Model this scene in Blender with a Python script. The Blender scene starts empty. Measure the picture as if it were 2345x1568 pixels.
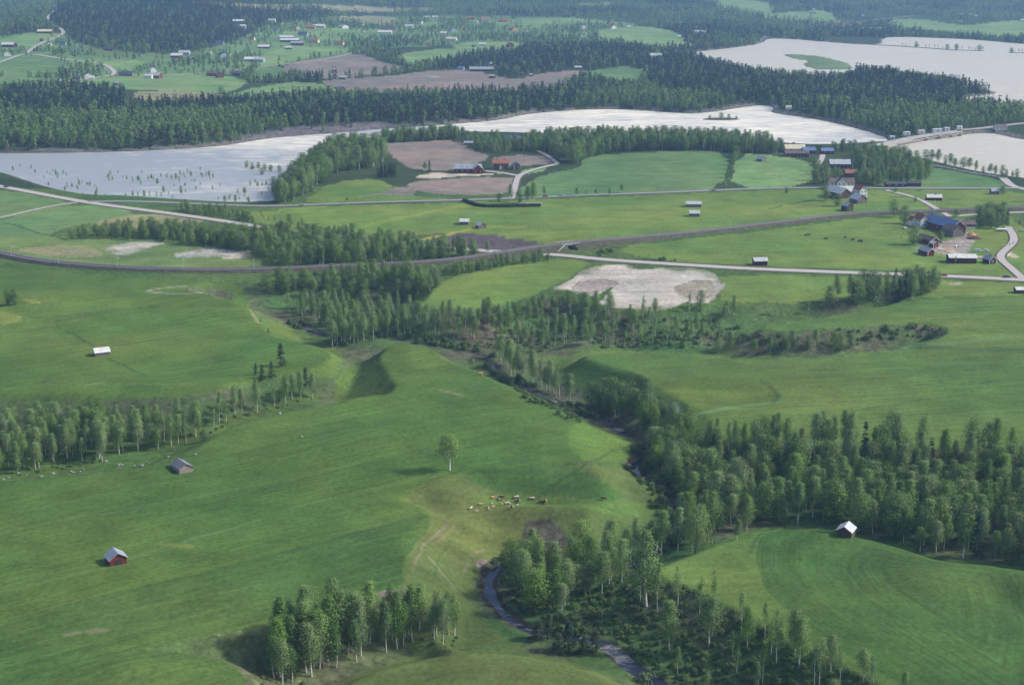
import bpy, bmesh, math, random
import numpy as np
from mathutils import Vector, Matrix

random.seed(7)
RNG = np.random.default_rng(11)
scene = bpy.context.scene

# ------------------------------------------------------------------ camera, sky, sun, exposure
CAM_H = 190.0
FPX = 3257.0                      # focal length in pixels of a 2345 px wide picture (50 mm lens)
PITCH = math.atan(894.0 / FPX)
cam_data = bpy.data.cameras.new('camera')
cam_data.lens = 50.0
cam_data.sensor_width = 36.0
cam_data.clip_start = 1.0
cam_data.clip_end = 90000.0
cam = bpy.data.objects.new('camera', cam_data)
scene.collection.objects.link(cam)
cam.location = (0, 0, CAM_H)
cam.rotation_euler = (math.radians(90) - PITCH, 0, 0)
scene.camera = cam

SUN_EL, SUN_AZ = 38.0, 86.0       # degrees; azimuth clockwise from +Y (the view direction)
world = bpy.data.worlds.new('World')
scene.world = world
world.use_nodes = True
wn = world.node_tree
for n in list(wn.nodes):
    wn.nodes.remove(n)
sky = wn.nodes.new('ShaderNodeTexSky')
sky.sky_type = 'NISHITA'
sky.sun_disc = False
sky.sun_elevation = math.radians(SUN_EL)
sky.sun_rotation = math.radians(SUN_AZ)
sky.air_density = 1.0
sky.dust_density = 3.0
sky.ozone_density = 1.6
bg = wn.nodes.new('ShaderNodeBackground')
bg.inputs['Strength'].default_value = 0.15
wo = wn.nodes.new('ShaderNodeOutputWorld')
wn.links.new(sky.outputs[0], bg.inputs[0])
wn.links.new(bg.outputs[0], wo.inputs[0])

sun_data = bpy.data.lights.new('sun', 'SUN')
sun_data.energy = 3.3
sun_data.angle = math.radians(2.5)
sun_data.color = (1.0, 0.95, 0.88)
sun = bpy.data.objects.new('sun', sun_data)
scene.collection.objects.link(sun)
_el, _az = math.radians(SUN_EL), math.radians(SUN_AZ)
_dir = Vector((math.sin(_az) * math.cos(_el), math.cos(_az) * math.cos(_el), math.sin(_el)))
sun.rotation_euler = _dir.to_track_quat('Z', 'Y').to_euler()

scene.view_settings.view_transform = 'Standard'
scene.view_settings.look = 'None'
scene.view_settings.exposure = 0.3
scene.view_settings.gamma = 1.0
scene.view_settings.use_curve_mapping = False
scene.cycles.max_bounces = 5
scene.cycles.diffuse_bounces = 2
scene.cycles.glossy_bounces = 2
scene.cycles.transmission_bounces = 2
scene.cycles.transparent_max_bounces = 4
scene.cycles.volume_bounces = 0

# ------------------------------------------------------------------ survey points -> ground
CT, ST = math.cos(PITCH), math.sin(PITCH)

def ray(u, v):
    xp = (np.asarray(u, float) - 1172.5) / FPX
    yp = (np.asarray(v, float) - 784.0) / FPX
    return xp, CT - yp * ST, -(ST + yp * CT)

def on_plane(u, v, z=0.0, zx=0.0):
    """point of the sight line through (u, v) on the plane height = z + zx * x"""
    dx, dy, dz = ray(u, v)
    t = (z - CAM_H) / (dz - zx * dx)
    return dx * t, dy * t

def dens(pts, step=14.0, closed=True):
    P = [np.array(p, float) for p in pts]
    out = []
    n = len(P)
    for i in range(n if closed else n - 1):
        a, b = P[i], P[(i + 1) % n]
        k = max(1, int(np.hypot(*(b - a)[:2]) / step))
        for j in range(k):
            out.append(a + (b - a) * j / k)
    if not closed:
        out.append(P[-1])
    return np.array(out)

def smooth_line(pts, it=2, closed=False):
    P = np.array(pts, float)
    for _ in range(it):
        if closed:
            Q = np.roll(P, -1, 0)
            P = np.stack([P * .75 + Q * .25, P * .25 + Q * .75], 1).reshape(-1, P.shape[1])
        else:
            A, B = P[:-1], P[1:]
            M = np.stack([A * .75 + B * .25, A * .25 + B * .75], 1).reshape(-1, P.shape[1])
            P = np.vstack([P[:1], M, P[-1:]])
    return P

def plane_poly(pts, z=0.0, zx=0.0, smooth=1):
    P = smooth_line(pts, smooth, True) if smooth else np.array(pts, float)
    x, y = on_plane(P[:, 0], P[:, 1], z, zx)
    return np.stack([x, y], 1)

def inside(poly, x, y):
    x = np.asarray(x); y = np.asarray(y)
    res = np.zeros(x.shape, bool)
    bx0, by0 = poly.min(0); bx1, by1 = poly.max(0)
    m = (x >= bx0) & (x <= bx1) & (y >= by0) & (y <= by1)
    if not m.any():
        return res
    xx, yy = x[m], y[m]
    r = np.zeros(xx.shape, bool)
    n = len(poly)
    for i in range(n):
        x0, y0 = poly[i]; x1, y1 = poly[(i + 1) % n]
        if y0 == y1:
            continue
        c = ((y0 > yy) != (y1 > yy)) & (xx < (x1 - x0) * (yy - y0) / (y1 - y0) + x0)
        r ^= c
    res[m] = r
    return res

def seg_dist(line, x, y, closed=True, reach=1e9):
    """distance to a polyline, with the height channel of the nearest point if it has one"""
    x = np.asarray(x, float); y = np.asarray(y, float)
    d = np.full(x.shape, 1e9)
    bx0, by0 = line[:, :2].min(0) - reach; bx1, by1 = line[:, :2].max(0) + reach
    m = (x >= bx0) & (x <= bx1) & (y >= by0) & (y <= by1)
    xx, yy = x[m], y[m]
    dd = np.full(xx.shape, 1e9)
    n = len(line)
    for i in range(n if closed else n - 1):
        ax, ay = line[i][:2]; bx, by = line[(i + 1) % n][:2]
        vx, vy = bx - ax, by - ay
        L = vx * vx + vy * vy + 1e-9
        t = np.clip(((xx - ax) * vx + (yy - ay) * vy) / L, 0, 1)
        q = (xx - ax - t * vx) ** 2 + (yy - ay - t * vy) ** 2
        dd = np.minimum(dd, q)
    d[m] = np.sqrt(dd)
    return d

def sst(t):
    t = np.clip(t, 0, 1)
    return t * t * (3 - 2 * t)

_H = RNG.random((256, 256))
def vnoise(x, y, s, seed=0):
    x = np.asarray(x) / s + seed * 17.31; y = np.asarray(y) / s + seed * 9.73
    xi = np.floor(x).astype(int); yi = np.floor(y).astype(int)
    fx = x - xi; fy = y - yi
    fx = fx * fx * (3 - 2 * fx); fy = fy * fy * (3 - 2 * fy)
    a = _H[xi & 255, yi & 255]; b = _H[(xi + 1) & 255, yi & 255]
    c = _H[xi & 255, (yi + 1) & 255]; d = _H[(xi + 1) & 255, (yi + 1) & 255]
    return (a * (1 - fx) + b * fx) * (1 - fy) + (c * (1 - fx) + d * fx) * fy

def fnoise(x, y, s, seed=0, oct=3):
    r = 0; a = 1; t = 0
    for k in range(oct):
        r = r + a * vnoise(x, y, s / 2 ** k, seed + k); t += a; a *= .5
    return r / t

# ------------------------------------------------------------------ relief
VALLEY = [(-260,905),(0,905),(150,905),(300,912),(420,912),(500,900),(545,876),(600,862),(690,850),(745,835),(762,815),
 (740,798),(700,786),(650,775),(612,762),(590,735),(568,700),(520,688),(470,672),(430,662),(470,650),(560,648),
 (660,640),(760,640),(860,640),(960,645),(1000,660),(975,690),(930,694),(1000,706),(1070,712),(1110,704),
 (1170,690),(1250,672),(1320,682),(1380,704),(1490,714),(1570,702),(1640,694),(1700,694),(1800,690),(1870,688),(1960,690),
 (2060,670),(2100,672),(2050,696),(1980,708),(1900,722),(1800,735),(1740,747),(1735,753),(1800,757),(1900,752),(2040,745),(2120,741),(2165,752),(2170,768),
 (2120,784),(2040,798),(1960,812),(1850,819),(1700,819),(1600,812),(1480,803),(1400,802),(1340,808),(1333,816),
 (1400,838),(1475,858),(1490,880),(1520,915),(1560,960),(1600,990),(1690,1005),(2000,1020),(2345,1030),(2600,1035),
 (2600,1330),(2345,1302),(2250,1286),(2150,1280),(2030,1241),(1900,1211),(1760,1206),(1700,1217),(1560,1277),(1488,1312),
 (1600,1350),(1700,1402),(1800,1466),(1950,1532),(2050,1595),(2200,1720),(1750,1760),(1500,1660),(1440,1572),(1350,1527),(1250,1502),
 (1150,1486),(1070,1486),(950,1502),(830,1534),(770,1575),(690,1660),(575,1660),(575,1575),(535,1520),(450,1497),(350,1490),(260,1500),
 (220,1496),(340,1476),(430,1462),(560,1440),(700,1415),(860,1370),(930,1342),(922,1300),(938,1252),(998,1192),(960,1152),(910,1146),
 (960,1115),(1060,1077),(1170,1068),(1300,1058),(1400,1062),(1455,1052),(1475,1030),(1450,1010),(1350,968),(1250,926),(1180,892),(1100,853),(1030,832),(990,806),
 (955,792),(920,788),(884,792),(868,818),(890,850),(905,882),(898,908),(850,909),(760,926),(650,943),(560,963),(505,990),(445,1038),
 (300,1076),(150,1092),(0,1107),(-260,1130)]
HOLLOW = [(905,1150),(980,1112),(1060,1078),(1300,1060),(1400,1064),(1470,1080),(1560,1140),(1540,1180),(1500,1240),(1440,1290),(1300,1270),(1150,1270),
 (1090,1300),(1060,1380),(1120,1480),(1000,1500),(900,1400),(935,1260),(1000,1195),(960,1155)]
STREAM = [(640,728),(690,746),(725,762),(765,775),(850,778),(950,780),(1050,795),(1100,812),(1125,835),(1150,862),(1200,888),(1260,915),
 (1300,936),(1345,945),(1390,962),(1420,985),(1455,1003),(1488,1028),(1478,1050),(1452,1062),(1452,1078),(1478,1100),(1505,1114),
 (1540,1140),(1560,1180),(1545,1220),(1500,1262),(1450,1295),(1400,1303),(1330,1300),(1265,1290),(1205,1283),(1150,1290),(1122,1312),
 (1115,1345),(1137,1388),(1182,1430),(1235,1450),(1300,1458),(1370,1468),(1412,1492),(1438,1522),(1480,1548),(1530,1582),(1600,1645),(1700,1720)]
# height of the valley floor below the fields
D_VAL = 12.0
STREAM_Z = -12.5

RIVER_A, RIVER_B = -6.6, 0.0036                 # river level = A + B * x
RIVER = [(-400,362),(0,352),(20,351),(200,350),(350,345),(500,336),(586,322),(640,314),(760,306),(870,296),(960,290),(1010,287),(1080,281),
 (1150,275),(1200,262),(1300,253),(1380,250),(1460,252),(1547,259),(1590,261),(1647,255),(1700,246),(1750,240),(1775,247),(1759,258),(1819,266),(1884,276),(1949,291),
 (2009,308),(2038,322),(2012,329),(1979,330),(1910,336),(1834,336),(1700,322),(1640,314),(1400,314),(1200,312),(1060,308),(950,316),(880,316),(800,330),
 (745,348),(705,372),(664,398),(652,436),(620,466),(590,473),(500,469),(300,456),(245,456),(200,449),(120,432),(60,412),(20,398),(-60,392),(-400,400)]
POND_Z = -3.0
POND = [(2016,341),(2040,331),(2110,322),(2180,312),(2245,304),(2285,307),(2345,322),(2700,340),(2700,450),(2345,411),(2250,397),(2150,372),(2060,354)]
LAKE_Z = -3.0
LAKE = [(1556,123),(1620,117),(1700,108),(1742,101),(1752,88),(1765,86),(1850,93),(1940,101),(2024,104),(2024,87),(2070,85),(2160,88),(2240,92),(2345,102),
 (2700,120),(2700,262),(2345,248),(2262,240),(2190,231),(2215,222),(2280,217),(2287,210),(2240,205),(2150,190),(2060,180),(2000,172),(1950,168),
 (1940,183),(1890,186),(1780,180),(1700,167),(1620,142)]
ISLAND = [(1783,125),(1834,125),(1884,129),(1921,138),(1952,146),(1960,160),(1884,161),(1859,159),(1836,151),(1834,145),(1851,141),(1819,137),(1796,129)]

valley_w = plane_poly(VALLEY, 0, 0, 1)
hollow_w = plane_poly(HOLLOW, -2, 0, 1)
river_w = plane_poly(RIVER, RIVER_A, RIVER_B, 1)
pond_w = plane_poly(POND, POND_Z, 0, 1)
lake_w = plane_poly(LAKE, LAKE_Z, 0, 1)
island_w = plane_poly(ISLAND, LAKE_Z, 0, 1)
_s = smooth_line(STREAM, 2)
sx_, sy_ = on_plane(_s[:, 0], _s[:, 1], STREAM_Z)
stream_w = np.stack([sx_, sy_], 1)
GLINT = [(712,754),(1398,968),(1418,982),(1450,1068),(1488,1106),(1117,1330),(1117,1345),(1192,1434),(1405,1488),(1440,1520),(1470,1540),(1500,1560)]
_g = np.array(GLINT, float); glx, gly = on_plane(_g[:, 0], _g[:, 1], STREAM_Z)
def half_width(x, y):
    x = np.asarray(x, float); y = np.asarray(y, float); w = np.full(x.shape, .15)
    for a, b, q in zip(glx, gly, [.7]*3 + [.9]*2 + [.6]*3 + [1.3]*4): w = np.maximum(w, .15 + q * np.exp(-((x - a) ** 2 + (y - b) ** 2) / 9.0 ** 2))
    return w

# rises and dips: centre, half sizes in survey pixels, height in metres, turn
BUMPS = [(250,882,330,20,2.6),(100,960,300,25,0.0),(470,720,120,18,2.4),(330,700,200,9,-2.2),(640,840,90,14,-1.5),
 (560,700,70,16,1.0),(940,815,60,25,1.5),(880,1000,300,50,1.2),(620,1080,300,30,-1.0),
 (1300,1145,210,16,4.6),(1220,1103,150,15,-4.8),(1235,1225,80,34,-5.5),(1690,905,90,26,-2.6),
 (1640,870,160,14,1.2),(1760,950,150,14,1.8),(2100,870,260,22,0.9),(1900,1285,120,22,-3.0),(2300,1350,70,40,-3.2),(2120,1330,80,50,1.6),
 (2020,1440,140,60,1.0),(1850,1380,90,60,1.2),(2150,820,200,9,-1.6),(2000,790,240,8,1.2),(300,1540,190,30,2.2),
 (1150,1545,170,30,2.5),(300,1330,260,40,0.8),(700,1250,260,35,1.0),(500,1400,300,40,-0.9),(840,1165,120,14,1.2),
 (60,700,120,16,1.6),(120,760,160,22,-1.2),(1330,750,85,22,6.0),(1560,748,90,18,5.0),(1170,745,60,16,3.0),(850,740,80,20,2.5),
 (940,460,200,20,3.5),(830,430,90,22,3.0),(1000,500,240,12,2.0),(880,520,160,12,-2.0),(1180,552,150,9,-5.0),(1480,520,240,16,1.5),
 (330,60,360,60,60.0),(620,45,200,40,40.0),(1600,150,110,32,14.0),(2090,185,150,22,10.0),(1300,25,420,22,20.0),(1850,10,420,18,25.0),(150,30,160,30,20.0),
 (760,335,90,30,7.0),(1340,130,220,20,6.0)]
bumps_w = []
for (u, v, ru, rv, a) in BUMPS:
    x0, y0 = on_plane(u, v); xa, _ = on_plane(u + ru, v); _, ya = on_plane(u, v - rv); _, yb = on_plane(u, v + rv)
    bumps_w.append((float(x0), float(y0), float(xa - x0), float((ya - yb) / 2), a))

def height(x, y):
    x = np.asarray(x, float); y = np.asarray(y, float)
    h = (fnoise(x, y, 140, 1, 2) - .5) * 3.0 + (fnoise(x, y, 45, 5, 2) - .5) * .8
    h = h * np.clip((3000 - y) / 1500, .6, 1)
    far = np.clip((y - 2200) / 3000, 0, 1)
    h = h + far * (fnoise(x, y, 900, 3, 2) - .3) * 55
    h = h + np.clip((y - 6000) / 8000, 0, 3) * 60 * fnoise(x, y, 3000, 9, 2)
    for (bx, by, rx, ry, a) in bumps_w:
        if a == 0: continue
        e = ((x - bx) / rx) ** 2 + ((y - by) / ry) ** 2
        h = h + a * np.exp(-e * 1.3)
    near = (y < 1250)
    if near.any():
        xn, yn, hn = x[near], y[near], h[near]
        wx = xn + (fnoise(xn, yn, 30, 21, 2) - .5) * 5; wy = yn + (fnoise(xn, yn, 30, 25, 2) - .5) * 5
        ins = inside(valley_w, wx, wy)
        d = np.where(ins, seg_dist(valley_w, wx, wy), 0)
        c = 1 - np.clip(1 - d / 25.0, 0, 1) ** 1.6
        c = np.where(d < 2, c * (d / 2) ** .5, c)
        rough = (fnoise(xn, yn, 18, 31, 3) - .5) * 2.0 * sst(d / 15)
        ins2 = inside(hollow_w, wx, wy)
        d2 = np.where(ins2, seg_dist(hollow_w, wx, wy), 0)
        # the pasture below the big field lies on a terrace half way down
        lift = 0.50 * D_VAL * sst(d2 / 16.0)
        hn = hn - D_VAL * c + rough
        ds = seg_dist(stream_w, xn, yn, False, 60)
        hn = np.where(ins2, hn + lift * sst((ds - 8) / 22), hn)
        hw_ = half_width(xn, yn); bank = STREAM_Z - 1.0 + np.clip((ds - hw_) / 1.4, 0, 1) * 2.0 + np.clip(ds - hw_ - 1.4, 0, None) * .45
        hn = np.minimum(hn, np.where(ds < 59, bank, 1e9))
        # nothing on the floor sinks under the water level of the stream
        hn = np.maximum(hn, STREAM_Z + .35 - 1.4 * (ds < hw_ + .9))
        h[near] = hn
    for (pw, a, b, slope, only) in ((pond_w, POND_Z, 0, .3, (1100, 2200)), (lake_w, LAKE_Z, 0, .12, (1700, 4300)), (river_w, RIVER_A, RIVER_B, .32, (1000, 2200))):
        m = (y > only[0]) & (y < only[1])
        if not m.any(): continue
        xm, ym, hm = x[m], y[m], h[m]
        ins = inside(pw, xm, ym)
        d = seg_dist(pw, xm, ym, True, 150)
        lv = a + b * xm
        up = lv + .3 + d * slope + (d > 120) * 50
        hm = np.where(ins, lv - 1.5 - np.clip(d * .1, 0, 3), np.minimum(hm, np.maximum(up, lv + .3)))
        hm = np.where(~ins & (hm < lv + .3) & (d < 150), lv + .3, hm)
        if pw is lake_w:
            i2 = inside(island_w, xm, ym)
            hm = np.where(i2, lv + .5 + np.minimum(seg_dist(island_w, xm, ym, True, 100) * .05, 1), hm)
        h[m] = hm
    return h

class Raster:
    def __init__(s, x0, x1, y0, y1, st):
        s.x0, s.y0, s.st = x0, y0, st
        s.nx = int((x1 - x0) / st) + 1; s.ny = int((y1 - y0) / st) + 1
        X, Y = np.meshgrid(x0 + np.arange(s.nx) * st, y0 + np.arange(s.ny) * st)
        s.h = height(X.ravel(), Y.ravel()).reshape(s.ny, s.nx)
        k = s.h
        s.h = (k + .5 * (np.roll(k, 1, 0) + np.roll(k, -1, 0) + np.roll(k, 1, 1) + np.roll(k, -1, 1))) / 3
        s.h[0], s.h[-1], s.h[:, 0], s.h[:, -1] = k[0], k[-1], k[:, 0], k[:, -1]
    def has(s, x, y):
        return (x > s.x0) & (x < s.x0 + (s.nx - 2) * s.st) & (y > s.y0) & (y < s.y0 + (s.ny - 2) * s.st)
    def get(s, x, y):
        fx = np.clip((x - s.x0) / s.st, 0, s.nx - 1.001); fy = np.clip((y - s.y0) / s.st, 0, s.ny - 1.001)
        ix = fx.astype(int); iy = fy.astype(int); fx = fx - ix; fy = fy - iy
        h = s.h
        return (h[iy, ix] * (1 - fx) + h[iy, ix + 1] * fx) * (1 - fy) + (h[iy + 1, ix] * (1 - fx) + h[iy + 1, ix + 1] * fx) * fy

R_NEAR = Raster(-480, 480, 150, 1150, 1.6)
R_MID = Raster(-1300, 1300, 900, 3100, 5.0)
R_FAR = Raster(-9000, 9000, 100, 40000, 50.0)

def H(x, y):
    x = np.atleast_1d(np.asarray(x, float)); y = np.atleast_1d(np.asarray(y, float))
    h = R_FAR.get(x, y)
    m = R_MID.has(x, y); h[m] = R_MID.get(x[m], y[m])
    m = R_NEAR.has(x, y)
    if m.any():
        w = np.clip((1140 - y[m]) / 60, 0, 1)
        h[m] = R_NEAR.get(x[m], y[m]) * w + h[m] * (1 - w)
    return h

_T = np.geomspace(250, 14000, 700)
def hit(u, v):
    """first point of the ground on the sight lines"""
    u = np.atleast_1d(np.asarray(u, float)); v = np.atleast_1d(np.asarray(v, float))
    dx, dy, dz = ray(u, v)
    X = dx[:, None] * _T; Y = dy[:, None] * _T; Z = CAM_H + dz[:, None] * _T
    g = Z - H(X.ravel(), Y.ravel()).reshape(Z.shape)
    below = g < 0
    idx = np.where(below.any(1), below.argmax(1), len(_T) - 1)
    idx = np.clip(idx, 1, None)
    r = np.arange(len(u))
    g0 = g[r, idx - 1]; g1 = g[r, idx]
    f = np.clip(g0 / (g0 - g1 + 1e-9), 0, 1)
    t = _T[idx - 1] + (_T[idx] - _T[idx - 1]) * f
    x, y = dx * t, dy * t
    return x, y, H(x, y)

def hit_poly(pts, smooth=1, step=16):
    P = smooth_line(pts, smooth, True) if smooth else np.array(pts, float)
    P = dens(P, step)
    x, y, z = hit(P[:, 0], P[:, 1])
    return np.stack([x, y], 1)

def hit_line(pts, smooth=2, step=10):
    P = smooth_line(pts, smooth) if smooth else np.array(pts, float)
    P = dens(P, step, False)
    x, y, z = hit(P[:, 0], P[:, 1])
    return np.stack([x, y, z], 1)

# ------------------------------------------------------------------ materials
MATS = {}
def nodes_of(m):
    return m.node_tree.nodes, m.node_tree.links

def new_mat(name, rough=.9, spec=.2):
    m = bpy.data.materials.new(name); m.use_nodes = True
    n, l = nodes_of(m)
    b = n['Principled BSDF']
    b.inputs['Roughness'].default_value = rough
    b.inputs['Specular IOR Level'].default_value = spec
    MATS[name] = m
    return m, n, l, b

def mixn(n, l, a, b, fac, mode='MIX'):
    x = n.new('ShaderNodeMix'); x.data_type = 'RGBA'; x.blend_type = mode
    for sock, val in ((x.inputs[0], fac), (x.inputs[6], a), (x.inputs[7], b)):
        if hasattr(val, 'is_linked') or hasattr(val, 'links'):
            l.new(val, sock)
        else:
            sock.default_value = val if not isinstance(val, tuple) else (*val, 1)[:4]
    return x.outputs[2]

def noise(n, l, vec, scale, detail=3, rough=.55):
    t = n.new('ShaderNodeTexNoise'); t.inputs['Scale'].default_value = scale
    t.inputs['Detail'].default_value = detail; t.inputs['Roughness'].default_value = rough
    if vec is not None: l.new(vec, t.inputs['Vector'])
    return t.outputs[0]

def ramp(n, l, fac, lo, hi, a=0.0, b=1.0):
    r = n.new('ShaderNodeMapRange'); l.new(fac, r.inputs[0])
    r.inputs[1].default_value = lo; r.inputs[2].default_value = hi
    r.inputs[3].default_value = a; r.inputs[4].default_value = b
    return r.outputs[0]

def simple(name, col, rough=.85, var=.15, scale=.6, spec=.2, metal=0.0, dark=.5):
    """plain surface with grain and wear"""
    m, n, l, b = new_mat(name, rough, spec)
    tc = n.new('ShaderNodeTexCoord')
    f = ramp(n, l, noise(n, l, tc.outputs['Object'], scale, 4), .35, .7)
    c = mixn(n, l, tuple(k * (1 - var) for k in col), tuple(min(1, k * (1 + var)) for k in col), f)
    f2 = ramp(n, l, noise(n, l, tc.outputs['Object'], scale * 4, 3), .55, .75, 0, var)
    c = mixn(n, l, c, tuple(k * dark for k in col), f2)
    l.new(c, b.inputs['Base Color'])
    b.inputs['Metallic'].default_value = metal
    return m

def planked(name, col, width=.18, axis='X', var=.3, rough=.9):
    """vertical boards with dark joints, seen from far"""
    m, n, l, b = new_mat(name, rough, .15)
    tc = n.new('ShaderNodeTexCoord')
    mp = n.new('ShaderNodeMapping'); l.new(tc.outputs['Object'], mp.inputs[0])
    mp.inputs['Scale'].default_value = (1, 1, .08) if axis != 'Z' else (.08, .08, 1)
    f = ramp(n, l, noise(n, l, mp.outputs[0], 1.2 / width * .4, 3, .7), .35, .68)
    c = mixn(n, l, tuple(k * (1 - var) for k in col), tuple(k * (1 + var * .7) for k in col), f)
    f2 = ramp(n, l, noise(n, l, tc.outputs['Object'], .5, 3), .45, .75, 0, .5)
    c = mixn(n, l, c, tuple(.6 * k + .02 for k in col), f2)
    l.new(c, b.inputs['Base Color'])
    return m

simple('tin_grey', (.30, .33, .38), .45, .22, .5, .5)
simple('tin_pale', (.46, .48, .49), .5, .15, .5, .4)
simple('tin_white', (.60, .60, .57), .55, .12, .4, .3)
simple('tin_yellowish', (.62, .58, .40), .6, .15, .4, .3)
simple('tin_blue', (.13, .19, .36), .5, .2, .5, .4)
simple('roof_brown', (.16, .12, .12), .8, .25, .6)
simple('roof_tile_red', (.33, .10, .06), .8, .3, 1.2)
simple('roof_tile_orange', (.34, .145, .095), .8, .3, 1.2)
simple('roof_dark', (.07, .075, .09), .8, .2, .6)
simple('shingle_grey', (.19, .19, .22), .85, .3, 1.0)
planked('wood_red', (.17, .038, .028))
planked('wood_dark_red', (.10, .03, .026))
planked('wood_grey', (.20, .175, .16))
planked('wood_brown', (.10, .07, .055))
simple('logs_grey', (.30, .25, .22), .9, .3, 3.0)
simple('paint_white', (.74, .73, .69), .7, .08, 1.0)
simple('paint_cream', (.62, .55, .36), .7, .1, 1.0)
simple('paint_ochre', (.45, .27, .13), .7, .1, 1.0)
simple('paint_blue', (.30, .38, .50), .7, .1, 1.0)
simple('window_glass', (.03, .035, .045), .15, .1, 1.0, .6)
simple('door_dark', (.05, .04, .038), .8, .2, 2.0)
simple('concrete', (.36, .35, .33), .85, .2, .4)
simple('chimney_brick', (.20, .11, .08), .9, .2, 2.0)
simple('pole_wood', (.30, .27, .24), .9, .2, 2.0)
simple('steel_pale', (.45, .46, .47), .5, .1, 2.0, .4)
simple('rubber', (.02, .02, .02), .8, .1, 3.0)
simple('boulder', (.25, .245, .24), .9, .35, 1.5)
simple('bale_wrap', (.70, .71, .68), .4, .15, 2.0, .5)
simple('manure', (.10, .06, .04), .95, .5, 1.0)
simple('bark_birch', (.62, .60, .55), .8, .25, 2.2, .2, 0, .12)
simple('bark_dark', (.10, .08, .065), .9, .3, 2.0)
simple('cow_tan', (.42, .20, .08), .8, .2, 2.0)
simple('cow_brown', (.13, .06, .035), .8, .2, 2.0)
simple('cow_white', (.50, .43, .36), .8, .15, 2.0)
simple('cow_black', (.03, .028, .028), .8, .2, 2.0)
simple('cloth_dark', (.05, .06, .09), .9, .2, 3.0)
simple('skin', (.45, .28, .2), .7, .1, 3.0)
for _n, _c in (('car_white', (.72, .73, .74)), ('car_red', (.38, .03, .03)), ('car_dark', (.03, .04, .06)), ('car_blue', (.06, .10, .22)), ('car_silver', (.45, .47, .49))):
    simple(_n, _c, .3, .05, 1.0, .6)

# leaves: colour differs from tree to tree and from leaf cluster to leaf cluster
def leaf_mat(name, ca, cb, trans=.25):
    m, n, l, b = new_mat(name, .7, .15)
    oi = n.new('ShaderNodeObjectInfo')
    at = n.new('ShaderNodeAttribute'); at.attribute_name = 'tint'
    f = ramp(n, l, oi.outputs['Random'], 0, 1)
    c = mixn(n, l, ca, cb, f)
    hsv = n.new('ShaderNodeHueSaturation')
    l.new(c, hsv.inputs['Color'])
    l.new(ramp(n, l, at.outputs['Fac'], 0, 1, .55, 1.45), hsv.inputs['Value'])
    ps = n.new('ShaderNodeMath'); ps.operation = 'FRACT'
    pm = n.new('ShaderNodeMath'); pm.operation = 'MULTIPLY'; pm.inputs[1].default_value = 7.77
    l.new(oi.outputs['Random'], pm.inputs[0]); l.new(pm.outputs[0], ps.inputs[0])
    l.new(ramp(n, l, ps.outputs[0], 0, 1, .82, 1.12), hsv.inputs['Saturation'])
    l.new(hsv.outputs[0], b.inputs['Base Color'])
    tr = n.new('ShaderNodeBsdfTranslucent'); l.new(hsv.outputs[0], tr.inputs[0])
    ms = n.new('ShaderNodeMixShader'); ms.inputs[0].default_value = trans
    out = n['Material Output']
    l.new(b.outputs[0], ms.inputs[1]); l.new(tr.outputs[0], ms.inputs[2]); l.new(ms.outputs[0], out.inputs[0])
    return m

leaf_mat('leaf_birch', (.155, .26, .075), (.215, .315, .11), .35)
leaf_mat('leaf_broad', (.105, .195, .055), (.18, .27, .075), .3)
leaf_mat('leaf_aspen', (.155, .26, .055), (.095, .185, .06), .3)
leaf_mat('needle', (.026, .054, .034), (.045, .078, .038), .08)
leaf_mat('needle_pine', (.040, .070, .040), (.055, .085, .04), .1)
leaf_mat('leaf_shrub', (.085, .155, .05), (.13, .205, .065), .25)
leaf_mat('leaf_pale', (.22, .28, .18), (.26, .30, .2), .2)

def tinted(name, col, spread=.5, rough=.8):
    m, n, l, b = new_mat(name, rough, .2)
    tc = n.new('ShaderNodeTexCoord')
    g = n.new('ShaderNodeNewGeometry')
    f = ramp(n, l, noise(n, l, g.outputs['Position'], .35, 5, .7), .3, .7)
    c = mixn(n, l, tuple(k * (1 - spread) for k in col), tuple(k * (1 + spread * .6) for k in col), f)
    l.new(c, b.inputs['Base Color'])
    return m
tinted('gravel_road', (.42, .38, .36), .12, .9)
tinted('asphalt_pale', (.25, .245, .26), .12, .9)
tinted('asphalt_dark', (.17, .17, .19), .15, .85)
tinted('ballast', (.155, .145, .165), .3, .95)
tinted('embankment', (.085, .085, .055), .5, .95)
simple('rail_steel', (.25, .22, .2), .4, .2, 1.0, .5)

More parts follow.
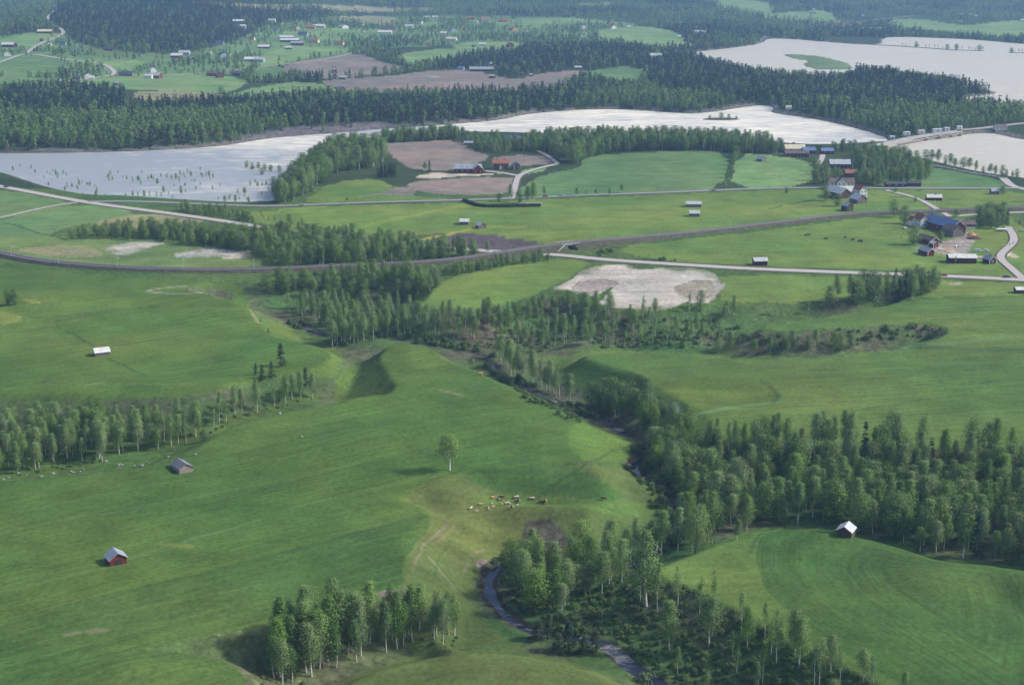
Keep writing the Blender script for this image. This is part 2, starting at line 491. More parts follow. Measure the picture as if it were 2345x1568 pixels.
def water_mat(name, base, foam_amount, rough=.22, bump=.25, wave=.25):
    m, n, l, b = new_mat(name, rough, .5)
    g = n.new('ShaderNodeNewGeometry')
    mp = n.new('ShaderNodeMapping'); l.new(g.outputs['Position'], mp.inputs[0]); mp.inputs['Scale'].default_value = (.35, 1.0, 1)
    at = n.new('ShaderNodeAttribute'); at.attribute_name = 'foam'
    big = noise(n, l, mp.outputs[0], .012, 4, .6)
    fine = noise(n, l, mp.outputs[0], .09, 7, .8)
    ad = n.new('ShaderNodeMath'); ad.operation = 'MULTIPLY_ADD'; l.new(at.outputs['Fac'], ad.inputs[0]); ad.inputs[1].default_value = foam_amount
    ml = n.new('ShaderNodeMath'); ml.operation = 'MULTIPLY_ADD'; l.new(fine, ml.inputs[0]); ml.inputs[1].default_value = 2.6; l.new(big, ml.inputs[2])
    l.new(ml.outputs[0], ad.inputs[2])
    f = ramp(n, l, ad.outputs[0], 1.85, 2.65)
    c = mixn(n, l, base, (.82, .76, .62), f)
    l.new(c, b.inputs['Base Color'])
    l.new(ramp(n, l, f, 0, 1, rough, .8), b.inputs['Roughness'])
    bp = n.new('ShaderNodeBump'); bp.inputs['Strength'].default_value = bump; bp.inputs['Distance'].default_value = wave
    l.new(fine, bp.inputs['Height']); l.new(bp.outputs[0], b.inputs['Normal'])
    return m
water_mat('river_water', (.29, .32, .34), .60, .55, .6, .8)
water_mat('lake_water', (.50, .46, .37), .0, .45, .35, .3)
water_mat('stream_water', (.02, .028, .05), 0.0, .05, .08, .04)
MATS['stream_water'].node_tree.nodes['Principled BSDF'].inputs['Specular IOR Level'].default_value = .28

# ------------------------------------------------------------------ ground cover
def gmat():
    m, n, l, b = new_mat('ground', .95, .05)
    at = n.new('ShaderNodeAttribute'); at.attribute_name = 'cover'
    rw = n.new('ShaderNodeAttribute'); rw.attribute_name = 'row'
    rg = n.new('ShaderNodeAttribute'); rg.attribute_name = 'coarse'
    g = n.new('ShaderNodeNewGeometry')
    P = g.outputs['Position']
    mp = n.new('ShaderNodeMapping'); l.new(rw.outputs['Vector'], mp.inputs[0]); mp.inputs['Scale'].default_value = (.018, .32, 0)
    streak = noise(n, l, mp.outputs[0], 1.0, 4, .65)
    fine = noise(n, l, P, .6, 6, .8)
    med = noise(n, l, P, .06, 4, .6)
    big = noise(n, l, P, .012, 3, .5)
    c = at.outputs['Color']
    hs = n.new('ShaderNodeHueSaturation')
    l.new(c, hs.inputs['Color'])
    # brightness from rows, patches and tufts
    a1 = ramp(n, l, streak, .25, .75, .84, 1.16)
    a2 = ramp(n, l, fine, .28, .72, .58, 1.42)
    a3 = ramp(n, l, med, .25, .75, .78, 1.22)
    mp2 = n.new('ShaderNodeMapping'); l.new(rw.outputs['Vector'], mp2.inputs[0]); mp2.inputs['Scale'].default_value = (.006, .9, 0)
    lines = ramp(n, l, noise(n, l, mp2.outputs[0], 1.0, 2, .5), .3, .7, .84, 1.12)
    m0 = n.new('ShaderNodeMath'); m0.operation = 'MULTIPLY'; l.new(a1, m0.inputs[0]); l.new(lines, m0.inputs[1]); a1 = m0.outputs[0]
    mu = n.new('ShaderNodeMath'); mu.operation = 'MULTIPLY'; l.new(a1, mu.inputs[0]); l.new(a2, mu.inputs[1])
    mu2 = n.new('ShaderNodeMath'); mu2.operation = 'MULTIPLY'; l.new(mu.outputs[0], mu2.inputs[0]); l.new(a3, mu2.inputs[1])
    # coarse ground: bushes and tussocks, much stronger contrast
    tus = noise(n, l, P, .28, 6, .8)
    a4 = ramp(n, l, tus, .35, .65, .35, 1.5)
    mx = n.new('ShaderNodeMix'); mx.data_type = 'FLOAT'; l.new(rg.outputs['Fac'], mx.inputs[0]); mx.inputs[2].default_value = 1.0; l.new(a4, mx.inputs[3])
    mu3 = n.new('ShaderNodeMath'); mu3.operation = 'MULTIPLY'; l.new(mu2.outputs[0], mu3.inputs[0]); l.new(mx.outputs[0], mu3.inputs[1])
    l.new(mu3.outputs[0], hs.inputs['Value'])
    l.new(ramp(n, l, big, .3, .7, .478, .518), hs.inputs['Hue'])
    l.new(hs.outputs[0], b.inputs['Base Color'])
    bp = n.new('ShaderNodeBump'); bp.inputs['Distance'].default_value = .35
    l.new(ramp(n, l, rg.outputs['Fac'], 0, 1, .12, .8), bp.inputs['Strength'])
    l.new(tus, bp.inputs['Height']); l.new(bp.outputs[0], b.inputs['Normal'])
gmat()

G1 = (.080, .143, .032)      # meadow
G2 = (.062, .122, .031)      # darker sown grass; also paints the shade into the bowl slope
G3 = (.098, .160, .039)      # yellowish meadow; also paints sunlight onto the cattle ridge
G4 = (.115, .200, .072)      # fresh blue-green grass
G5 = (.165, .265, .095)
G1M = (.128, .198, .045)  # meadow green lightened: stronger sunlight on mid-distance fields is painted in
G3M = (.145, .205, .065)  # yellowish meadow with the same sunlight painted in
PAST = (.096, .136, .040)
ROUGH = (.075, .130, .036)
WOODF = (.040, .065, .028)
SOILP = (.50, .44, .37)
SOILB = (.220, .185, .155)
SOILD = (.085, .075, .08)  # dark ploughed soil, with shadow mixed into the tone
PALE = (.24, .24, .12)
YEL = (.135, .185, .042)
# cover, row direction in survey pixels (None = none), coarseness, outline
FIELDS = [
 # far country
 (G5, 0, 0, [(0,88),(135,82),(130,95),(75,108),(60,115),(0,118)]),
 (G4, 0, 0, [(0,135),(60,128),(140,138),(150,152),(140,172),(60,178),(0,182)]),
 (G5, 0, 0, [(20,194),(90,187),(210,180),(300,177),(450,172),(565,178),(560,200),(500,216),(420,208),(300,206),(100,202)]),
 (PALE, 0, .4, [(300,209),(400,207),(520,214),(500,228),(400,232),(310,228)]),
 (G5, 0, 0, [(265,243),(300,233),(370,228),(350,240),(300,248)]),
 (G5, 0, 0, [(505,222),(586,200),(700,184),(775,206),(810,214),(720,221),(586,224)]),
 (G4, 0, 0, [(555,188),(590,157),(640,150),(680,172),(620,184)]),
 (SOILB, 0, .2, [(640,153),(700,138),(825,121),(852,135),(905,150),(965,158),(880,170),(760,183),(700,182),(668,172)]),
 (SOILB, 0, .25, [(715,188),(790,181),(900,173),(1000,160),(1080,160),(1130,174),(1185,184),(1230,168),(1330,160),(1360,165),(1310,185),(1260,206),(1170,207),(1060,208),(960,214),(820,212)]),
 (G5, 0, 0, [(905,125),(1020,110),(1135,111),(1150,120),(1060,130),(990,146),(950,153),(925,143)]),
 (PALE, 0, 0, [(440,3),(586,12),(720,10),(860,16),(1000,19),(1045,27),(900,29),(740,24),(586,21),(480,11)]),
 (PALE, 0, 0, [(745,37),(905,37),(910,60),(850,55),(750,45)]),
 (G5, 0, 0, [(955,55),(1010,50),(1010,63),(950,66)]),
 (G5, 0, 0, [(1040,100),(1120,95),(1200,98),(1200,118),(1120,125),(1040,120)]),
 (G5, 0, 0, [(1190,42),(1300,42),(1400,50),(1320,54),(1200,56)]),
 (G5, 0, 0, [(1290,12),(1412,4),(1400,16),(1320,20)]),
 (G5, 0, 0, [(1380,68),(1470,58),(1560,75),(1565,98),(1610,104),(1500,117),(1465,108),(1400,96),(1360,80)]),
 (PALE, 0, 0, [(1480,104),(1560,104),(1555,111),(1485,112)]),
 (G5, 0, 0, [(1600,0),(1770,0),(1770,40),(1700,32),(1660,18)]),
 (G4, 0, 0, [(1330,164),(1470,148),(1472,188),(1430,202),(1395,190),(1320,176)]),
 (G5, 0, 0, [(1750,32),(1900,22),(1908,40),(1935,52),(1870,57),(1750,45)]),
 (G5, 0, 0, [(2030,46),(2100,41),(2200,60),(2290,50),(2360,44),(2360,92),(2240,86),(2150,68),(2050,70)]),
 (G5, 0, 0, [(1935,62),(2030,62),(2030,71),(1950,68)]),
 (SOILB, 0, 0, [(1880,58),(1990,50),(1970,58),(1890,65)]),
 (G5, 0, 0, [(130,128),(250,140),(240,150),(160,148)]),
 (G5, 0, 0, [(230,140),(345,138),(300,170),(240,168)]),
 (G5, 0, 0, [(640,105),(740,108),(830,115),(700,135),(620,150),(560,150)]),
 ((.13,.20,.09), 0, .2, [(1780,122),(1960,124),(1960,165),(1790,165)]),
 # between the river and the railway
 (G4, 1, 0, [(1335,362),(1400,352),(1560,346),(1668,346),(1668,432),(1500,441),(1300,448),(1185,450),(1195,425),(1255,396),(1330,386)]),
 (G5, 1, 0, [(1688,350),(1790,358),(1862,372),(1862,426),(1670,434)]),
 (G1M, 1, 0, [(610,478),(760,472),(1060,464),(1300,454),(1650,440),(1760,436),(1900,432),(2010,436),(2360,434),(2360,478),(2180,484),(2000,487),(1900,493),(1760,516),(1570,538),(1420,554),(1340,562),(1270,567),(1100,540),(980,535),(900,550),(780,545),(740,520),(690,492)]),
 (G1M, 1, 0, [(1400,568),(1570,547),(1760,527),(2000,493),(2110,490),(2360,490),(2360,640),(2280,636),(1740,614),(1560,600),(1480,590)]),
 (G4, 1, 0, [(2000,400),(2110,378),(2200,394),(2300,414),(2325,432),(2000,432)]),
 (G1M, 1, .1, [(690,462),(760,415),(880,408),(905,438),(960,452),(1060,457),(900,461),(760,468)]),
 (SOILB, 2, .1, [(868,330),(930,325),(1055,320),(1080,345),(1125,358),(1100,372),(1040,390),(960,391),(925,378),(890,352)]),
 (SOILB, 2, .1, [(925,422),(975,412),(1170,402),(1178,430),(1150,447),(1000,446),(960,438)]),
 (SOILB, 2, .1, [(1125,356),(1240,354),(1275,375),(1200,379),(1150,381)]),
 (SOILP, 0, .3, [(955,402),(1000,396),(1100,397),(1180,396),(1040,405),(960,411)]),
 (G5, 0, .1, [(1190,392),(1220,384),(1260,382),(1230,396),(1195,402)]),
 (SOILD, 1, .5, [(975,537),(1060,533),(1150,540),(1290,568),(1200,577),(1080,571),(960,556)]),
 (G1M, 0, .3, [(600,482),(700,490),(740,525),(690,535),(560,505),(540,485)]),
 (G4, 1, 0, [(-200,420),(0,432),(180,464),(120,479),(0,501),(-200,540)]),
 (G4, 1, 0, [(-200,545),(0,505),(80,483),(190,467),(330,482),(225,510),(140,522),(110,540),(-200,560)]),
 (G4, 1, .2, [(-200,560),(0,512),(90,536),(150,550),(0,556)]),
 (PALE, 1, .1, [(200,511),(320,486),(475,503),(450,513),(330,522),(240,524)]),
 (G3M, 1, .2, [(-200,560),(0,545),(200,543),(470,552),(585,580),(605,616),(300,613),(100,599),(0,578),(-200,560)]),
 (PALE, 0, .5, [(20,570),(170,560),(240,575),(230,590),(80,585)]),
 (SOILP, 0, .6, [(228,565),(330,551),(395,556),(330,568),(305,583),(275,586),(240,575)]),
 (SOILP, 0, .6, [(392,583),(440,570),(480,566),(520,572),(575,565),(576,590),(540,596),(480,588),(420,594)]),
 # near fields
 (G1, 3, 0, [(-260,602),(0,608),(100,618),(250,634),(400,642),(560,648),(560,690),(600,740),(650,775),(740,800),(760,820),(745,840),(560,880),(420,915),(-260,915)]),
 (G1M, 1, 0, [(928,691),(1000,645),(1130,614),(1260,592),(1330,594),(1348,606),(1275,655),(1200,682),(1100,710),(1000,704)]),
 (SOILP, 0, .3, [(1262,662),(1295,648),(1320,628),(1345,614),(1385,606),(1440,607),(1462,618),(1500,614),(1560,611),(1632,619),(1650,640),(1652,660),(1636,690),(1600,697),(1572,690),(1530,708),(1500,712),(1440,706),(1395,704),(1368,694),(1360,678),(1330,674),(1300,666)]),
 ((.30,.27,.20), 0, .6, [(1560,650),(1600,640),(1640,645),(1636,684),(1600,692),(1560,680),(1540,665)]),
 ((.34,.29,.25), 0, .6, [(1300,662),(1340,640),(1400,640),(1420,650),(1380,668),(1340,672)]),
 (G2, 0, .1, [(1358,690),(1376,670),(1400,658),(1412,656),(1396,668),(1376,688)]),
 (G1M, 1, 0, [(1645,624),(2280,646),(2400,650),(2400,674),(2130,682),(2060,670),(1870,690),(1650,696),(1656,660)]),
 (G3, 1, 0, [(1735,750),(1800,737),(1900,724),(1980,708),(2050,697),(2130,682),(2500,672),(2500,815),(2100,815),(2120,784),(2170,768),(2165,752),(2120,741),(1900,752),(1800,757)]),
 (G3, 4, 0, [(1210,820),(1340,806),(1400,802),(1480,803),(1600,812),(1850,819),(1960,812),(2040,798),(2500,800),(2500,1035),(2000,1020),(1690,1005),(1600,990),(1560,960),(1520,915),(1490,880),(1475,858),(1400,838),(1333,816),(1240,830)]),
 (G1, 3, 0, [(-260,1130),(0,1107),(150,1092),(300,1076),(445,1038),(505,990),(560,963),(650,943),(760,926),(850,909),(898,908),(905,882),(890,850),(868,818),(884,792),(920,788),(955,792),(990,806),(1030,832),(1100,853),(1180,892),
   (1250,926),(1350,968),(1450,1010),(1475,1030),(1455,1052),(1300,1058),(1060,1077),(960,1115),(910,1146),(960,1152),(998,1192),(938,1252),(922,1300),(930,1342),(860,1370),(700,1415),(560,1440),(430,1462),(260,1500),(0,1560),(-260,1620)]),
 (G2, 3, 0, [(-260,1500),(0,1424),(586,1280),(780,1232),(970,1172),(998,1192),(938,1252),(922,1300),(930,1342),(860,1370),(700,1415),(560,1440),(430,1462),(260,1500),(0,1560),(-260,1620)]),
 (PAST, 0, .12, [(910,1146),(960,1115),(1060,1077),(1300,1058),(1470,1080),(1545,1140),(1540,1180),(1480,1240),(1300,1270),(1130,1280),(1095,1300),(1080,1360),(1120,1440),(1240,1500),(1100,1480),(950,1500),(900,1450),(1000,1420),(930,1350),(922,1300),(938,1252),(998,1192),(960,1152)]),
 (G2, 0, .05, [(1060,1077),(1180,1068),(1300,1058),(1400,1110),(1440,1140),(1300,1140),(1150,1135),(1080,1110)]),  # shaded slope of the bowl, its shade painted as darker grass
 (G3, 0, .05, [(1075,1140),(1180,1128),(1300,1132),(1450,1146),(1540,1160),(1450,1185),(1300,1160),(1150,1160),(1090,1165)]),  # sunlit ridge under the herd, its brightness put into the colour
 (G2, 3, 0, [(-260,1620),(0,1560),(260,1500),(350,1490),(450,1497),(535,1520),(575,1575),(575,1700),(-260,1800)]),
 (PAST, 0, .1, [(690,1660),(770,1575),(830,1534),(950,1502),(1070,1486),(1150,1486),(1250,1502),(1350,1527),(1440,1572),(1500,1660),(1400,1800),(800,1800)]),
 (G3, 0, .1, [(1488,1312),(1560,1277),(1700,1217),(1760,1206),(1900,1211),(2030,1241),(2150,1280),(2250,1286),(2345,1302),(2600,1330),(2600,1900),(2300,1800),(2050,1595),(1950,1532),(1800,1466),(1700,1402),(1600,1350)]),
 (G2, 5, 0, [(1745,1222),(1800,1212),(1900,1214),(2030,1243),(2150,1283),(2250,1289),(2345,1305),(2600,1335),(2600,1900),(2400,1800),(2060,1570),(1950,1505),(1860,1440),(1770,1370),(1735,1310),(1732,1260)]),
 ((.086,.138,.031), 0, 0, [(1490,876),(1600,872),(1700,870),(1765,885),(1783,905),(1766,923),(1700,931),(1620,955),(1560,958),(1520,915)]),  # dark shading of the hollow, painted into the grass colour
 ((.084,.136,.033), 0, .35, [(785,845),(868,818),(890,850),(905,882),(898,908),(850,909),(770,925),(765,880)]),
 ((.076,.126,.033), 0, .25, [(1240,832),(1333,818),(1400,840),(1480,862),(1500,890),(1420,905),(1300,890)]),
 ((.086,.138,.033), 0, .3, [(590,735),(650,775),(740,800),(762,818),(745,838),(690,852),(730,870),(780,860),(790,820),(770,790),(700,765),(640,740)]),
 ((.082,.134,.034), 0, .45, [(-100,1000),(200,1010),(420,990),(560,940),(700,905),(755,905),(560,958),(505,990),(445,1035),(300,1072),(0,1103),(-100,1110)]),
 # worn and bare places
 ((.085,.085,.06), 0, .9, [(1195,1200),(1235,1185),(1275,1195),(1300,1225),(1308,1250),(1250,1262),(1205,1270),(1190,1240)]),
 (SOILB, 0, .8, [(1085,1290),(1105,1280),(1120,1285),(1112,1298),(1095,1300)]),
 (SOILB, 0, .9, [(862,1352),(915,1350),(925,1362),(880,1370)]),
 (SOILB, 0, .8, [(1270,760),(1300,735),(1345,730),(1375,750),(1370,775),(1310,785)]),
 (PALE, 0, .8, [(470,1455),(560,1444),(620,1442),(640,1465),(540,1485),(440,1480)]),
 (SOILB, 0, .8, [(420,660),(520,655),(545,675),(520,688),(470,672)]),
 (SOILB, 0, .6, [(2070,752),(2120,744),(2155,752),(2160,765),(2110,758)]),
 (SOILB, 0, .5, [(1990,690),(2010,680),(2060,675),(2030,690)]),
 (SOILP, 0, .6, [(2170,648),(2205,645),(2210,653),(2175,655)]),
 ((.30,.26,.22), 0, .7, [(2085,566),(2130,575),(2200,590),(2220,575),(2240,540),(2215,530),(2190,545),(2150,555)]),
 (SOILP, 0, .6, [(2290,577),(2325,580),(2335,592),(2310,590)]),
 (YEL, 0, .2, [(-60,715),(20,712),(60,728),(30,745),(-60,750)]),
 (YEL, 0, .2, [(50,682),(95,690),(85,698),(55,695)]),
 (ROUGH, 0, .5, [(240,463),(480,476),(560,482),(560,505),(470,497),(300,470)]),
 (SOILB, 0, .8, [(800,455),(880,440),(930,425),(960,438),(930,450),(880,445)]),
]
# thin lines: colour, half width in metres, strength, course
LINES = [
 ((.05,.10,.035), .45, .5, [(586,1280),(420,1322),(250,1362),(0,1424)]), ((.05,.10,.035), .45, .55, [(971,1172),(900,1198),(780,1232),(586,1280)]),
 ((.035,.07,.03), .5, .5, [(0,1300),(60,1288)]), ((.13,.2,.07), .8, .5, [(0,1355),(200,1310),(500,1215),(586,1190)]), ((.13,.2,.07), .8, .4, [(0,1220),(300,1165),(586,1110)]),
 ((.04,.08,.035), .4, .6, [(330,1188),(450,1160),(520,1145)]), ((.05,.10,.035), .5, .5, [(0,1568),(130,1540),(250,1505),(330,1492)]),
 ((.03,.06,.03), .5, .8, [(150,755),(215,795)]), ((.03,.06,.03), .5, .8, [(250,818),(300,842),(330,860)]),
 ((.04,.08,.035), .6, .6, [(50,730),(150,725),(300,705),(420,700)]), ((.04,.08,.03), .5, .5, [(1720,1265),(1730,1230),(1770,1208)]),
 ((.04,.08,.03), .4, .6, [(1570,990),(1520,1010),(1400,1020),(1172,1180)]),
 ((.2,.17,.12), .35, .6, [(1030,1190),(1015,1210),(990,1230),(970,1245),(955,1270),(945,1310)]), ((.17,.16,.1), .3, .5, [(1046,1190),(1040,1210),(1010,1235),(990,1250)]),
 ((.2,.17,.12), .35, .5, [(1110,1255),(1085,1268),(1072,1290),(1060,1310)]), ((.2,.2,.13), .5, .5, [(975,1270),(1010,1310),(1045,1350)]),
 ((.24,.2,.16), .8, .6, [(1010,893),(1040,900),(1060,906)]), ((.24,.25,.12), 1.0, .5, [(565,697),(575,705),(580,720),(590,738)]),
 ((.30,.26,.24), 1.0, .6, [(430,655),(350,662),(330,668),(460,672),(520,668)]),
 ((.35,.31,.28), 1.0, .8, [(1655,650),(1650,668),(1620,690),(1585,694)]), ((.35,.31,.28), .9, .7, [(1645,645),(1640,662),(1615,680),(1570,690)]),
 ((.24,.28,.04), 2.4, .9, [(920,556),(990,545),(1060,530),(1100,520),(1200,518)]), ((.24,.27,.05), 3.5, .5, [(840,515),(1000,482),(1060,472),(1172,468)]),
 ((.035,.06,.03), 1.0, .7, [(0,510),(50,520),(110,540),(160,552)]), ((.035,.06,.03), 1.2, .7, [(1760,478),(1940,440)]),
 ((.04,.08,.035), 1.5, .6, [(2000,448),(2150,455),(2345,462)]), ((.04,.08,.035), 2.0, .7, [(2140,478),(2250,480),(2345,477)]),
 ((.04,.08,.035), 2.5, .8, [(1350,598),(1450,594),(1560,602),(1740,612),(2100,624),(2280,636)]),
 ((.12,.22,.08), 2.0, .8, [(1600,950),(1660,935),(1740,925),(1780,920)]), ((.03,.06,.03), 1.2, .5, [(1740,870),(1770,885),(1782,905),(1770,920)]),  # lit crest and shaded rim of the hollow, drawn in colour
 ((.12,.21,.08), 3.0, .6, [(2020,800),(2120,790),(2345,770)]), ((.05,.10,.04), 3.0, .6, [(2100,795),(2200,797),(2345,802)]),
 ((.22,.25,.1), .6, .6, [(1130,455),(1000,1220)]),
]
LINES.pop()
_dk = (.045, .095, .032); _lt = (.13, .19, .06)
LINES += [(_dk, .35, .5, [(1760,905),(1880,910),(2000,905),(2345,890)]), (_dk, .35, .5, [(1975,938),(2080,920),(2200,905),(2345,898)]), (_dk, .35, .4, [(1800,882),(1950,892),(2100,884),(2345,870)]), (_dk, .35, .4, [(1850,846),(2050,850),(2345,842)]),
 (_dk, .3, .4, [(1780,862),(1990,866),(2345,858)]), (_dk, .3, .35, [(1990,950),(2150,948),(2345,944)]),
 (_lt, .5, .35, [(0,1180),(200,1140),(480,1085),(700,1030)]), (_dk, .3, .35, [(60,1165),(300,1120),(520,1070)]), (_dk, .3, .35, [(600,1120),(800,1070),(1000,1040)]), (_lt, .6, .3, [(620,1060),(850,990),(1010,960)]),
 (_dk, .35, .4, [(1080,1200),(1010,1260),(990,1330)]), (_lt, .6, .35, [(0,1330),(250,1290),(560,1225),(800,1170)]), (_dk, .3, .3, [(0,1480),(300,1430),(560,1380),(800,1340)]), (_lt, .6, .3, [(240,1410),(430,1370),(600,1340)]),
 (_dk, .3, .4, [(80,870),(260,850),(420,845),(560,850)]), (_lt, .7, .4, [(0,888),(150,882),(300,877),(440,878)]), (_dk, .3, .4, [(100,790),(150,760),(120,720)]), (_dk, .3, .35, [(300,740),(430,725),(540,715)]),
 ((.2,.19,.12), 1.0, .5, [(150,1455),(180,1450)]), ((.2,.19,.12), 1.2, .5, [(205,1448),(240,1443)]), ((.22,.24,.06), 1.4, .4, [(370,1245),(430,1252)]), ((.22,.2,.15), .8, .5, [(590,1630),(900,1310)])]
LINES.pop()

def colour_line(col): return np.array(col)

# the sheet: fine near the camera, coarse far away
_u = np.concatenate([np.linspace(-2600, -420, 22)[:-1], np.linspace(-420, 2765, 1060), np.linspace(2765, 4945, 22)[1:]])
_v = np.concatenate([np.linspace(3000, 1700, 30)[:-1], np.linspace(1700, -20, 640), np.array([-30, -42, -55, -68, -80, -90, -98])])
_U, _V = np.meshgrid(_u, _v)
gx, gy = on_plane(_U.ravel(), _V.ravel(), 0)
gz = H(gx, gy)
NR, NC = _U.shape
cov = np.zeros((gx.size, 3)); cov[:] = ROUGH
row = np.zeros((gx.size, 3)); coarse = np.full(gx.size, .8)
far_w = gy > 1180
cov[far_w] = WOODF; coarse[far_w] = .5
VILLAGE = hit_poly([(-100,100),(120,66),(200,110),(370,126),(470,115),(560,85),(620,50),(900,34),(1460,42),(1470,95),(1250,110),(1060,104),(900,108),(830,120),(690,140),(560,168),(460,178),(250,182),(100,190),(-100,195)], 1)
_mv = inside(VILLAGE, gx, gy); cov[_mv] = np.array((.12, .20, .075)) * (.7 + .8 * fnoise(gx, gy, 150, 15, 3))[_mv][:, None]
wd = np.clip(gy / 600, .6, 3)
wxx = gx + (fnoise(gx, gy, 14, 41, 2) - .5) * 3.2 * wd; wyy = gy + (fnoise(gx, gy, 14, 45, 2) - .5) * 4.0 * wd
ANG = {1: 4, 2: 60, 3: 118, 4: 3}
FIELD_W = []
for (col, rows, crs, pts) in FIELDS:
    pw = hit_poly(pts, 1)
    FIELD_W.append(pw)
    m = inside(pw, wxx, wyy)
    if not m.any(): continue
    cov[m] = col; coarse[m] = crs
    if col is SOILP:
        dm = seg_dist(pw, wxx[m], wyy[m]); nz = fnoise(gx[m], gy[m], 13, 55, 3)
        e_ = np.clip((1.0 - dm / (9.0 * (gy[m] / 900))) * .9 + (nz - .55) * 3, 0, 1)[:, None] * .8
        cov[m] = np.array(col) * (1 - e_) + np.array((.12, .16, .06)) * e_
    if rows == 5:
        row[m, 1] = seg_dist(pw, gx[m], gy[m]); row[m, 0] = np.arctan2(gy[m] - pw[:, 1].mean(), gx[m] - pw[:, 0].mean()) * 60
    elif rows:
        # rows run along a direction of their own in every field
        if rows == 3: a = math.radians(35)
        elif rows == 2: a = math.radians(60)
        else: a = math.radians(8 if rows == 4 else 12)
        row[m, 0] = gx[m] * math.cos(a) + gy[m] * math.sin(a)
        row[m, 1] = -gx[m] * math.sin(a) + gy[m] * math.cos(a)
    else:
        row[m, 0] = gx[m] * .6; row[m, 1] = gy[m] * .15
for (col, hw, k, pts) in LINES:
    L = hit_line(pts, 2, 12)
    d = seg_dist(L, wxx, wyy, False, hw * 4)
    hw2 = np.maximum(hw, gy * .0009)
    a = (np.clip(1.6 - d / hw2, 0, 1) * k * (.55 + .9 * fnoise(gx, gy, 9, 77, 2)))[:, None].clip(0, 1)
    cov = cov * (1 - a) + np.array(col) * a
# rough slopes, creek beds and shores
ins_v = inside(valley_w, gx, gy) & ~inside(FIELD_W[[i for i, f in enumerate(FIELDS) if f[0] is PAST][0]], gx, gy)
t = fnoise(gx, gy, 26, 61, 3)[:, None]
t = np.clip((t - .35) * 2.2, 0, 1); mix = np.array((.115, .112, .072)) * t + np.array((.070, .130, .042)) * (1 - t)
keep = (coarse > .7) & ins_v
cov[keep] = mix[keep]
coarse[keep] = .55 + .4 * t[keep, 0]
ds = seg_dist(stream_w, gx, gy, False, 20)
m = (ds < 3.2 + 2.5 * (fnoise(gx, gy, 9, 13, 2) - .5)) & (gy < 1200)
cov[m] = np.array((.075, .072, .045)); coarse[m] = .9
for pw in (river_w, pond_w, lake_w):
    d = seg_dist(pw, gx, gy, True, 40)
    m = (d < 9) & ~inside(pw, gx, gy)
    cov[m] = (.16, .15, .14)
bar = hit_poly([(520,318),(600,300),(740,285),(900,280),(1010,286),(960,291),(870,298),(760,308),(640,318)], 1)
m = inside(bar, wxx, wyy); cov[m] = (.13, .12, .125); coarse[m] = .9

# mottled tones inside every field
t = (fnoise(gx, gy, 60, 81, 3) - .5)[:, None]; t2 = (fnoise(gx, gy, 22, 85, 2) - .5)[:, None]
cov = cov * (1 + .40 * t + .25 * t2 + np.array((.35, .05, -.05)) * t)

me = bpy.data.meshes.new('ground')
idx = np.arange(NR * NC).reshape(NR, NC)
q = np.stack([idx[:-1, :-1], idx[:-1, 1:], idx[1:, 1:], idx[1:, :-1]], -1).reshape(-1, 4)
me.vertices.add(NR * NC); me.vertices.foreach_set('co', np.stack([gx, gy, gz], 1).astype(np.float32).ravel())
me.loops.add(q.size); me.loops.foreach_set('vertex_index', q.ravel().astype(np.int32))
me.polygons.add(len(q)); me.polygons.foreach_set('loop_start', np.arange(0, q.size, 4, dtype=np.int32))
me.update(calc_edges=True)
me.polygons.foreach_set('use_smooth', np.ones(len(q), bool))
at = me.attributes.new('cover', 'FLOAT_COLOR', 'POINT')
at.data.foreach_set('color', np.concatenate([cov, np.ones((len(cov), 1))], 1).astype(np.float32).ravel())
at = me.attributes.new('row', 'FLOAT_VECTOR', 'POINT'); at.data.foreach_set('vector', row.astype(np.float32).ravel())
at = me.attributes.new('coarse', 'FLOAT', 'POINT'); at.data.foreach_set('value', coarse.astype(np.float32))
me.materials.append(MATS['ground'])
ground = bpy.data.objects.new('ground', me)
scene.collection.objects.link(ground)
ground['kind'] = 'structure'

# ------------------------------------------------------------------ object helpers
COL = scene.collection
def link(name, me, parent=None, loc=None, mats=None):
    o = bpy.data.objects.new(name, me)
    COL.objects.link(o)
    if parent is not None: o.parent = parent
    if loc is not None: o.location = loc
    return o
def empty(name, loc, rz=0.0, scale=1.0):
    o = bpy.data.objects.new(name, None); COL.objects.link(o)
    o.empty_display_size = .5
    o.location = loc; o.rotation_euler = (0, 0, rz); o.scale = (scale,) * 3 if not isinstance(scale, tuple) else scale
    return o
def tag(o, label, cat=None, group=None):
    if label: o['label'] = label
    if cat: o['category'] = cat
    if group: o['group'] = group
    return o
def mesh_from(name, V, F, mats, mi=None, smooth=False):
    me = bpy.data.meshes.new(name)
    me.from_pydata([tuple(v) for v in V], [], [tuple(f) for f in F])
    for m in (mats if isinstance(mats, (list, tuple)) else [mats]): me.materials.append(MATS[m])
    if mi is not None: me.polygons.foreach_set('material_index', np.array(mi, np.int32))
    if smooth: me.polygons.foreach_set('use_smooth', np.ones(len(F), bool))
    me.update()
    return me

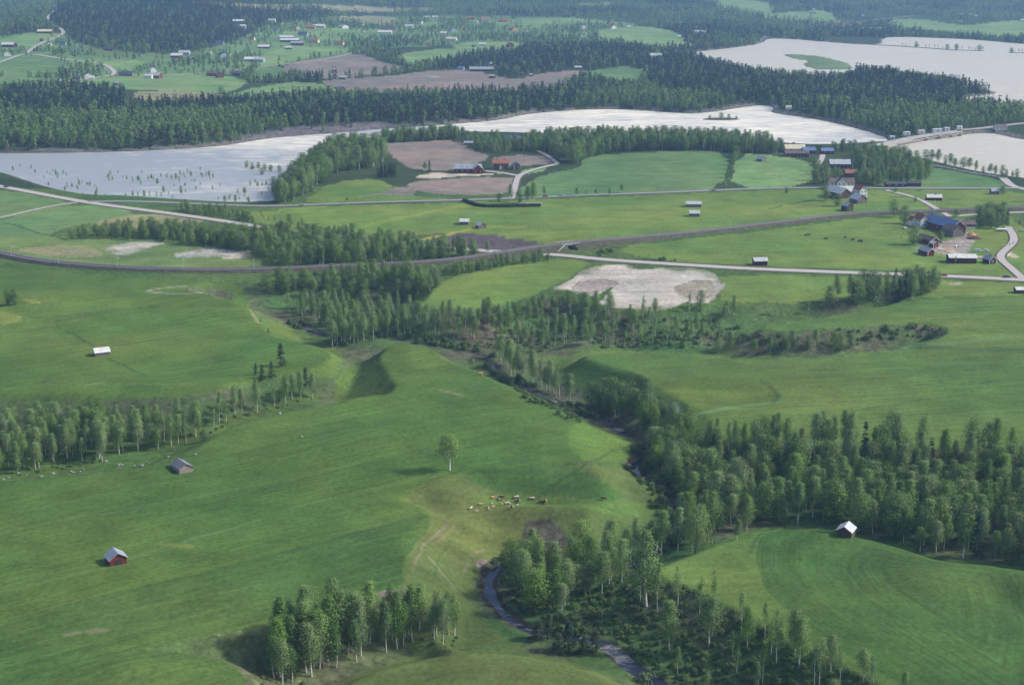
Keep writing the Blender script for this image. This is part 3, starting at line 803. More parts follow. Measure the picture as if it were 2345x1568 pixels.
# ------------------------------------------------------------------ water
def water(name, poly, a, b, mat, foam):
    """flat or slightly falling sheet with a grid of points for the foam"""
    x0, y0 = poly.min(0); x1, y1 = poly.max(0)
    st = max(4.0, (x1 - x0) / 260)
    # the sheet runs a little under its banks
    nx, ny = int((x1 - x0) / st) + 3, int((y1 - y0) / st) + 3
    X, Y = np.meshgrid(x0 - st + np.arange(nx) * st, y0 - st + np.arange(ny) * st)
    ok = (inside(poly, X.ravel(), Y.ravel()) | (seg_dist(poly, X.ravel(), Y.ravel(), True, 30) < st * 1.6)).reshape(X.shape)
    cell = ok[:-1, :-1] & ok[1:, :-1] & ok[:-1, 1:] & ok[1:, 1:]
    used = -np.ones(X.size, int); F = []; V = []
    ids = np.arange(X.size).reshape(X.shape)
    jj, ii = np.where(cell)
    quads = np.stack([ids[jj, ii], ids[jj, ii + 1], ids[jj + 1, ii + 1], ids[jj + 1, ii]], 1)
    un, inv = np.unique(quads, return_inverse=True)
    xs, ys = X.ravel()[un], Y.ravel()[un]
    V = np.stack([xs, ys, a + b * xs], 1)
    me = mesh_from(name, V, inv.reshape(-1, 4), mat, None, True)
    f = foam(xs, ys)
    at = me.attributes.new('foam', 'FLOAT', 'POINT'); at.data.foreach_set('value', f.astype(np.float32))
    o = link(name, me); o['kind'] = 'structure'
    return o
def river_foam(x, y):
    # white water from the dam down to the bend, streaks fading below it
    f = np.clip((x + 520) / 420, 0, 1.05)
    top = np.interp(x, *[np.array(v) for v in ([-480, -330, -250, -150, 500], [1600, 1640, 1690, 1760, 1800])])
    f = f * .95 - .12
    bank = seg_dist(river_w, x, y, True, 200)
    f = np.where(x < -180, f + .3 * np.clip((y - np.interp(x, [-520, -180], [1540, 1480])) / 80, -1.2, .6), f)
    return f + (fnoise(x, y, 60, 91, 3) - .5) * .8
river_o = water('river', river_w, RIVER_A, RIVER_B, 'river_water', river_foam)
water('pond', pond_w, POND_Z, 0, 'lake_water', lambda x, y: x * 0)
water('lake', lake_w, LAKE_Z, 0, 'lake_water', lambda x, y: x * 0)
def ribbon(name, line, w, mat, dz=.0, z=None, kind='structure', skirt=0.0, skirt_mat=None, ends=True):
    P = line[:, :2]
    T = np.gradient(P, axis=0); T /= np.hypot(T[:, 0], T[:, 1])[:, None] + 1e-9
    N = np.stack([-T[:, 1], T[:, 0]], 1)
    w = np.broadcast_to(w, (len(P),))[:, None] / 2
    A = P + N * w; B = P - N * w
    def zz(Q):
        return np.full(len(Q), z) if z is not None else H(Q[:, 0], Q[:, 1]) + dz
    if z is None:
        zc = np.maximum(zz(P), np.maximum(zz(A), zz(B)))
        k = np.ones(5) / 5
        zc = np.convolve(np.pad(zc, 2, 'edge'), k, 'valid')
        zc = np.maximum(zc, np.maximum(zz(A), zz(B)) - dz * .5)
        za = zb = zc
    else:
        za, zb = zz(A), zz(B)
    V = [*np.column_stack([A, za]), *np.column_stack([B, zb])]
    n = len(P)
    F = [(i, i + n, i + n + 1, i + 1) for i in range(n - 1)]; mi = [0] * (n - 1)
    mats = [mat]
    if skirt:
        mats.append(skirt_mat)
        A2 = A + N * skirt; B2 = B - N * skirt
        V += [*np.column_stack([A2, H(A2[:, 0], A2[:, 1]) - .3]), *np.column_stack([B2, H(B2[:, 0], B2[:, 1]) - .3])]
        F += [(i, i + 1, i + 1 + 2 * n, i + 2 * n) for i in range(n - 1)] + [(i + n, i + 3 * n, i + 1 + 3 * n, i + 1 + n) for i in range(n - 1)]
        mi += [1] * (2 * n - 2)
    me = mesh_from(name, V, F, mats, mi)
    o = link(name, me)
    if kind: o['kind'] = kind
    o_line = np.column_stack([P, za])
    return o, o_line
_sw = half_width(stream_w[:, 0], stream_w[:, 1]) * 2 + 1.6
so, _ = ribbon('stream', stream_w, _sw + 1.2, 'stream_water', z=STREAM_Z)
_sa = so.data.attributes.new('foam', 'FLOAT', 'POINT')
_fv = np.tile(np.clip((fnoise(stream_w[:, 0], stream_w[:, 1], 20, 3, 2) - .55) * 4, 0, 1), 2)
_sa.data.foreach_set('value', _fv.astype(np.float32))

# ------------------------------------------------------------------ roads and railway
ROADS = []
def road(name, pts, w, mat, dz=.35, skirt=2.0, sm='embankment'):
    L = hit_line(pts, 2, 8)
    # even spacing on the ground
    d = np.r_[0, np.cumsum(np.hypot(*np.diff(L[:, :2], axis=0).T))]
    n = max(4, int(d[-1] / 7)); t = np.linspace(0, d[-1], n)
    P = np.column_stack([np.interp(t, d, L[:, k]) for k in range(3)])
    for _ in range(4):
        P[1:-1, :2] = (P[:-2, :2] + 2 * P[1:-1, :2] + P[2:, :2]) / 4
    o, line = ribbon(name, P, w, mat, dz, skirt=skirt, skirt_mat=sm)
    ROADS.append((P[:, :2], w))
    return o, line
road('main_road', [(-300,378),(0,427),(90,444),(180,461),(240,470),(470,500),(586,519),(690,532),(760,541),(880,556),(1015,568),(1140,577),(1240,583),(1305,585),(1335,592),(1450,600),(1600,609),(1740,618),(2100,630),(2280,638),(2345,643),(2700,655)], 8.0, 'gravel_road')
road('river_road', [(200,463),(240,461),(300,461),(400,465),(586,473),(640,472),(760,468),(900,463),(1060,459),(1172,455),(1300,449),(1500,442),(1650,436),(1760,431),(1900,430),(2000,431),(2100,432),(2345,431),(2700,430)], 6.0, 'asphalt_pale')
road('farm_track', [(2345,641),(2328,626),(2308,608),(2292,596),(2285,590),(2292,580),(2318,561),(2324,552),(2322,540),(2308,520)], 5.0, 'gravel_road')
road('side_track', [(-200,530),(0,501),(75,481),(130,470),(180,463)], 3.5, 'gravel_road', .3, 1.0)
road('lane', [(2028,436),(2090,450),(2115,461),(2150,482),(2176,497)], 4.5, 'gravel_road')
road('lane', [(2188,496),(2240,491),(2345,486),(2700,478)], 4.5, 'gravel_road')
road('lane', [(2700,500),(2400,445),(2330,431),(2316,428),(2304,415),(2296,407)], 7.0, 'gravel_road')
road('lane', [(2296,407),(2240,399),(2200,391),(2160,382),(2112,375)], 4.0, 'asphalt_pale')
road('lane', [(1172,456),(1177,440),(1180,425),(1186,403),(1196,398),(1225,388),(1252,381),(1275,376)], 5.0, 'gravel_road')
road('lane', [(1278,376),(1262,362),(1245,352),(1232,346)], 4.0, 'gravel_road')
road('lane', [(1190,404),(1140,393),(1110,392)], 5.0, 'gravel_road')
road('village_road', [(-60,165),(40,128),(62,122),(110,130),(160,138),(225,145),(250,152),(268,172),(225,178),(150,190)], 7.0, 'gravel_road')
road('village_road', [(62,122),(75,110),(105,95),(138,84),(150,70),(100,50),(125,25),(140,12)], 7.0, 'gravel_road')
road('village_road', [(268,172),(330,176),(450,170),(560,158),(600,153),(690,144),(780,130),(825,118)], 6.0, 'gravel_road')
road('village_road', [(1400,53),(1460,53),(1560,60)], 6.0, 'gravel_road')
road('village_road', [(1875,56),(2000,47),(2050,41),(2095,37)], 6.0, 'gravel_road')
road('dam_road', [(1962,336),(1975,338),(1990,333),(2015,331)], 6.0, 'asphalt_pale')
road('dam_road', [(2200,298),(2225,297),(2265,292),(2335,283),(2500,270)], 7.0, 'gravel_road')
road('yard', [(2288,592),(2260,592),(2210,588),(2160,575),(2130,560)], 5.0, 'gravel_road', .2, 1)
road('yard', [(1872,378),(1882,366),(1884,355)], 5.0, 'gravel_road', .3, 1)

RAIL_PTS = [(-300,545),(-80,568),(0,583),(40,593),(100,603),(200,612),(300,618),(430,622),(580,622),(735,616),(890,609),(1010,602),(1110,592),(1207,580),(1290,570),(1347,563),(1422,556),(1572,538),(1700,523),(1809,511),(1909,497),(2009,490),(2084,488),(2184,484),(2345,480),(2700,470)]
_L = hit_line(RAIL_PTS, 2, 8)
_d = np.r_[0, np.cumsum(np.hypot(*np.diff(_L[:, :2], axis=0).T))]
_t = np.linspace(0, _d[-1], int(_d[-1] / 6))
RP = np.column_stack([np.interp(_t, _d, _L[:, k]) for k in range(3)])
for _ in range(10): RP[1:-1, :2] = (RP[:-2, :2] + 2 * RP[1:-1, :2] + RP[2:, :2]) / 4
RP[:, 2] = H(RP[:, 0], RP[:, 1])
_k = np.ones(25) / 25
_z = np.convolve(np.pad(RP[:, 2], 12, 'edge'), _k, 'valid') + 1.9
bx_, by_, _ = hit([1318], [572]); 
_z = _z + 2.2 * np.exp(-((RP[:, 0] - bx_) ** 2 + (RP[:, 1] - by_) ** 2) / 60 ** 2)
RP[:, 2] = np.maximum(_z, RP[:, 2] + .6)
def bank(name, P, w, top, skirt_mat):
    T = np.gradient(P[:, :2], axis=0); T /= np.hypot(T[:, 0], T[:, 1])[:, None]
    N = np.stack([-T[:, 1], T[:, 0]], 1); n = len(P)
    A = P[:, :2] + N * w / 2; B = P[:, :2] - N * w / 2
    def foot(Q, s):
        Q2 = Q + N * s * np.maximum(1.0, (P[:, 2] - H(Q[:, 0], Q[:, 1])) * 1.6)[:, None]
        return Q2, H(Q2[:, 0], Q2[:, 1]) - .3
    A2, za = foot(A, 1); B2, zb = foot(B, -1)
    V = [*np.column_stack([A, P[:, 2]]), *np.column_stack([B, P[:, 2]]), *np.column_stack([A2, za]), *np.column_stack([B2, zb])]
    F = [(i, i + n, i + n + 1, i + 1) for i in range(n - 1)]; mi = [0] * (n - 1)
    F += [(i, i + 1, i + 1 + 2 * n, i + 2 * n) for i in range(n - 1)] + [(i + n, i + 3 * n, i + 1 + 3 * n, i + 1 + n) for i in range(n - 1)]; mi += [1] * (2 * n - 2)
    me = mesh_from(name, V, F, [top, skirt_mat], mi)
    return link(name, me), N
gap = np.hypot(RP[:, 0] - bx_, RP[:, 1] - by_) < 9
i0, i1 = np.where(gap)[0][[0, -1]]
for seg in (RP[:i0 + 1], RP[i1:]):
    ro, N_ = bank('railway', seg, 6.5, 'ballast', 'embankment'); ro['kind'] = 'structure'
ROADS.append((RP[:, :2], 8.0))
_T2 = np.gradient(RP[:, :2], axis=0); _T2 /= np.hypot(_T2[:, 0], _T2[:, 1])[:, None]; RN = np.stack([-_T2[:, 1], _T2[:, 0]], 1)
for s in (-.72, .72):
    n = len(RP); V = []; F = []
    for i in range(n):
        c = RP[i, :2] + RN[i] * s
        for (a, b) in ((-.07, .05), (-.07, .25), (.07, .25), (.07, .05)):
            V.append((c[0] + RN[i, 0] * a, c[1] + RN[i, 1] * a, RP[i, 2] + b))
    for i in range(n - 1):
        for k in range(3):
            F.append((4 * i + k, 4 * i + k + 1, 4 * i + k + 5, 4 * i + k + 4))
    r = link('rail', mesh_from('rail', V, F, 'rail_steel'), ro)

# ------------------------------------------------------------------ trees
def prof(kind, t):
    if kind == 'birch': return np.clip((t + .06) ** .55 * np.clip(1 - t, 0, 1) ** .92 * 1.85, 0, 1)
    if kind == 'broad': return np.sqrt(np.clip(1 - (2 * np.clip(t, 0, 1) ** .85 - 1) ** 2, .02, 1))
    if kind == 'spruce': return np.clip(1 - t, 0, 1) ** .9 * .97 + .03
    if kind == 'pine': return np.clip(t * 3, 0, 1) * np.clip(1 - t, 0, 1) ** .5 * 1.1
    return np.sqrt(np.clip(1 - t * t, 0.02, 1))

def leaves(kind, h0, h1, rmax, ncl, per, size, rng, lean=(0, 0)):
    t = rng.random(ncl) ** (.9 if kind != 'spruce' else 1.15)
    a = rng.random(ncl) * 2 * math.pi
    R = prof(kind, t) * rmax
    rr = R * np.sqrt(rng.uniform(.12, 1, ncl)) * rng.uniform(.75, 1.12, ncl)
    cx = np.cos(a) * rr + lean[0] * t; cy = np.sin(a) * rr + lean[1] * t; cz = h0 + t * (h1 - h0)
    spread = rmax * (.20 if kind != 'spruce' else .15)
    N = ncl * per
    k = np.repeat(np.arange(ncl), per)
    vert = 1.5 if kind == 'birch' else (.45 if kind in ('spruce', 'pine') else .9)
    px = cx[k] + rng.normal(0, spread, N); py = cy[k] + rng.normal(0, spread, N); pz = cz[k] + rng.normal(0, spread * vert, N)
    if kind == 'spruce': pz -= np.hypot(px, py) * .25
    pz = np.clip(pz, h0 * .8, h1)
    out = np.stack([px, py, np.full(N, 0.0)], 1); out /= np.linalg.norm(out, axis=1)[:, None] + .3
    cc = np.stack([px / rmax, py / rmax, (pz - (h0 * .6 + h1 * .4)) / (h1 - h0) * 1.7], 1); cc /= np.linalg.norm(cc, axis=1)[:, None] + .15
    nrm = cc * 1.0 + out * .3 + rng.normal(0, .36, (N, 3)) + np.array([0, 0, .2])
    nrm /= np.linalg.norm(nrm, axis=1)[:, None]
    r = rng.normal(0, 1, (N, 3)); u = np.cross(nrm, r); u /= np.linalg.norm(u, axis=1)[:, None]; w = np.cross(nrm, u)
    s = size * rng.uniform(.6, 1.3, N)[:, None]
    C = np.stack([px, py, pz], 1)
    V = np.stack([C - u * s * .5, C - w * s * .36, C + u * s * .5, C + w * s * .36], 1).reshape(-1, 3)
    tint = np.clip(.5 + rng.normal(0, .2, ncl)[k] + rng.normal(0, .1, N), 0, 1)
    return V, np.repeat(tint, 4)

def tube(P, R, n=6):
    V = []; F = []
    for (p, r) in zip(P, R):
        for k in range(n):
            a = 2 * math.pi * k / n
            V.append((p[0] + math.cos(a) * r, p[1] + math.sin(a) * r, p[2]))
    for i in range(len(P) - 1):
        for k in range(n):
            F.append((i * n + k, i * n + (k + 1) % n, (i + 1) * n + (k + 1) % n, (i + 1) * n + k))
    return V, F

def make_tree(kind, seed, h, base, rmax, ncl, per, size, trunk, leafm, barkm, limbs=5, stems=1, sides=6):
    rng = np.random.default_rng(seed)
    lean = rng.normal(0, .03 * h, 2)
    TV = []; TF = []
    for s in range(stems):
        off = rng.normal(0, .25, 2) if stems > 1 else (0, 0)
        hh = h * (.93 if s == 0 else rng.uniform(.6, .85))
        bend = rng.normal(0, .02 * h, 2)
        P = [(off[0] + (lean[0] + off[0] * 2) * q + bend[0] * math.sin(q * 3), off[1] + (lean[1] + off[1] * 2) * q + bend[1] * math.sin(q * 3), q * hh - .4 * (q == 0)) for q in (0, .25, .5, .75, 1)]
        V, F = tube(P, [trunk * x for x in (1.15, .9, .7, .45, .12)], sides)
        o = len(TV); TV += V; TF += [tuple(i + o for i in f) for f in F]
    for k in range(limbs):
        q = rng.uniform(max(base / h - .05, .1), .85); a = rng.random() * 6.28; L = rmax * prof(kind, (q * h - base) / (h - base + 1e-6) if q * h > base else .1) * .8 + .3
        p0 = np.array([lean[0] * q, lean[1] * q, q * h * .93]); p1 = p0 + np.array([math.cos(a) * L, math.sin(a) * L, L * (.7 if kind != 'spruce' else -.1)])
        V, F = tube([p0, p1], [trunk * .3, trunk * .08], 3)
        o = len(TV); TV += V; TF += [tuple(i + o for i in f) for f in F]
    LV, tint = leaves(kind, base, h, rmax, ncl, per, size, rng, lean)
    nq = len(LV) // 4
    LF = np.arange(nq * 4).reshape(-1, 4)
    tm = mesh_from('trunk', TV, TF, barkm, None, True)
    cm = mesh_from('crown', LV, LF, leafm)
    at = cm.attributes.new('tint', 'FLOAT', 'POINT'); at.data.foreach_set('value', tint.astype(np.float32))
    n0 = len(TV)
    both = mesh_from('tree', list(TV) + list(LV), TF + [tuple(f) for f in (LF + n0)], [barkm, leafm], [0] * len(TF) + [1] * nq)
    at = both.attributes.new('tint', 'FLOAT', 'POINT'); at.data.foreach_set('value', np.concatenate([np.full(n0, .5), tint]).astype(np.float32))
    return tm, cm, both

# every kind at unit size: built 10 m tall and scaled to its own height
TREES = {}
TREES['birch'] = [make_tree('birch', 100 + i, 10, 2.4 + .5 * (i % 3), 1.95 + .2 * (i % 3), 90, 36, .235, .11, 'leaf_birch', 'bark_birch', 7) for i in range(7)]
TREES['slim'] = [make_tree('birch', 200 + i, 10, 3.4, 1.5, 46, 22, .25, .085, 'leaf_birch', 'bark_birch', 9) for i in range(5)]
TREES['broad'] = [make_tree('broad', 300 + i, 10, 1.0, 2.9 + .3 * (i % 3), 90, 28, .34, .16, 'leaf_broad', 'bark_dark', 5) for i in range(6)]
TREES['aspen'] = [make_tree('birch', 400 + i, 10, 2.8, 1.75, 80, 34, .235, .12, 'leaf_aspen', 'bark_birch', 5) for i in range(5)]
TREES['spruce'] = [make_tree('spruce', 500 + i, 10, .8, 1.55 + .2 * (i % 2), 90, 20, .26, .14, 'needle', 'bark_dark', 0) for i in range(5)]
TREES['pine'] = [make_tree('pine', 550 + i, 10, 4.5, 1.9, 45, 12, .36, .13, 'needle_pine', 'bark_dark', 5) for i in range(3)]
TREES['shrub'] = [make_tree('dome', 600 + i, 10, .6, 7.5, 34, 12, 1.7, .25, 'leaf_shrub', 'bark_dark', 6, 3) for i in range(4)]
TREES['pale'] = [make_tree('broad', 650, 10, 1.5, 2.0, 40, 14, .36, .12, 'leaf_pale', 'bark_dark', 5)]
FAR = {}
FAR['leaf'] = [make_tree('birch', 700 + i, 10, .8, 2.5, 24, 8, 0.9, .12, ('leaf_broad', 'leaf_birch', 'leaf_aspen', 'leaf_broad')[i], 'bark_dark', 0, 1, 3)[2] for i in range(4)]
FAR['needle'] = [make_tree('spruce', 720 + i, 10, .3, 1.95, 24, 8, .8, .12, 'needle', 'bark_dark', 0, 1, 3)[2] for i in range(3)]
def clump(seed, kinds, n, rad):
    rng = np.random.default_rng(seed)
    V = []; T = []; MI = []
    mats = ['leaf_broad', 'leaf_birch', 'needle']
    for i in range(n):
        k = kinds[rng.integers(len(kinds))]
        a = rng.random() * 6.28; r = rad * math.sqrt(rng.random()); s = rng.uniform(.75, 1.25)
        LV, tint = leaves('spruce' if k == 2 else 'birch', .3, 10 * s, (1.7 if k == 2 else 2.3) * s, 7, 4, 1.5, rng)
        V.append(LV + np.array([math.cos(a) * r, math.sin(a) * r, 0])); T.append(tint); MI += [k] * (len(LV) // 4)
    V = np.concatenate(V); F = np.arange(len(V)).reshape(-1, 4)
    me = mesh_from('tree', V, F, mats, MI)
    at = me.attributes.new('tint', 'FLOAT', 'POINT'); at.data.foreach_set('value', np.concatenate(T).astype(np.float32))
    return me
FAR['clump_leaf'] = [clump(800 + i, [0, 1, 0], 6, 11) for i in range(3)]
FAR['clump_needle'] = [clump(820 + i, [2, 2, 2, 0], 6, 11) for i in range(3)]

def stuff_forest(name, label, cat, pts, meshes, group=None):
    """one object: a point for every tree, each point carries a tree mesh of its own size and turn"""
    pts = np.asarray(pts)                       # x y z height rot index
    me = bpy.data.meshes.new(name)
    me.vertices.add(len(pts)); me.vertices.foreach_set('co', pts[:, :3].astype(np.float32).ravel())
    for nm, col in (('size', 3), ('turn', 4), ('wide', 6)):
        at = me.attributes.new(nm, 'FLOAT', 'POINT'); at.data.foreach_set('value', pts[:, col].astype(np.float32))
    at = me.attributes.new('which', 'INT', 'POINT'); at.data.foreach_set('value', pts[:, 5].astype(np.int32))
    o = link(name, me); o['kind'] = 'stuff'; tag(o, label, cat)
    ng = bpy.data.node_groups.new(name, 'GeometryNodeTree')
    ng.interface.new_socket('Geometry', in_out='INPUT', socket_type='NodeSocketGeometry')
    ng.interface.new_socket('Geometry', in_out='OUTPUT', socket_type='NodeSocketGeometry')
    n, l = ng.nodes, ng.links
    gi = n.new('NodeGroupInput'); go = n.new('NodeGroupOutput')
    iop = n.new('GeometryNodeInstanceOnPoints')
    j = n.new('GeometryNodeJoinGeometry')
    for me2 in reversed(meshes):
        src = SRC.get(me2.name)
        if src is None:
            src = bpy.data.objects.new('tree', me2); SRC[me2.name] = src
        oi = n.new('GeometryNodeObjectInfo'); oi.inputs['Object'].default_value = src; oi.inputs['As Instance'].default_value = True
        l.new(oi.outputs['Geometry'], j.inputs[0])
    def attr(nm, ty):
        a = n.new('GeometryNodeInputNamedAttribute'); a.data_type = ty; a.inputs['Name'].default_value = nm
        return a.outputs[0]
    l.new(gi.outputs[0], iop.inputs['Points']); l.new(j.outputs[0], iop.inputs['Instance'])
    iop.inputs['Pick Instance'].default_value = True
    l.new(attr('which', 'INT'), iop.inputs['Instance Index'])
    cz = n.new('ShaderNodeCombineXYZ'); l.new(attr('turn', 'FLOAT'), cz.inputs[2]); l.new(cz.outputs[0], iop.inputs['Rotation'])
    cs = n.new('ShaderNodeCombineXYZ'); w = attr('wide', 'FLOAT'); l.new(w, cs.inputs[0]); l.new(w, cs.inputs[1]); l.new(attr('size', 'FLOAT'), cs.inputs[2]); l.new(cs.outputs[0], iop.inputs['Scale'])
    l.new(iop.outputs[0], go.inputs[0])
    md = o.modifiers.new('trees', 'NODES'); md.node_group = ng
    return o
SRC = {}

def scatter(pts, spacing, seed, jitter=.45, world=False):
    poly = pts if world else hit_poly(pts, 1)
    rng = np.random.default_rng(seed)
    x0, y0 = poly.min(0); x1, y1 = poly.max(0)
    nx, ny = int((x1 - x0) / spacing) + 2, int((y1 - y0) / spacing) + 2
    X, Y = np.meshgrid(x0 + np.arange(nx) * spacing, y0 + np.arange(ny) * spacing)
    X = X + (np.arange(ny) % 2)[:, None] * spacing * .5
    X = (X + rng.uniform(-jitter, jitter, X.shape) * spacing).ravel(); Y = (Y + rng.uniform(-jitter, jitter, Y.shape) * spacing).ravel()
    m = inside(poly, X, Y)
    return X[m], Y[m]

def off_roads(x, y, m=4):
    ok = np.ones(len(x), bool)
    for (P, w) in ROADS:
        ok &= seg_dist(P, x, y, False, 30) > w / 2 + m
    return ok

# groves: name for the labels, outline of the trunks' feet, spacing, mix of kinds, heights
GROVES = [
 ('the stony creek grove', [(-90,990),(40,985),(200,995),(330,990),(420,985),(470,970),(500,975),(470,1000),(420,1020),(330,1040),(230,1062),(150,1066),(60,1086),(-90,1100)], 5.7, {'birch': .8, 'slim': .15, 'broad': .05}, (11, 17)),
 ('the stony creek grove', [(-90,955),(40,965),(200,978),(330,975),(430,968),(420,985),(330,990),(200,995),(40,985),(-90,990)], 10, {'birch': .7, 'slim': .3}, (10, 14)),
 ('upper creek grove', [(470,965),(540,938),(620,920),(690,905),(750,895),(755,905),(690,920),(640,932),(560,952),(500,978)], 5.4, {'birch': .7, 'slim': .25, 'broad': .05}, (11, 16)),
 ('birches behind the meadow spur', [(720,735),(800,740),(900,745),(1040,755),(1110,775),(1080,790),(1000,775),(900,770),(800,790),(770,805),(740,770)], 5.4, {'birch': .75, 'slim': .25}, (11, 16)),
 ('birches under the upper wood', [(640,700),(760,705),(900,715),(1060,722),(1180,740),(1150,765),(1040,750),(900,738),(780,732),(700,738),(650,720)], 6.8, {'birch': .6, 'slim': .4}, (10, 15)),
 ('the brown hillock', [(1180,745),(1300,740),(1450,735),(1640,730),(1700,745),(1640,790),(1500,795),(1350,795),(1200,795),(1130,785)], 8.5, {'slim': .7, 'birch': .3}, (9, 13)),
 ('slope below the pale field', [(1290,712),(1380,710),(1500,722),(1640,705),(1700,715),(1680,730),(1560,732),(1400,730),(1300,728)], 10, {'birch': .6, 'slim': .3, 'broad': .1}, (9, 14)),
 ('copse left of pale field', [(1070,738),(1150,715),(1250,690),(1320,690),(1330,700),(1280,720),(1200,745),(1110,758)], 5.5, {'broad': .6, 'birch': .4}, (7, 11)),
 ('the streamside birch strip', [(1115,830),(1150,858),(1200,885),(1245,908),(1290,935),(1330,935),(1300,905),(1240,880),(1190,850),(1150,810)], 4.4, {'slim': .4, 'birch': .6}, (11, 16)),
 ('the bank alders', [(1340,930),(1395,948),(1440,978),(1485,1005),(1520,1020),(1580,1010),(1560,960),(1520,940),(1470,925),(1400,915)], 5.0, {'broad': .75, 'birch': .25}, (9, 14)),
 ('the stream bend thicket', [(1490,1040),(1475,1065),(1500,1095),(1540,1125),(1575,1170),(1600,1150),(1620,1080),(1600,1020),(1530,1020)], 5.0, {'broad': .8, 'birch': .2}, (8, 14)),
 ('the big right wood', [(1600,1000),(1700,1012),(1850,1018),(2000,1025),(2200,1035),(2440,1040),(2440,1325),(2345,1298),(2250,1282),(2150,1276),(2030,1236),(1900,1206),(1760,1200),(1690,1218),(1620,1250),(1570,1262),(1560,1180),(1600,1120),(1620,1060)], 5.7, {'birch': .45, 'aspen': .27, 'broad': .25, 'spruce': .03}, (11, 18)),
 ('the meadow edge birches', [(1440,1270),(1480,1245),(1540,1225),(1600,1235),(1640,1240),(1600,1258),(1540,1276),(1480,1295),(1450,1300)], 6.0, {'birch': .9, 'broad': .1}, (13, 18)),
 ('the stream bend grove', [(1150,1310),(1200,1298),(1280,1305),(1340,1315),(1400,1318),(1440,1310),(1450,1335),(1400,1345),(1385,1375),(1330,1400),(1270,1415),(1220,1400),(1170,1380)], 6.2, {'birch': .8, 'broad': .2}, (12, 17)),
 ('the upper stream bank', [(1310,1270),(1380,1272),(1450,1250),(1470,1270),(1420,1290),(1340,1292)], 6.5, {'birch': .9, 'broad': .1}, (10, 15)),
 ('the bottom grove', [(622,1490),(660,1465),(740,1450),(830,1440),(900,1432),(960,1440),(1030,1445),(1075,1450),(1060,1470),(980,1482),(880,1500),(800,1525),(740,1550),(700,1575),(630,1575)], 3.7, {'aspen': .55, 'birch': .45}, (13, 19)),
 ('the scrubby bottom slope', [(1500,1520),(1600,1500),(1720,1510),(1850,1550),(1980,1590),(2000,1640),(1600,1640),(1530,1570)], 11, {'slim': .8, 'birch': .2}, (9, 14)),
 ('the wood below the railway', [(570,652),(700,642),(820,634),(900,628),(985,640),(1015,662),(960,680),(880,692),(800,694),(700,686),(610,672)], 6.0, {'broad': .65, 'birch': .35}, (8, 13)),
 ('the belt under the railway', [(1000,628),(1080,616),(1180,598),(1285,588),(1285,594),(1180,608),(1090,624),(1010,636)], 5.5, {'broad': 1}, (5, 8)),
 ('the wood between road and railway', [(470,548),(560,545),(700,545),(780,552),(900,566),(1050,582),(1150,585),(1240,586),(1100,592),(1000,600),(900,606),(740,612),(640,612),(600,600),(590,580),(480,566)], 6.2, {'broad': .5, 'birch': .3, 'aspen': .2}, (9, 14)),
 ('the round-topped copse', [(140,545),(180,540),(250,532),(330,528),(400,530),(460,535),(480,548),(560,560),(590,575),(580,582),(500,572),(400,556),(300,548),(200,548)], 6.0, {'broad': .85, 'birch': .15}, (7, 11)),
 ('the thicket beside the main road', [(400,478),(480,480),(560,492),(600,510),(570,512),(500,500),(410,486)], 6.0, {'broad': 1}, (5, 8)),
 ('the wet scrub east of the main road', [(600,500),(700,520),(720,535),(640,525),(590,512)], 8.0, {'slim': .6, 'broad': .4}, (6, 10)),
 ('the tall meadow copse', [(1868,702),(1880,690),(1960,680),(2060,668),(2150,664),(2165,672),(2100,684),(2000,700),(1920,708)], 5.2, {'broad': .5, 'birch': .35, 'spruce': .15}, (12, 17)),
 ('the low meadow thicket', [(1650,712),(1740,706),(1860,700),(1870,712),(1800,716),(1700,722)], 6.5, {'broad': .5, 'slim': .5}, (6, 11)),
 ('the right gully', [(1615,808),(1640,798),(1760,795),(1900,788),(1970,785),(1970,800),(1850,812),(1700,815)], 6.0, {'broad': .7, 'birch': .3}, (6, 10)),
 ('the wooded river point', [(640,456),(665,425),(690,398),(740,362),(790,345),(870,345),(885,368),(860,385),(780,392),(740,415),(700,445),(660,465),(610,468)], 6.2, {'broad': .6, 'birch': .3, 'spruce': .1}, (13, 21)),
 ('the small dark spruce clump on the point', [(862,400),(905,398),(910,408),(870,411)], 4.5, {'spruce': 1}, (9, 12)),
 ('the bank trees above the ploughed field', [(875,322),(960,318),(1060,313),(1062,318),(960,324),(880,329)], 5.0, {'broad': .6, 'birch': .4}, (11, 16)),
 ('the trees round the upper farm', [(1050,320),(1100,318),(1190,330),(1230,338),(1200,352),(1130,352),(1090,345)], 9, {'broad': .6, 'birch': .4}, (8, 13)),
 ('the wood along the near river bank', [(1200,325),(1300,320),(1400,320),(1640,322),(1700,332),(1790,340),(1800,352),(1700,352),(1640,345),(1560,345),(1480,346),(1400,350),(1340,364),(1330,376),(1290,376),(1250,352),(1210,345)], 6.5, {'broad': .45, 'birch': .35, 'spruce': .2}, (11, 17)),
 ('the garden wood of the middle farm', [(1950,352),(2000,350),(2060,362),(2110,378),(2130,395),(2132,420),(2080,424),(2040,420),(2000,426),(1960,420),(1950,405),(1975,395),(1960,375)], 7.2, {'broad': .5, 'birch': .35, 'spruce': .15}, (9, 14)),
 ('the trees along the lane by the long red house', [(1860,425),(1865,395),(1872,372),(1882,385),(1900,400),(1930,405),(1925,415),(1890,425)], 8, {'broad': .6, 'birch': .4}, (7, 11)),
 ('the trees between the red house and the dam', [(1895,345),(1930,335),(1960,338),(1980,345),(1950,350),(1910,352)], 8, {'broad': .7, 'spruce': .3}, (7, 11)),
 ('the trees behind the right farm', [(2235,495),(2260,490),(2300,495),(2312,520),(2270,528),(2235,520)], 6.5, {'broad': .8, 'spruce': .2}, (9, 13)),
]
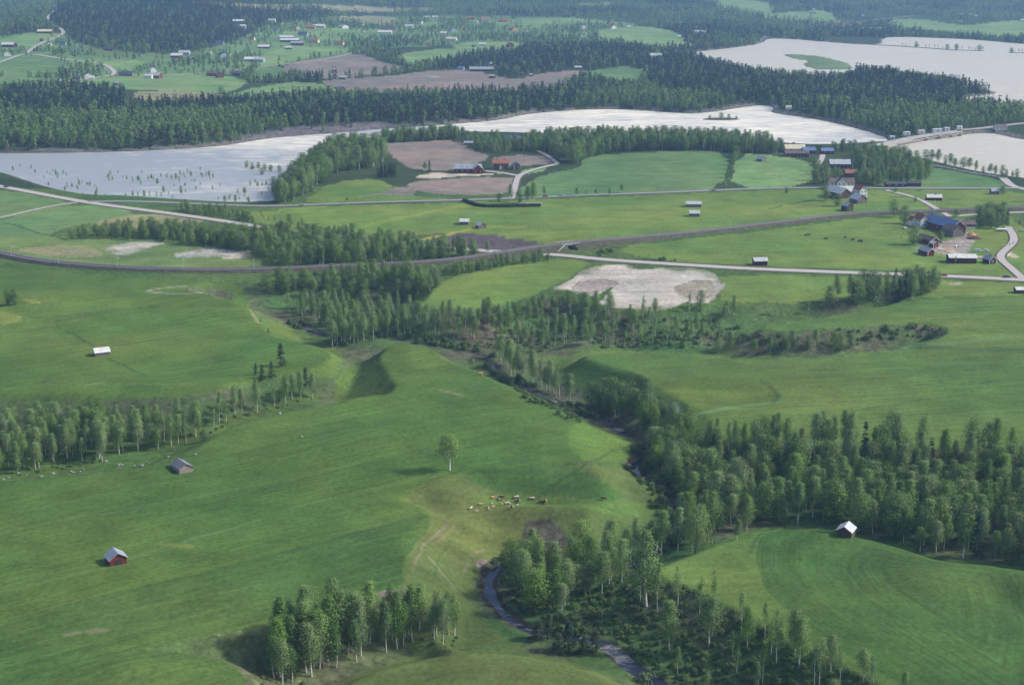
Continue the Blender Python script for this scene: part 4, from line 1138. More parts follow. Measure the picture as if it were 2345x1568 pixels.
# single trees one can point at: kind, foot, height in survey pixels, label
SINGLES = [
 ('birch', 1030, 1077, 82, 'lone oval birch standing in the middle of the big meadow', 1.4),
 ('broad', 468, 1009, 28, 'lone dark round bush at the edge of the creek slope', 1.1),
 ('broad', 20, 697, 34, 'left half of the round double tree by the yellow flowers', 1.1),
 ('broad', 34, 698, 38, 'right half of the round double tree by the yellow flowers', 1.1),
 ('spruce', 645, 838, 54, 'tallest dark conifer above the creek grove', 1.5),
 ('spruce', 601, 872, 38, 'dark conifer left of the pair above the creek grove', 1.7),
 ('spruce', 624, 866, 38, 'dark conifer in the middle of the trio above the creek grove', 1.7),
 ('spruce', 701, 884, 44, 'dark conifer rising from the right end of the creek grove', 1.5),
 ('spruce', 586, 858, 28, 'smallest dark conifer left of the trio above the creek grove', 1.6),
 ('spruce', 596, 738, 9, 'tiny conifer on the slope below the bend of the pale track', 1.6),
 ('spruce', 614, 762, 12, 'small conifer on the slope left of the dark pool', 1.6),
 ('spruce', 1228, 1467, 44, 'dark juniper-like bush left end of the row by the lower stream', 2.6),
 ('spruce', 1254, 1461, 58, 'slender dark conifer behind the row by the lower stream', 1.8),
 ('spruce', 1282, 1494, 48, 'broad dark conifer left of the tallest one by the lower stream', 2.8),
 ('spruce', 1303, 1488, 66, 'tallest dark conifer in the row by the lower stream', 2.0),
 ('spruce', 1338, 1497, 44, 'squat dark conifer beside the dark bank of the lower stream', 2.8),
 ('spruce', 1364, 1494, 48, 'dark conifer at the right end of the row by the lower stream', 2.4),
 ('shrub', 1476, 1562, 22, 'round bush standing in the stream bed at the bottom edge', 1.3),
 ('birch', 1481, 1388, 167, 'tall birch with long white trunk alone on the scrubby slope', .95),
 ('slim', 1506, 1399, 108, 'slender birch right of the tall white-trunked one on the scrubby slope', .9),
 ('slim', 1466, 1380, 105, 'thin grey birch left of the tall white-trunked one', .9),
 ('slim', 1552, 1392, 92, 'bare dark-stemmed birch on the crest of the scrubby slope', .9),
 ('birch', 1534, 1488, 112, 'birch with broad crown halfway down the scrubby slope', .95),
 ('slim', 1601, 1415, 95, 'thin birch against the right meadow edge', .9),
 ('birch', 1623, 1480, 112, 'multi-stemmed birch in the middle of the scrubby slope', 1.0),
 ('slim', 1636, 1391, 80, 'sparse birch whose pale stem stands out before the right meadow', .8),
 ('slim', 1630, 1455, 70, 'short thin birch beside the multi-stemmed one', .9),
 ('slim', 1697, 1449, 92, 'thin birch on the rim right of the scrubby slope', .9),
 ('birch', 1712, 1485, 95, 'birch just under the rim right of the scrubby slope', .9),
 ('slim', 1751, 1461, 80, 'sparse birch on the rim nearest the mown meadow', .9),
 ('slim', 1765, 1499, 88, 'slender birch left of the pair on the lower rim', .9),
 ('slim', 1778, 1519, 120, 'slender birch right of the pair on the lower rim', .9),
 ('birch', 1819, 1502, 102, 'birch crown standing before the mown meadow, nearest its curved edge', .9),
 ('birch', 1829, 1528, 110, 'bushy birch on the lower rim below the curved field edge', .95),
 ('slim', 1876, 1566, 105, 'birch with long bare stem near the bottom edge', .9),
 ('birch', 1902, 1542, 85, 'round-crowned birch near the bottom edge', .9),
 ('slim', 1923, 1561, 78, 'sparse birch right of the round-crowned one at the bottom', .9),
 ('birch', 1975, 1566, 78, 'birch left of the pair at the lower right rim', .9),
 ('slim', 1998, 1571, 66, 'thin birch right of the pair at the lower right rim', .9),
 ('birch', 2071, 1579, 42, 'last birch at the bottom edge inside the right meadow', 1.0),
 ('slim', 1686, 1545, 66, 'small birch low on the scrubby slope', .9),
 ('slim', 1746, 1566, 96, 'slender birch low on the scrubby slope by the bottom edge', .9),
 ('broad', 1592, 1267, 105, 'big round-crowned birch with forked trunk at the wood edge', .85),
 ('aspen', 1688, 1235, 46, 'small bright leafy tree at the corner of the wood', 1.5),
 ('birch', 1708, 1214, 76, 'birch with white trunk at the corner of the right meadow', 1.0),
 ('broad', 1690, 348, 26, 'topmost tree of the slanting tree row between two fields', 1.3),
 ('broad', 1686, 358, 24, 'second tree from the top of the slanting row', 1.2),
 ('broad', 1682, 368, 22, 'third tree from the top of the slanting row', 1.2),
 ('broad', 1679, 378, 22, 'fourth tree from the top of the slanting row', 1.2),
 ('aspen', 1675, 388, 22, 'middle tree of the slanting row between two fields', 1.2),
 ('broad', 1671, 398, 20, 'fourth tree from the bottom of the slanting row', 1.2),
 ('broad', 1667, 408, 20, 'third tree from the bottom of the slanting row', 1.2),
 ('aspen', 1663, 419, 22, 'second tree from the bottom of the slanting row', 1.2),
 ('broad', 1658, 432, 18, 'lowest tree of the slanting row beside the river road', 1.1),
 ('birch', 1247, 449, 22, 'small dark tree beside the hedge corner on the river road', 1.2),
 ('birch', 1321, 449, 19, 'leftmost tree of the roadside row above the two hay barns', 1.4),
 ('slim', 1342, 449, 16, 'palest second tree of the roadside row', 1.3),
 ('birch', 1365, 449, 18, 'third tree of the roadside row', 1.1),
 ('birch', 1397, 448, 18, 'fourth dense tree of the roadside row', 1.5),
 ('birch', 1424, 441, 19, 'broadest tree of the roadside row, set back from the road', 1.5),
 ('slim', 1507, 439, 12, 'small last tree of the roadside row', 1.4),
 ('broad', 2296, 445, 20, 'round tree beside the small barn at the right edge', 1.4),
 ('broad', 1801, 442, 14, 'small round tree by the river road left of the middle farm', 1.3),
 ('broad', 1889, 460, 34, 'dark tree left of the middle farm barns', 1.1),
 ('broad', 1918, 472, 28, 'round tree in front of the middle farm barns', 1.5),
 ('broad', 2096, 462, 12, 'round bush beside the slanting lane', 1.6),
 ('broad', 2050, 440, 10, 'bush below the river road by the junction', 2.0),
 ('broad', 2047, 497, 40, 'tall tree at the left end of the right farm garden', 1.0),
 ('broad', 2072, 512, 40, 'dark spreading tree left of the white farmhouse', 1.3),
 ('broad', 2092, 560, 44, 'big light green tree in front of the white farmhouse', 1.2),
 ('broad', 2152, 558, 32, 'tree growing against the big blue-roofed barn', .9),
 ('slim', 2188, 604, 18, 'small tree in front of the pale-roofed red barn', 1.6),
 ('spruce', 2306, 516, 34, 'dark spruce tips behind the right farm', 1.2),
 ('spruce', 2335, 514, 12, 'small spruce by the lane at the right edge', 1.6),
 ('broad', 2190, 498, 20, 'tree by the lane behind the big barn', 1.2),
 ('birch', 973, 393, 22, 'light tree left of the spruce by the upper field', 1.3),
 ('spruce', 984, 393, 26, 'dark spruce by the corner of the ploughed field', 1.3),
 ('birch', 795, 462, 12, 'single small tree on the slope above the river road', 1.6),
 ('spruce', 743, 416, 24, 'dark spruce at the foot of the wooded point', 1.4),
 ('spruce', 712, 440, 26, 'dark spruce right of the flooded trees', 1.3),
 ('spruce', 692, 446, 30, 'dark spruce at the edge of the flooded river', 1.3),
 ('birch', 1222, 468, 50, 'tall tree at the right end of the hedged graveyard', .9),
 ('birch', 1208, 468, 42, 'tree inside the hedged graveyard, second from its right end', .9),
 ('broad', 1188, 466, 30, 'dark round tree in the middle of the hedged graveyard', 1.1),
 ('birch', 1170, 462, 40, 'tree at the left side of the hedged graveyard', .8),
 ('broad', 1143, 462, 20, 'small tree at the left end of the hedged graveyard', 1.2),
 ('pale', 1133, 596, 26, 'pale willow by the main road west of the railway bridge', 1.3),
 ('pale', 1352, 754, 20, 'whitish blossoming tree on the slope below the pale field', 1.0),
 ('pale', 940, 688, 12, 'whitish blossoming tree at the corner of the green field', 1.2),
 ('birch', 1362, 726, 60, 'tall birch standing below the pale field, left of the gap', .95),
 ('birch', 1395, 722, 54, 'tall birch just below the pale field', 1.0),
 ('birch', 1681, 722, 44, 'birch on the slope right of the pale field', .9),
 ('birch', 1663, 730, 40, 'birch with leaning stem right of the pale field', .9),
 ('slim', 1780, 722, 34, 'thin birch left of the tall copse', 1.0),
 ('slim', 1850, 718, 28, 'small birch close to the tall copse', 1.2),
 ('broad', 278, 211, 20, 'single round tree above the far spruce forest', 1.4),
 ('broad', 507, 216, 17, 'single round tree at the end of the far hay field', 1.5),
]
# trees on the pond shore and trees standing in the flood
for i, (u, v, h, w) in enumerate([(2120,371,28,1.1),(2134,373,30,1.1),(2147,376,34,1.1),(2164,379,24,.8),(2176,384,32,1.2),(2187,388,26,1.1),(2205,386,26,1.3),(2219,390,28,1.2),(2234,394,26,1),(2251,398,18,.9),(2266,401,26,1.2),(2278,403,24,1.2),(2295,406,28,1),(2304,408,20,1),(2318,409,18,1),(2328,408,22,1)]):
    SINGLES.append(('birch' if i % 3 else 'broad', u, v, h, 'tree number from the left in the row on the pond shore', w))
ORD = ['first', 'second', 'third', 'fourth', 'fifth', 'sixth', 'seventh', 'eighth', 'ninth', 'tenth', 'eleventh', 'twelfth', 'thirteenth', 'fourteenth', 'fifteenth', 'sixteenth']
k = 0
for i, s in enumerate(SINGLES):
    if s[4].startswith('tree number'):
        SINGLES[i] = s[:4] + ('%s tree from the left in the row on the pond shore' % ORD[k],) + s[5:]; k += 1

KINDNAME = {'birch': 'birch_tree', 'slim': 'birch_tree', 'aspen': 'leafy_tree', 'broad': 'leafy_tree', 'spruce': 'conifer_tree', 'pine': 'conifer_tree', 'shrub': 'shrub', 'pale': 'leafy_tree'}
def plant(kind, x, y, h, label, group=None, wide=1.0, seed=None, z=None, flat=False, name=None):
    r = random.Random(seed if seed is not None else int(x * 31 + y * 17))
    tm, cm, both = r.choice(TREES[kind])
    zz = float(H([x], [y])[0]) if z is None else z
    s = h / 10.0
    name = name or KINDNAME[kind]
    if flat:
        o = link(name, both, None, (x, y, zz - .1)); o.rotation_euler = (0, 0, r.random() * 6.28); o.scale = (s * wide, s * wide, s)
    else:
        o = empty(name, (x, y, zz - .1), r.random() * 6.28, (s * wide, s * wide, s))
        link('trunk', tm, o); link('crown', cm, o)
    return tag(o, label, 'shrub' if kind == 'shrub' else 'tree', group)

def scale_at(x, y, z=0):
    """survey pixels per metre at a place"""
    return FPX / (y * CT + (CAM_H - z) * ST)

for (kind, u, v, hp, label, wide) in SINGLES:
    x, y, z = hit([u], [v]); x, y, z = float(x[0]), float(y[0]), float(z[0])
    h = hp / scale_at(x, y, z) / math.cos(PITCH + math.atan((v - 784) / FPX))
    far = y > 1200
    grp = 'trees in a row on the pond shore' if 'pond shore' in label else ('roadside row of trees' if 'roadside row' in label else ('slanting tree row' if 'slanting row' in label or 'slanting tree row' in label else None))
    plant(kind, x, y, max(2.0, h), label, grp, wide * (1.25 if kind == 'birch' else 1), flat=far)

pool = []
for gi, (where, pts, sp, mix, hr) in enumerate(GROVES):
    X, Y = scatter(pts, sp, 1000 + gi)
    ok = off_roads(X, Y, 2.5) & (seg_dist(stream_w, X, Y, False, 30) > 3.5)
    for pw in (river_w, pond_w): ok &= ~inside(pw, X, Y)
    X, Y = X[ok], Y[ok]
    rng = np.random.default_rng(2000 + gi)
    ks = list(mix); p = np.array([mix[k] for k in ks]); p = p / p.sum()
    for x, y in zip(X, Y):
        kind = ks[rng.choice(len(ks), p=p)]
        h = rng.uniform(*hr) * (1.0 if kind not in ('slim',) else .95) * (.78 if rng.random() < .2 else 1)
        pool.append([y, x, kind, h, gi, where, rng.uniform(.82, 1.2)])
pool.sort(key=lambda r: r[0])
cnt = {}
rest = {}
LIMIT = {'birch_tree': 240, 'leafy_tree': 240, 'conifer_tree': 60}
DESC = {'birch': 'pale-trunked birch', 'slim': 'thin pale-trunked birch', 'aspen': 'bright green leafy tree', 'broad': 'dense round leafy tree', 'spruce': 'dark conifer'}
chosen = {}
for r in pool:
    nm = KINDNAME[r[2]]
    if cnt.get(nm, 0) < LIMIT[nm]:
        cnt[nm] = cnt.get(nm, 0) + 1
        chosen.setdefault(r[5], []).append(r)
    else:
        rest.setdefault(r[5], []).append((r[0], r[1], r[2], r[3], r[6]))
ORDN = ['first', 'second', 'third', 'fourth', 'fifth', 'sixth', 'seventh', 'eighth', 'ninth', 'tenth', 'eleventh', 'twelfth', 'thirteenth', 'fourteenth', 'fifteenth', 'sixteenth', 'seventeenth', 'eighteenth', 'nineteenth', 'twentieth']
for where, L in chosen.items():
    L.sort(key=lambda r: r[0])
    per = 14 if len(L) < 120 else 19
    rows = [L[i:i + per] for i in range(0, len(L), per)]
    for ri, R in enumerate(rows):
        R.sort(key=lambda r: r[1])
        rowname = 'front' if ri == 0 else (ORDN[ri] if ri < 20 else 'back')
        for ci, (y, x, kind, h, gi, _w, wide) in enumerate(R):
            side, k = ('left', ci) if ci < len(R) / 2 else ('right', len(R) - 1 - ci)
            pos = ('at the %s end' % side) if k == 0 else '%s from the %s' % (ORDN[k], side)
            size = 'tall' if h > 14 else ('small' if h < 10.5 else 'mid-sized')
            lab = '%s %s %s, %s row, %s' % (size, DESC[kind], pos, rowname, where)
            if len(lab.split()) > 16: lab = '%s %s %s, %s row, %s' % (size, {'thin pale-trunked birch': 'thin birch', 'bright green leafy tree': 'bright tree', 'dense round leafy tree': 'round tree'}.get(DESC[kind], DESC[kind]), pos, rowname, where)
            if len(lab.split()) > 16: lab = lab.replace('mid-sized ', '').replace(', the ', ', ')
            if len(lab.split()) > 16: print('LONG', lab)
            plant(kind, x, y, h, lab, 'trees of ' + where, wide, seed=int(x * 100) & 65535)
for where, L in rest.items():
    kinds = sorted({r[2] for r in L}); meshes = []; base = {}
    for k in kinds:
        base[k] = len(meshes); meshes += [t[2] for t in TREES[k]][:3]
    rng = np.random.default_rng(len(L))
    P = np.array([[r[1], r[0], 0, r[3] / 10, rng.random() * 6.28, base[r[2]] + rng.integers(min(3, len(TREES[r[2]]))), r[3] / 10 * r[4]] for r in L])
    P[:, 2] = H(P[:, 0], P[:, 1]) - .1
    w = where.replace('the ', '', 1) if where.startswith('the ') else where
    stuff_forest('grove', 'more trees of ' + w, 'trees', P, meshes)

# ---- far woods
HILL = [(100,25),(250,0),(520,8),(742,26),(738,50),(640,60),(560,95),(450,122),(380,125),(240,100),(130,70)]
DARKW = [HILL, [(1480,130),(1560,128),(1700,170),(1740,200),(1640,220),(1480,215)], [(975,140),(1000,120),(1250,100),(1490,110),(1490,135),(1250,160),(1000,166)],
         [(1935,190),(1950,165),(2060,180),(2240,205),(2285,212),(2180,222),(1940,210)], [(0,210),(120,205),(760,225),(760,240),(300,270),(0,260)], [(560,270),(800,235),(1040,230),(1160,240),(1150,262),(1010,280),(760,300)]]
DARKW_W = [hit_poly(p, 1) for p in DARKW]
NEARBANK = hit_poly([(-400,356),(0,349),(350,342),(586,320),(760,305),(1000,286),(1150,273),(1340,251),(1580,258),(1760,238),(1900,276),(2036,316),(2110,303),(2180,296),(2265,288),(2345,280),(2800,280),(2800,262),(2345,252),(2240,240),(2190,232),(2285,214),(2240,206),(2150,191),(2000,174),(1945,170),(1940,186),(1890,188),(1780,182),(1700,169),(1556,124),(1495,125),(1478,190),(1470,195),(1370,195),(1270,212),(1000,216),(800,220),(560,232),(300,243),(270,240),(300,208),(60,202),(-400,196)], 1)
farfields = [w for w, f in zip(FIELD_W, FIELDS) if w[:, 1].mean() > 1500]
POLY_NO = farfields + [river_w, pond_w, lake_w]
HOUSE_XY = []
def far_ring(y0, y1, spacing, seed, leafm, needm, hr, wide, name, label):
    X, Y = scatter(np.array([[-.55 * y0, y0], [.55 * y0, y0], [.55 * y1, y1], [-.55 * y1, y1]]), spacing, seed, .75, world=True)
    ok = np.ones(len(X), bool)
    for pw in POLY_NO: ok &= ~inside(pw, X, Y)
    ok &= off_roads(X, Y, spacing * .35)
    inb = inside(NEARBANK, X, Y)
    d = seg_dist(lake_w, X, Y, True, 30) < 6; ok &= ~d
    ok &= seg_dist(river_w, X, Y, True, 30) > 5
    # south of the river the woods are planted grove by grove
    south = (Y < 2150) & ~inb & (Y < 2230 - .0 * X)
    pn = fnoise(X, Y, 260, 51, 3)
    vil = inside(VILLAGE, X, Y)
    rng = np.random.default_rng(seed)
    keep = np.where(vil, rng.random(len(X)) < np.clip((pn - .34) * 2.8, .1, .8), True)
    open_ = (pn > .60) & ~vil & (Y > 2600)
    for dw in DARKW_W: open_ &= ~inside(dw, X, Y)
    barm = inside(bar, X, Y) & (rng.random(len(X)) < .8)
    ok &= keep & ~open_ & ~south & ~barm
    hh = np.array(HOUSE_XY)
    if len(hh):
        for hx, hy, rr in hh:
            # a house keeps its yard and the side it shows
            ok &= ~((np.abs(X - hx) < rr) & (Y > hy - rr * 5) & (Y < hy + rr * .8))
    X, Y = X[ok], Y[ok]
    dark = np.zeros(len(X), bool)
    for dw in DARKW_W: dark |= inside(dw, X, Y)
    pd = np.where(dark, .76, np.clip((fnoise(X, Y, 170, 71, 2) - .42) * 3.2, .06, .75)) * np.where(vil[ok], .5, 1)
    nd = rng.random(len(X)) < pd
    n1, n2 = len(leafm), len(needm)
    which = np.where(nd, n1 + rng.integers(0, n2, len(X)), rng.integers(0, n1, len(X)))
    h = rng.uniform(*hr, len(X)) / 10 * np.where(nd, 1.15, .95) * np.where(vil[ok], .8, 1) * (.75 + .5 * fnoise(X, Y, 120, 33, 2))
    P = np.column_stack([X, Y, H(X, Y) - .2, h, rng.random(len(X)) * 6.28, which, h * wide * rng.uniform(.8, 1.2, len(X))])
    print(name, len(P))
    stuff_forest(name, label, 'forest', P, leafm + needm)
def plant_far_woods():
    far_ring(1380, 2250, 7.0, 61, FAR['leaf'], FAR['needle'], (7, 15.5), 1.2, 'forest', 'mixed spruce and birch forest along the far river bank')
    far_ring(2250, 3600, 10.0, 62, FAR['leaf'], FAR['needle'], (7, 15), 1.4, 'forest', 'trees and woods around the far village')
    far_ring(3600, 9500, 26.0, 63, FAR['clump_leaf'], FAR['clump_needle'], (12, 19), 1.1, 'forest', 'distant forest beyond the village up to the top of the view')

# ------------------------------------------------------------------ buildings
def box(V, F, x0, x1, y0, y1, z0, z1):
    o = len(V)
    V += [(x0, y0, z0), (x1, y0, z0), (x1, y1, z0), (x0, y1, z0), (x0, y0, z1), (x1, y0, z1), (x1, y1, z1), (x0, y1, z1)]
    F += [(o, o + 3, o + 2, o + 1), (o + 4, o + 5, o + 6, o + 7), (o, o + 1, o + 5, o + 4), (o + 1, o + 2, o + 6, o + 5), (o + 2, o + 3, o + 7, o + 6), (o + 3, o, o + 4, o + 7)]

def place(u, v):
    x, y, z = hit([u], [v])
    return float(x[0]), float(y[0]), float(z[0])

def volume(root, L, W, h, rise, wall, roof, ox=0, oy=0, rot=0, over=.4, wins=0, gwins=0, door=None, chim=0, corners=False, frame='paint_white', low=None, storeys=1, trim=False, flat=False):
    """one gabled body: ridge along its own x axis; children of the building"""
    M = Matrix.Translation((ox, oy, 0)) @ Matrix.Rotation(math.radians(rot), 4, 'Z')
    def add(name, V, F, mats, parent=root, mi=None):
        me = mesh_from(name, [tuple(M @ Vector(v)) for v in V], F, mats, mi)
        return link(name, me, parent)
    l, w = L / 2, W / 2
    V = [(-l, -w, -.6), (l, -w, -.6), (l, w, -.6), (-l, w, -.6), (-l, -w, h), (l, -w, h), (l, w, h), (-l, w, h), (-l, 0, h + rise), (l, 0, h + rise)]
    F = [(0, 1, 5, 4), (2, 3, 7, 6), (1, 2, 6, 9, 5), (3, 0, 4, 8, 7), (0, 3, 2, 1), (4, 5, 9, 8), (6, 7, 8, 9)]
    wo = add('wall', V, F, wall)
    if low:
        V = []; F = []; box(V, F, -l - .04, l + .04, -w - .04, w + .04, -.6, h * .45)
        add('lower_wall', V, F, low)
    sl = rise / w
    e = over; th = .14
    V = []; F = []
    for s in (-1, 1):
        o = len(V); ye = s * (w + e); ze = h - e * sl
        V += [(-l - e, 0, h + rise + .03), (l + e, 0, h + rise + .03), (l + e, ye, ze + .03), (-l - e, ye, ze + .03)]
        V += [(-l - e, 0, h + rise + .03 + th), (l + e, 0, h + rise + .03 + th), (l + e, ye, ze + .03 + th), (-l - e, ye, ze + .03 + th)]
        f = [(o, o + 1, o + 2, o + 3), (o + 7, o + 6, o + 5, o + 4), (o + 2, o + 6, o + 7, o + 3), (o + 1, o + 5, o + 6, o + 2), (o + 3, o + 7, o + 4, o)]
        F += f if s > 0 else [tuple(reversed(q)) for q in f]
    ro = add('roof', V, F, roof)
    if chim:
        for c in range(chim):
            V = []; F = []; cx = (-.25 + .5 * c) * L if chim > 1 else .12 * L
            box(V, F, cx - .4, cx + .4, -.35, .35, h + rise * .5, h + rise + 1.0)
            add('chimney', V, F, 'chimney_brick', ro)
    def win(x, y, z, ax, ww=1.0, wh=1.2):
        V = []; F = []; V2 = []; F2 = []
        if ax == 'y':
            s = -1 if y < 0 else 1
            y0, y1 = sorted((y, y + s * .06)); box(V, F, x - ww / 2 - .12, x + ww / 2 + .12, y0, y1, z - wh / 2 - .12, z + wh / 2 + .12)
            y0, y1 = sorted((y + s * .04, y + s * .09)); box(V2, F2, x - ww / 2, x + ww / 2, y0, y1, z - wh / 2, z + wh / 2)
        else:
            s = -1 if x < 0 else 1
            x0, x1 = sorted((x, x + s * .06)); box(V, F, x0, x1, y - ww / 2 - .12, y + ww / 2 + .12, z - wh / 2 - .12, z + wh / 2 + .12)
            x0, x1 = sorted((x + s * .04, x + s * .09)); box(V2, F2, x0, x1, y - ww / 2, y + ww / 2, z - wh / 2, z + wh / 2)
        wo_ = add('window', V, F, frame)
        add('pane', V2, F2, 'window_glass', wo_)
    for st in range(storeys):
        zc = (h / storeys) * (st + .55)
        for k in range(wins):
            x = -l + L * (k + .5) / wins
            if door == 'y' and st == 0 and k == wins // 2: continue
            win(x, -w, zc, 'y')
        for k in range(gwins):
            y = -w + W * (k + .5) / gwins
            win(l, y, zc, 'x'); win(-l, y, zc, 'x')
    if gwins and storeys > 1: win(l, 0, h + rise * .35, 'x', .8, .9)
    V = []; F = []
    if door == 'y': box(V, F, -.5, .5, -w - .07, -w + .02, -.1, 2.0)
    elif door == 'barn': box(V, F, l - .02, l + .07, -min(1.1, w * .45), min(1.1, w * .45), -.1, min(2.0, h * .85))
    elif door == 'barny': box(V, F, -1.2, 1.2, -w - .07, -w + .02, -.1, min(2.4, h * .85))
    if V: add('door', V, F, 'door_dark')
    if corners:
        for sx in (-1, 1):
            for sy in (-1, 1):
                V = []; F = []; box(V, F, sx * l - .12, sx * l + .12, sy * w - .12, sy * w + .12, -.3, h - .02)
                add('corner_board', V, F, frame)
    if trim:
        for s in (-1, 1):
            V = []; F = []; o = 0
            for sx in (1,):
                a = (sx * (l + e + .03), 0, h + rise + .1); b = (sx * (l + e + .03), s * (w + e), h - e * sl + .1)
                V = [a, b, (b[0], b[1], b[2] - .28), (a[0], a[1], a[2] - .28), (a[0] + .05, a[1], a[2]), (b[0] + .05, b[1], b[2]), (b[0] + .05, b[1], b[2] - .28), (a[0] + .05, a[1], a[2] - .28)]
                F = [(0, 1, 2, 3), (7, 6, 5, 4), (0, 4, 5, 1), (3, 2, 6, 7)]
            add('gable_board', V, F, frame)
    return wo

def building(name, label, cat, u, v, rz, vols, group=None, zoff=0):
    x, y, z = place(u, v)
    HOUSE_XY.append((x, y, max(k[0] for k in vols) * .5 + 5))
    o = empty(name, (x, y, z + zoff), math.radians(rz))
    for k in vols:
        a, kw = k[:6], (k[6] if len(k) > 6 else {})
        volume(o, *a, **kw)
    return tag(o, label, cat, group)

# hay barns out in the fields, nearest first
building('hay_barn', 'small red hay barn with blue-grey tin roof on the lower left meadow', 'barn', 266, 1287, -58, [(5.3, 5.4, 2.3, 1.8, 'wood_red', 'tin_grey', dict(over=.45, door='barn'))], 'hay barns')
b2 = building('hay_barn', 'grey log hay barn with shingled roof above the big meadow near the creek', 'barn', 417, 1075, -54, [(7.8, 5.3, 1.9, 1.6, 'logs_grey', 'shingle_grey', dict(over=.45))], 'hay barns')
for i in range(6):      # log courses show on the gable
    for side in (-1, 1):
        V = []; F = []; box(V, F, side * 3.9 - .06, side * 3.9 + .06, -2.72, 2.72, i * .31 + .02, i * .31 + .25)
        link('log', mesh_from('log', V, F, 'logs_grey'), b2)
building('hay_barn', 'grey hay barn with bright white tin roof on the upper left field', 'barn', 233, 812, 26, [(7.0, 5.4, 2.0, 1.6, 'wood_grey', 'tin_white', dict(over=.4))], 'hay barns')
building('hay_barn', 'dark brown hay barn with pale tin roof at the wood edge on the right', 'barn', 1937, 1226, 62, [(5.2, 5.0, 2.5, 1.6, 'wood_brown', 'tin_pale', dict(over=.4))], 'hay barns')
building('hay_barn', 'half hidden hay barn with bluish gable behind the stream thicket', 'barn', 1547, 944, -70, [(5.0, 4.4, 2.0, 2.0, 'paint_blue', 'tin_grey', dict(over=.2))], 'hay barns')
building('hay_barn', 'red-brown hay barn with white roof north of the main road', 'barn', 1740, 606, 5, [(8.2, 5.5, 3.0, 1.6, 'wood_dark_red', 'tin_pale', dict(over=.5))], 'hay barns')
building('hay_barn', 'left one of two white-roofed hay barns above the dark ploughed strip', 'barn', 1064, 513, -4, [(6.2, 5, 2.3, 1.6, 'wood_grey', 'tin_white', dict(over=.4))], 'hay barns')
building('hay_barn', 'right one of two hay barns above the dark ploughed strip, gable forward', 'barn', 1101, 522, -62, [(6.0, 6, 2.3, 2.0, 'wood_grey', 'tin_pale', dict(over=.4))], 'hay barns')
building('hay_barn', 'long hay barn with pale roof, upper of two in the middle field', 'barn', 1588, 473, -2, [(11.6, 5.5, 2.4, 1.7, 'wood_grey', 'tin_pale', dict(over=.4))], 'hay barns')
building('hay_barn', 'short hay barn with pale roof, lower of two in the middle field', 'barn', 1590, 495, -3, [(7.2, 5.5, 2.6, 1.8, 'wood_grey', 'tin_pale', dict(over=.4))], 'hay barns')
building('hay_barn', 'small hay barn in the field right of the slanting tree row', 'barn', 1743, 369, -48, [(7, 6, 2.2, 2.2, 'wood_grey', 'tin_grey', dict(over=.4))], 'hay barns')
building('hay_barn', 'long red-brown barn with white roof and chimney below the river road', 'barn', 2138, 458, -3, [(11.4, 5.5, 2.6, 1.9, 'wood_dark_red', 'tin_white', dict(over=.5, chim=1))], 'hay barns')
building('hay_barn', 'small grey barn beside the round tree near the right edge', 'barn', 2277, 444, 3, [(6.2, 5, 2.6, 2.0, 'wood_grey', 'tin_grey', dict(over=.4))], 'hay barns')
building('hay_barn', 'dark shed under the tree at the upper field road', 'barn', 1296, 371, 10, [(12, 6, 2.4, 2.0, 'wood_brown', 'roof_brown', dict(over=.4))], 'hay barns')
building('shed', 'low shed with white lower edge cut by the right edge', 'shed', 2342, 670, 0, [(9, 5, 2.2, 1.2, 'wood_brown', 'tin_white', dict(over=.4))])

# the upper farm
building('farm_barn', 'long red farm barn with light blue-grey roof and cross wing', 'barn', 1072, 395, -2, [(24, 10, 4.2, 3.4, 'wood_red', 'tin_grey', dict(over=.5, wins=5, low='wood_dark_red')), (12, 9, 4.4, 3.8, 'wood_red', 'tin_pale', dict(ox=8.5, oy=-2.5, rot=-80, over=.5, gwins=2, door='barn', trim=True))], 'upper farm')
building('farmhouse', 'two-storey red farmhouse with orange tiled roof and white porch', 'house', 1147, 386, -2, [(14.5, 8, 5.4, 3.2, 'wood_red', 'roof_tile_orange', dict(wins=5, storeys=2, chim=2, door='y', corners=True, gwins=2)), (3.0, 2.4, 2.6, 1.0, 'paint_white', 'roof_tile_orange', dict(oy=-4.8, rot=-90, over=.2))], 'upper farm')
building('cottage', 'small red cottage with pale gable roof right of the red farmhouse', 'house', 1181, 388, -75, [(7, 6.2, 4.2, 2.6, 'wood_dark_red', 'tin_grey', dict(gwins=2, corners=True, storeys=2))], 'upper farm')
building('villa', 'dark house with broad blue-grey roof between the river trees', 'house', 1177, 328, -25, [(16, 10, 4, 3.6, 'wood_dark_red', 'tin_blue', dict(over=.6, wins=4, chim=1))])
building('villa', 'tan house half hidden by trees right of the blue-roofed one', 'house', 1210, 342, 5, [(11, 8, 4.5, 3, 'paint_ochre', 'roof_brown', dict(wins=3, chim=1))])
building('shed', 'low grey shed under the trees above the ploughed field', 'shed', 1073, 332, 0, [(9, 5, 2.4, 1.4, 'wood_grey', 'tin_grey')])
building('villa', 'low house with steep blue-grey roof at the end of the green field', 'house', 1645, 331, -15, [(15, 10, 3.0, 4.2, 'wood_brown', 'tin_grey', dict(over=.7, wins=3))])

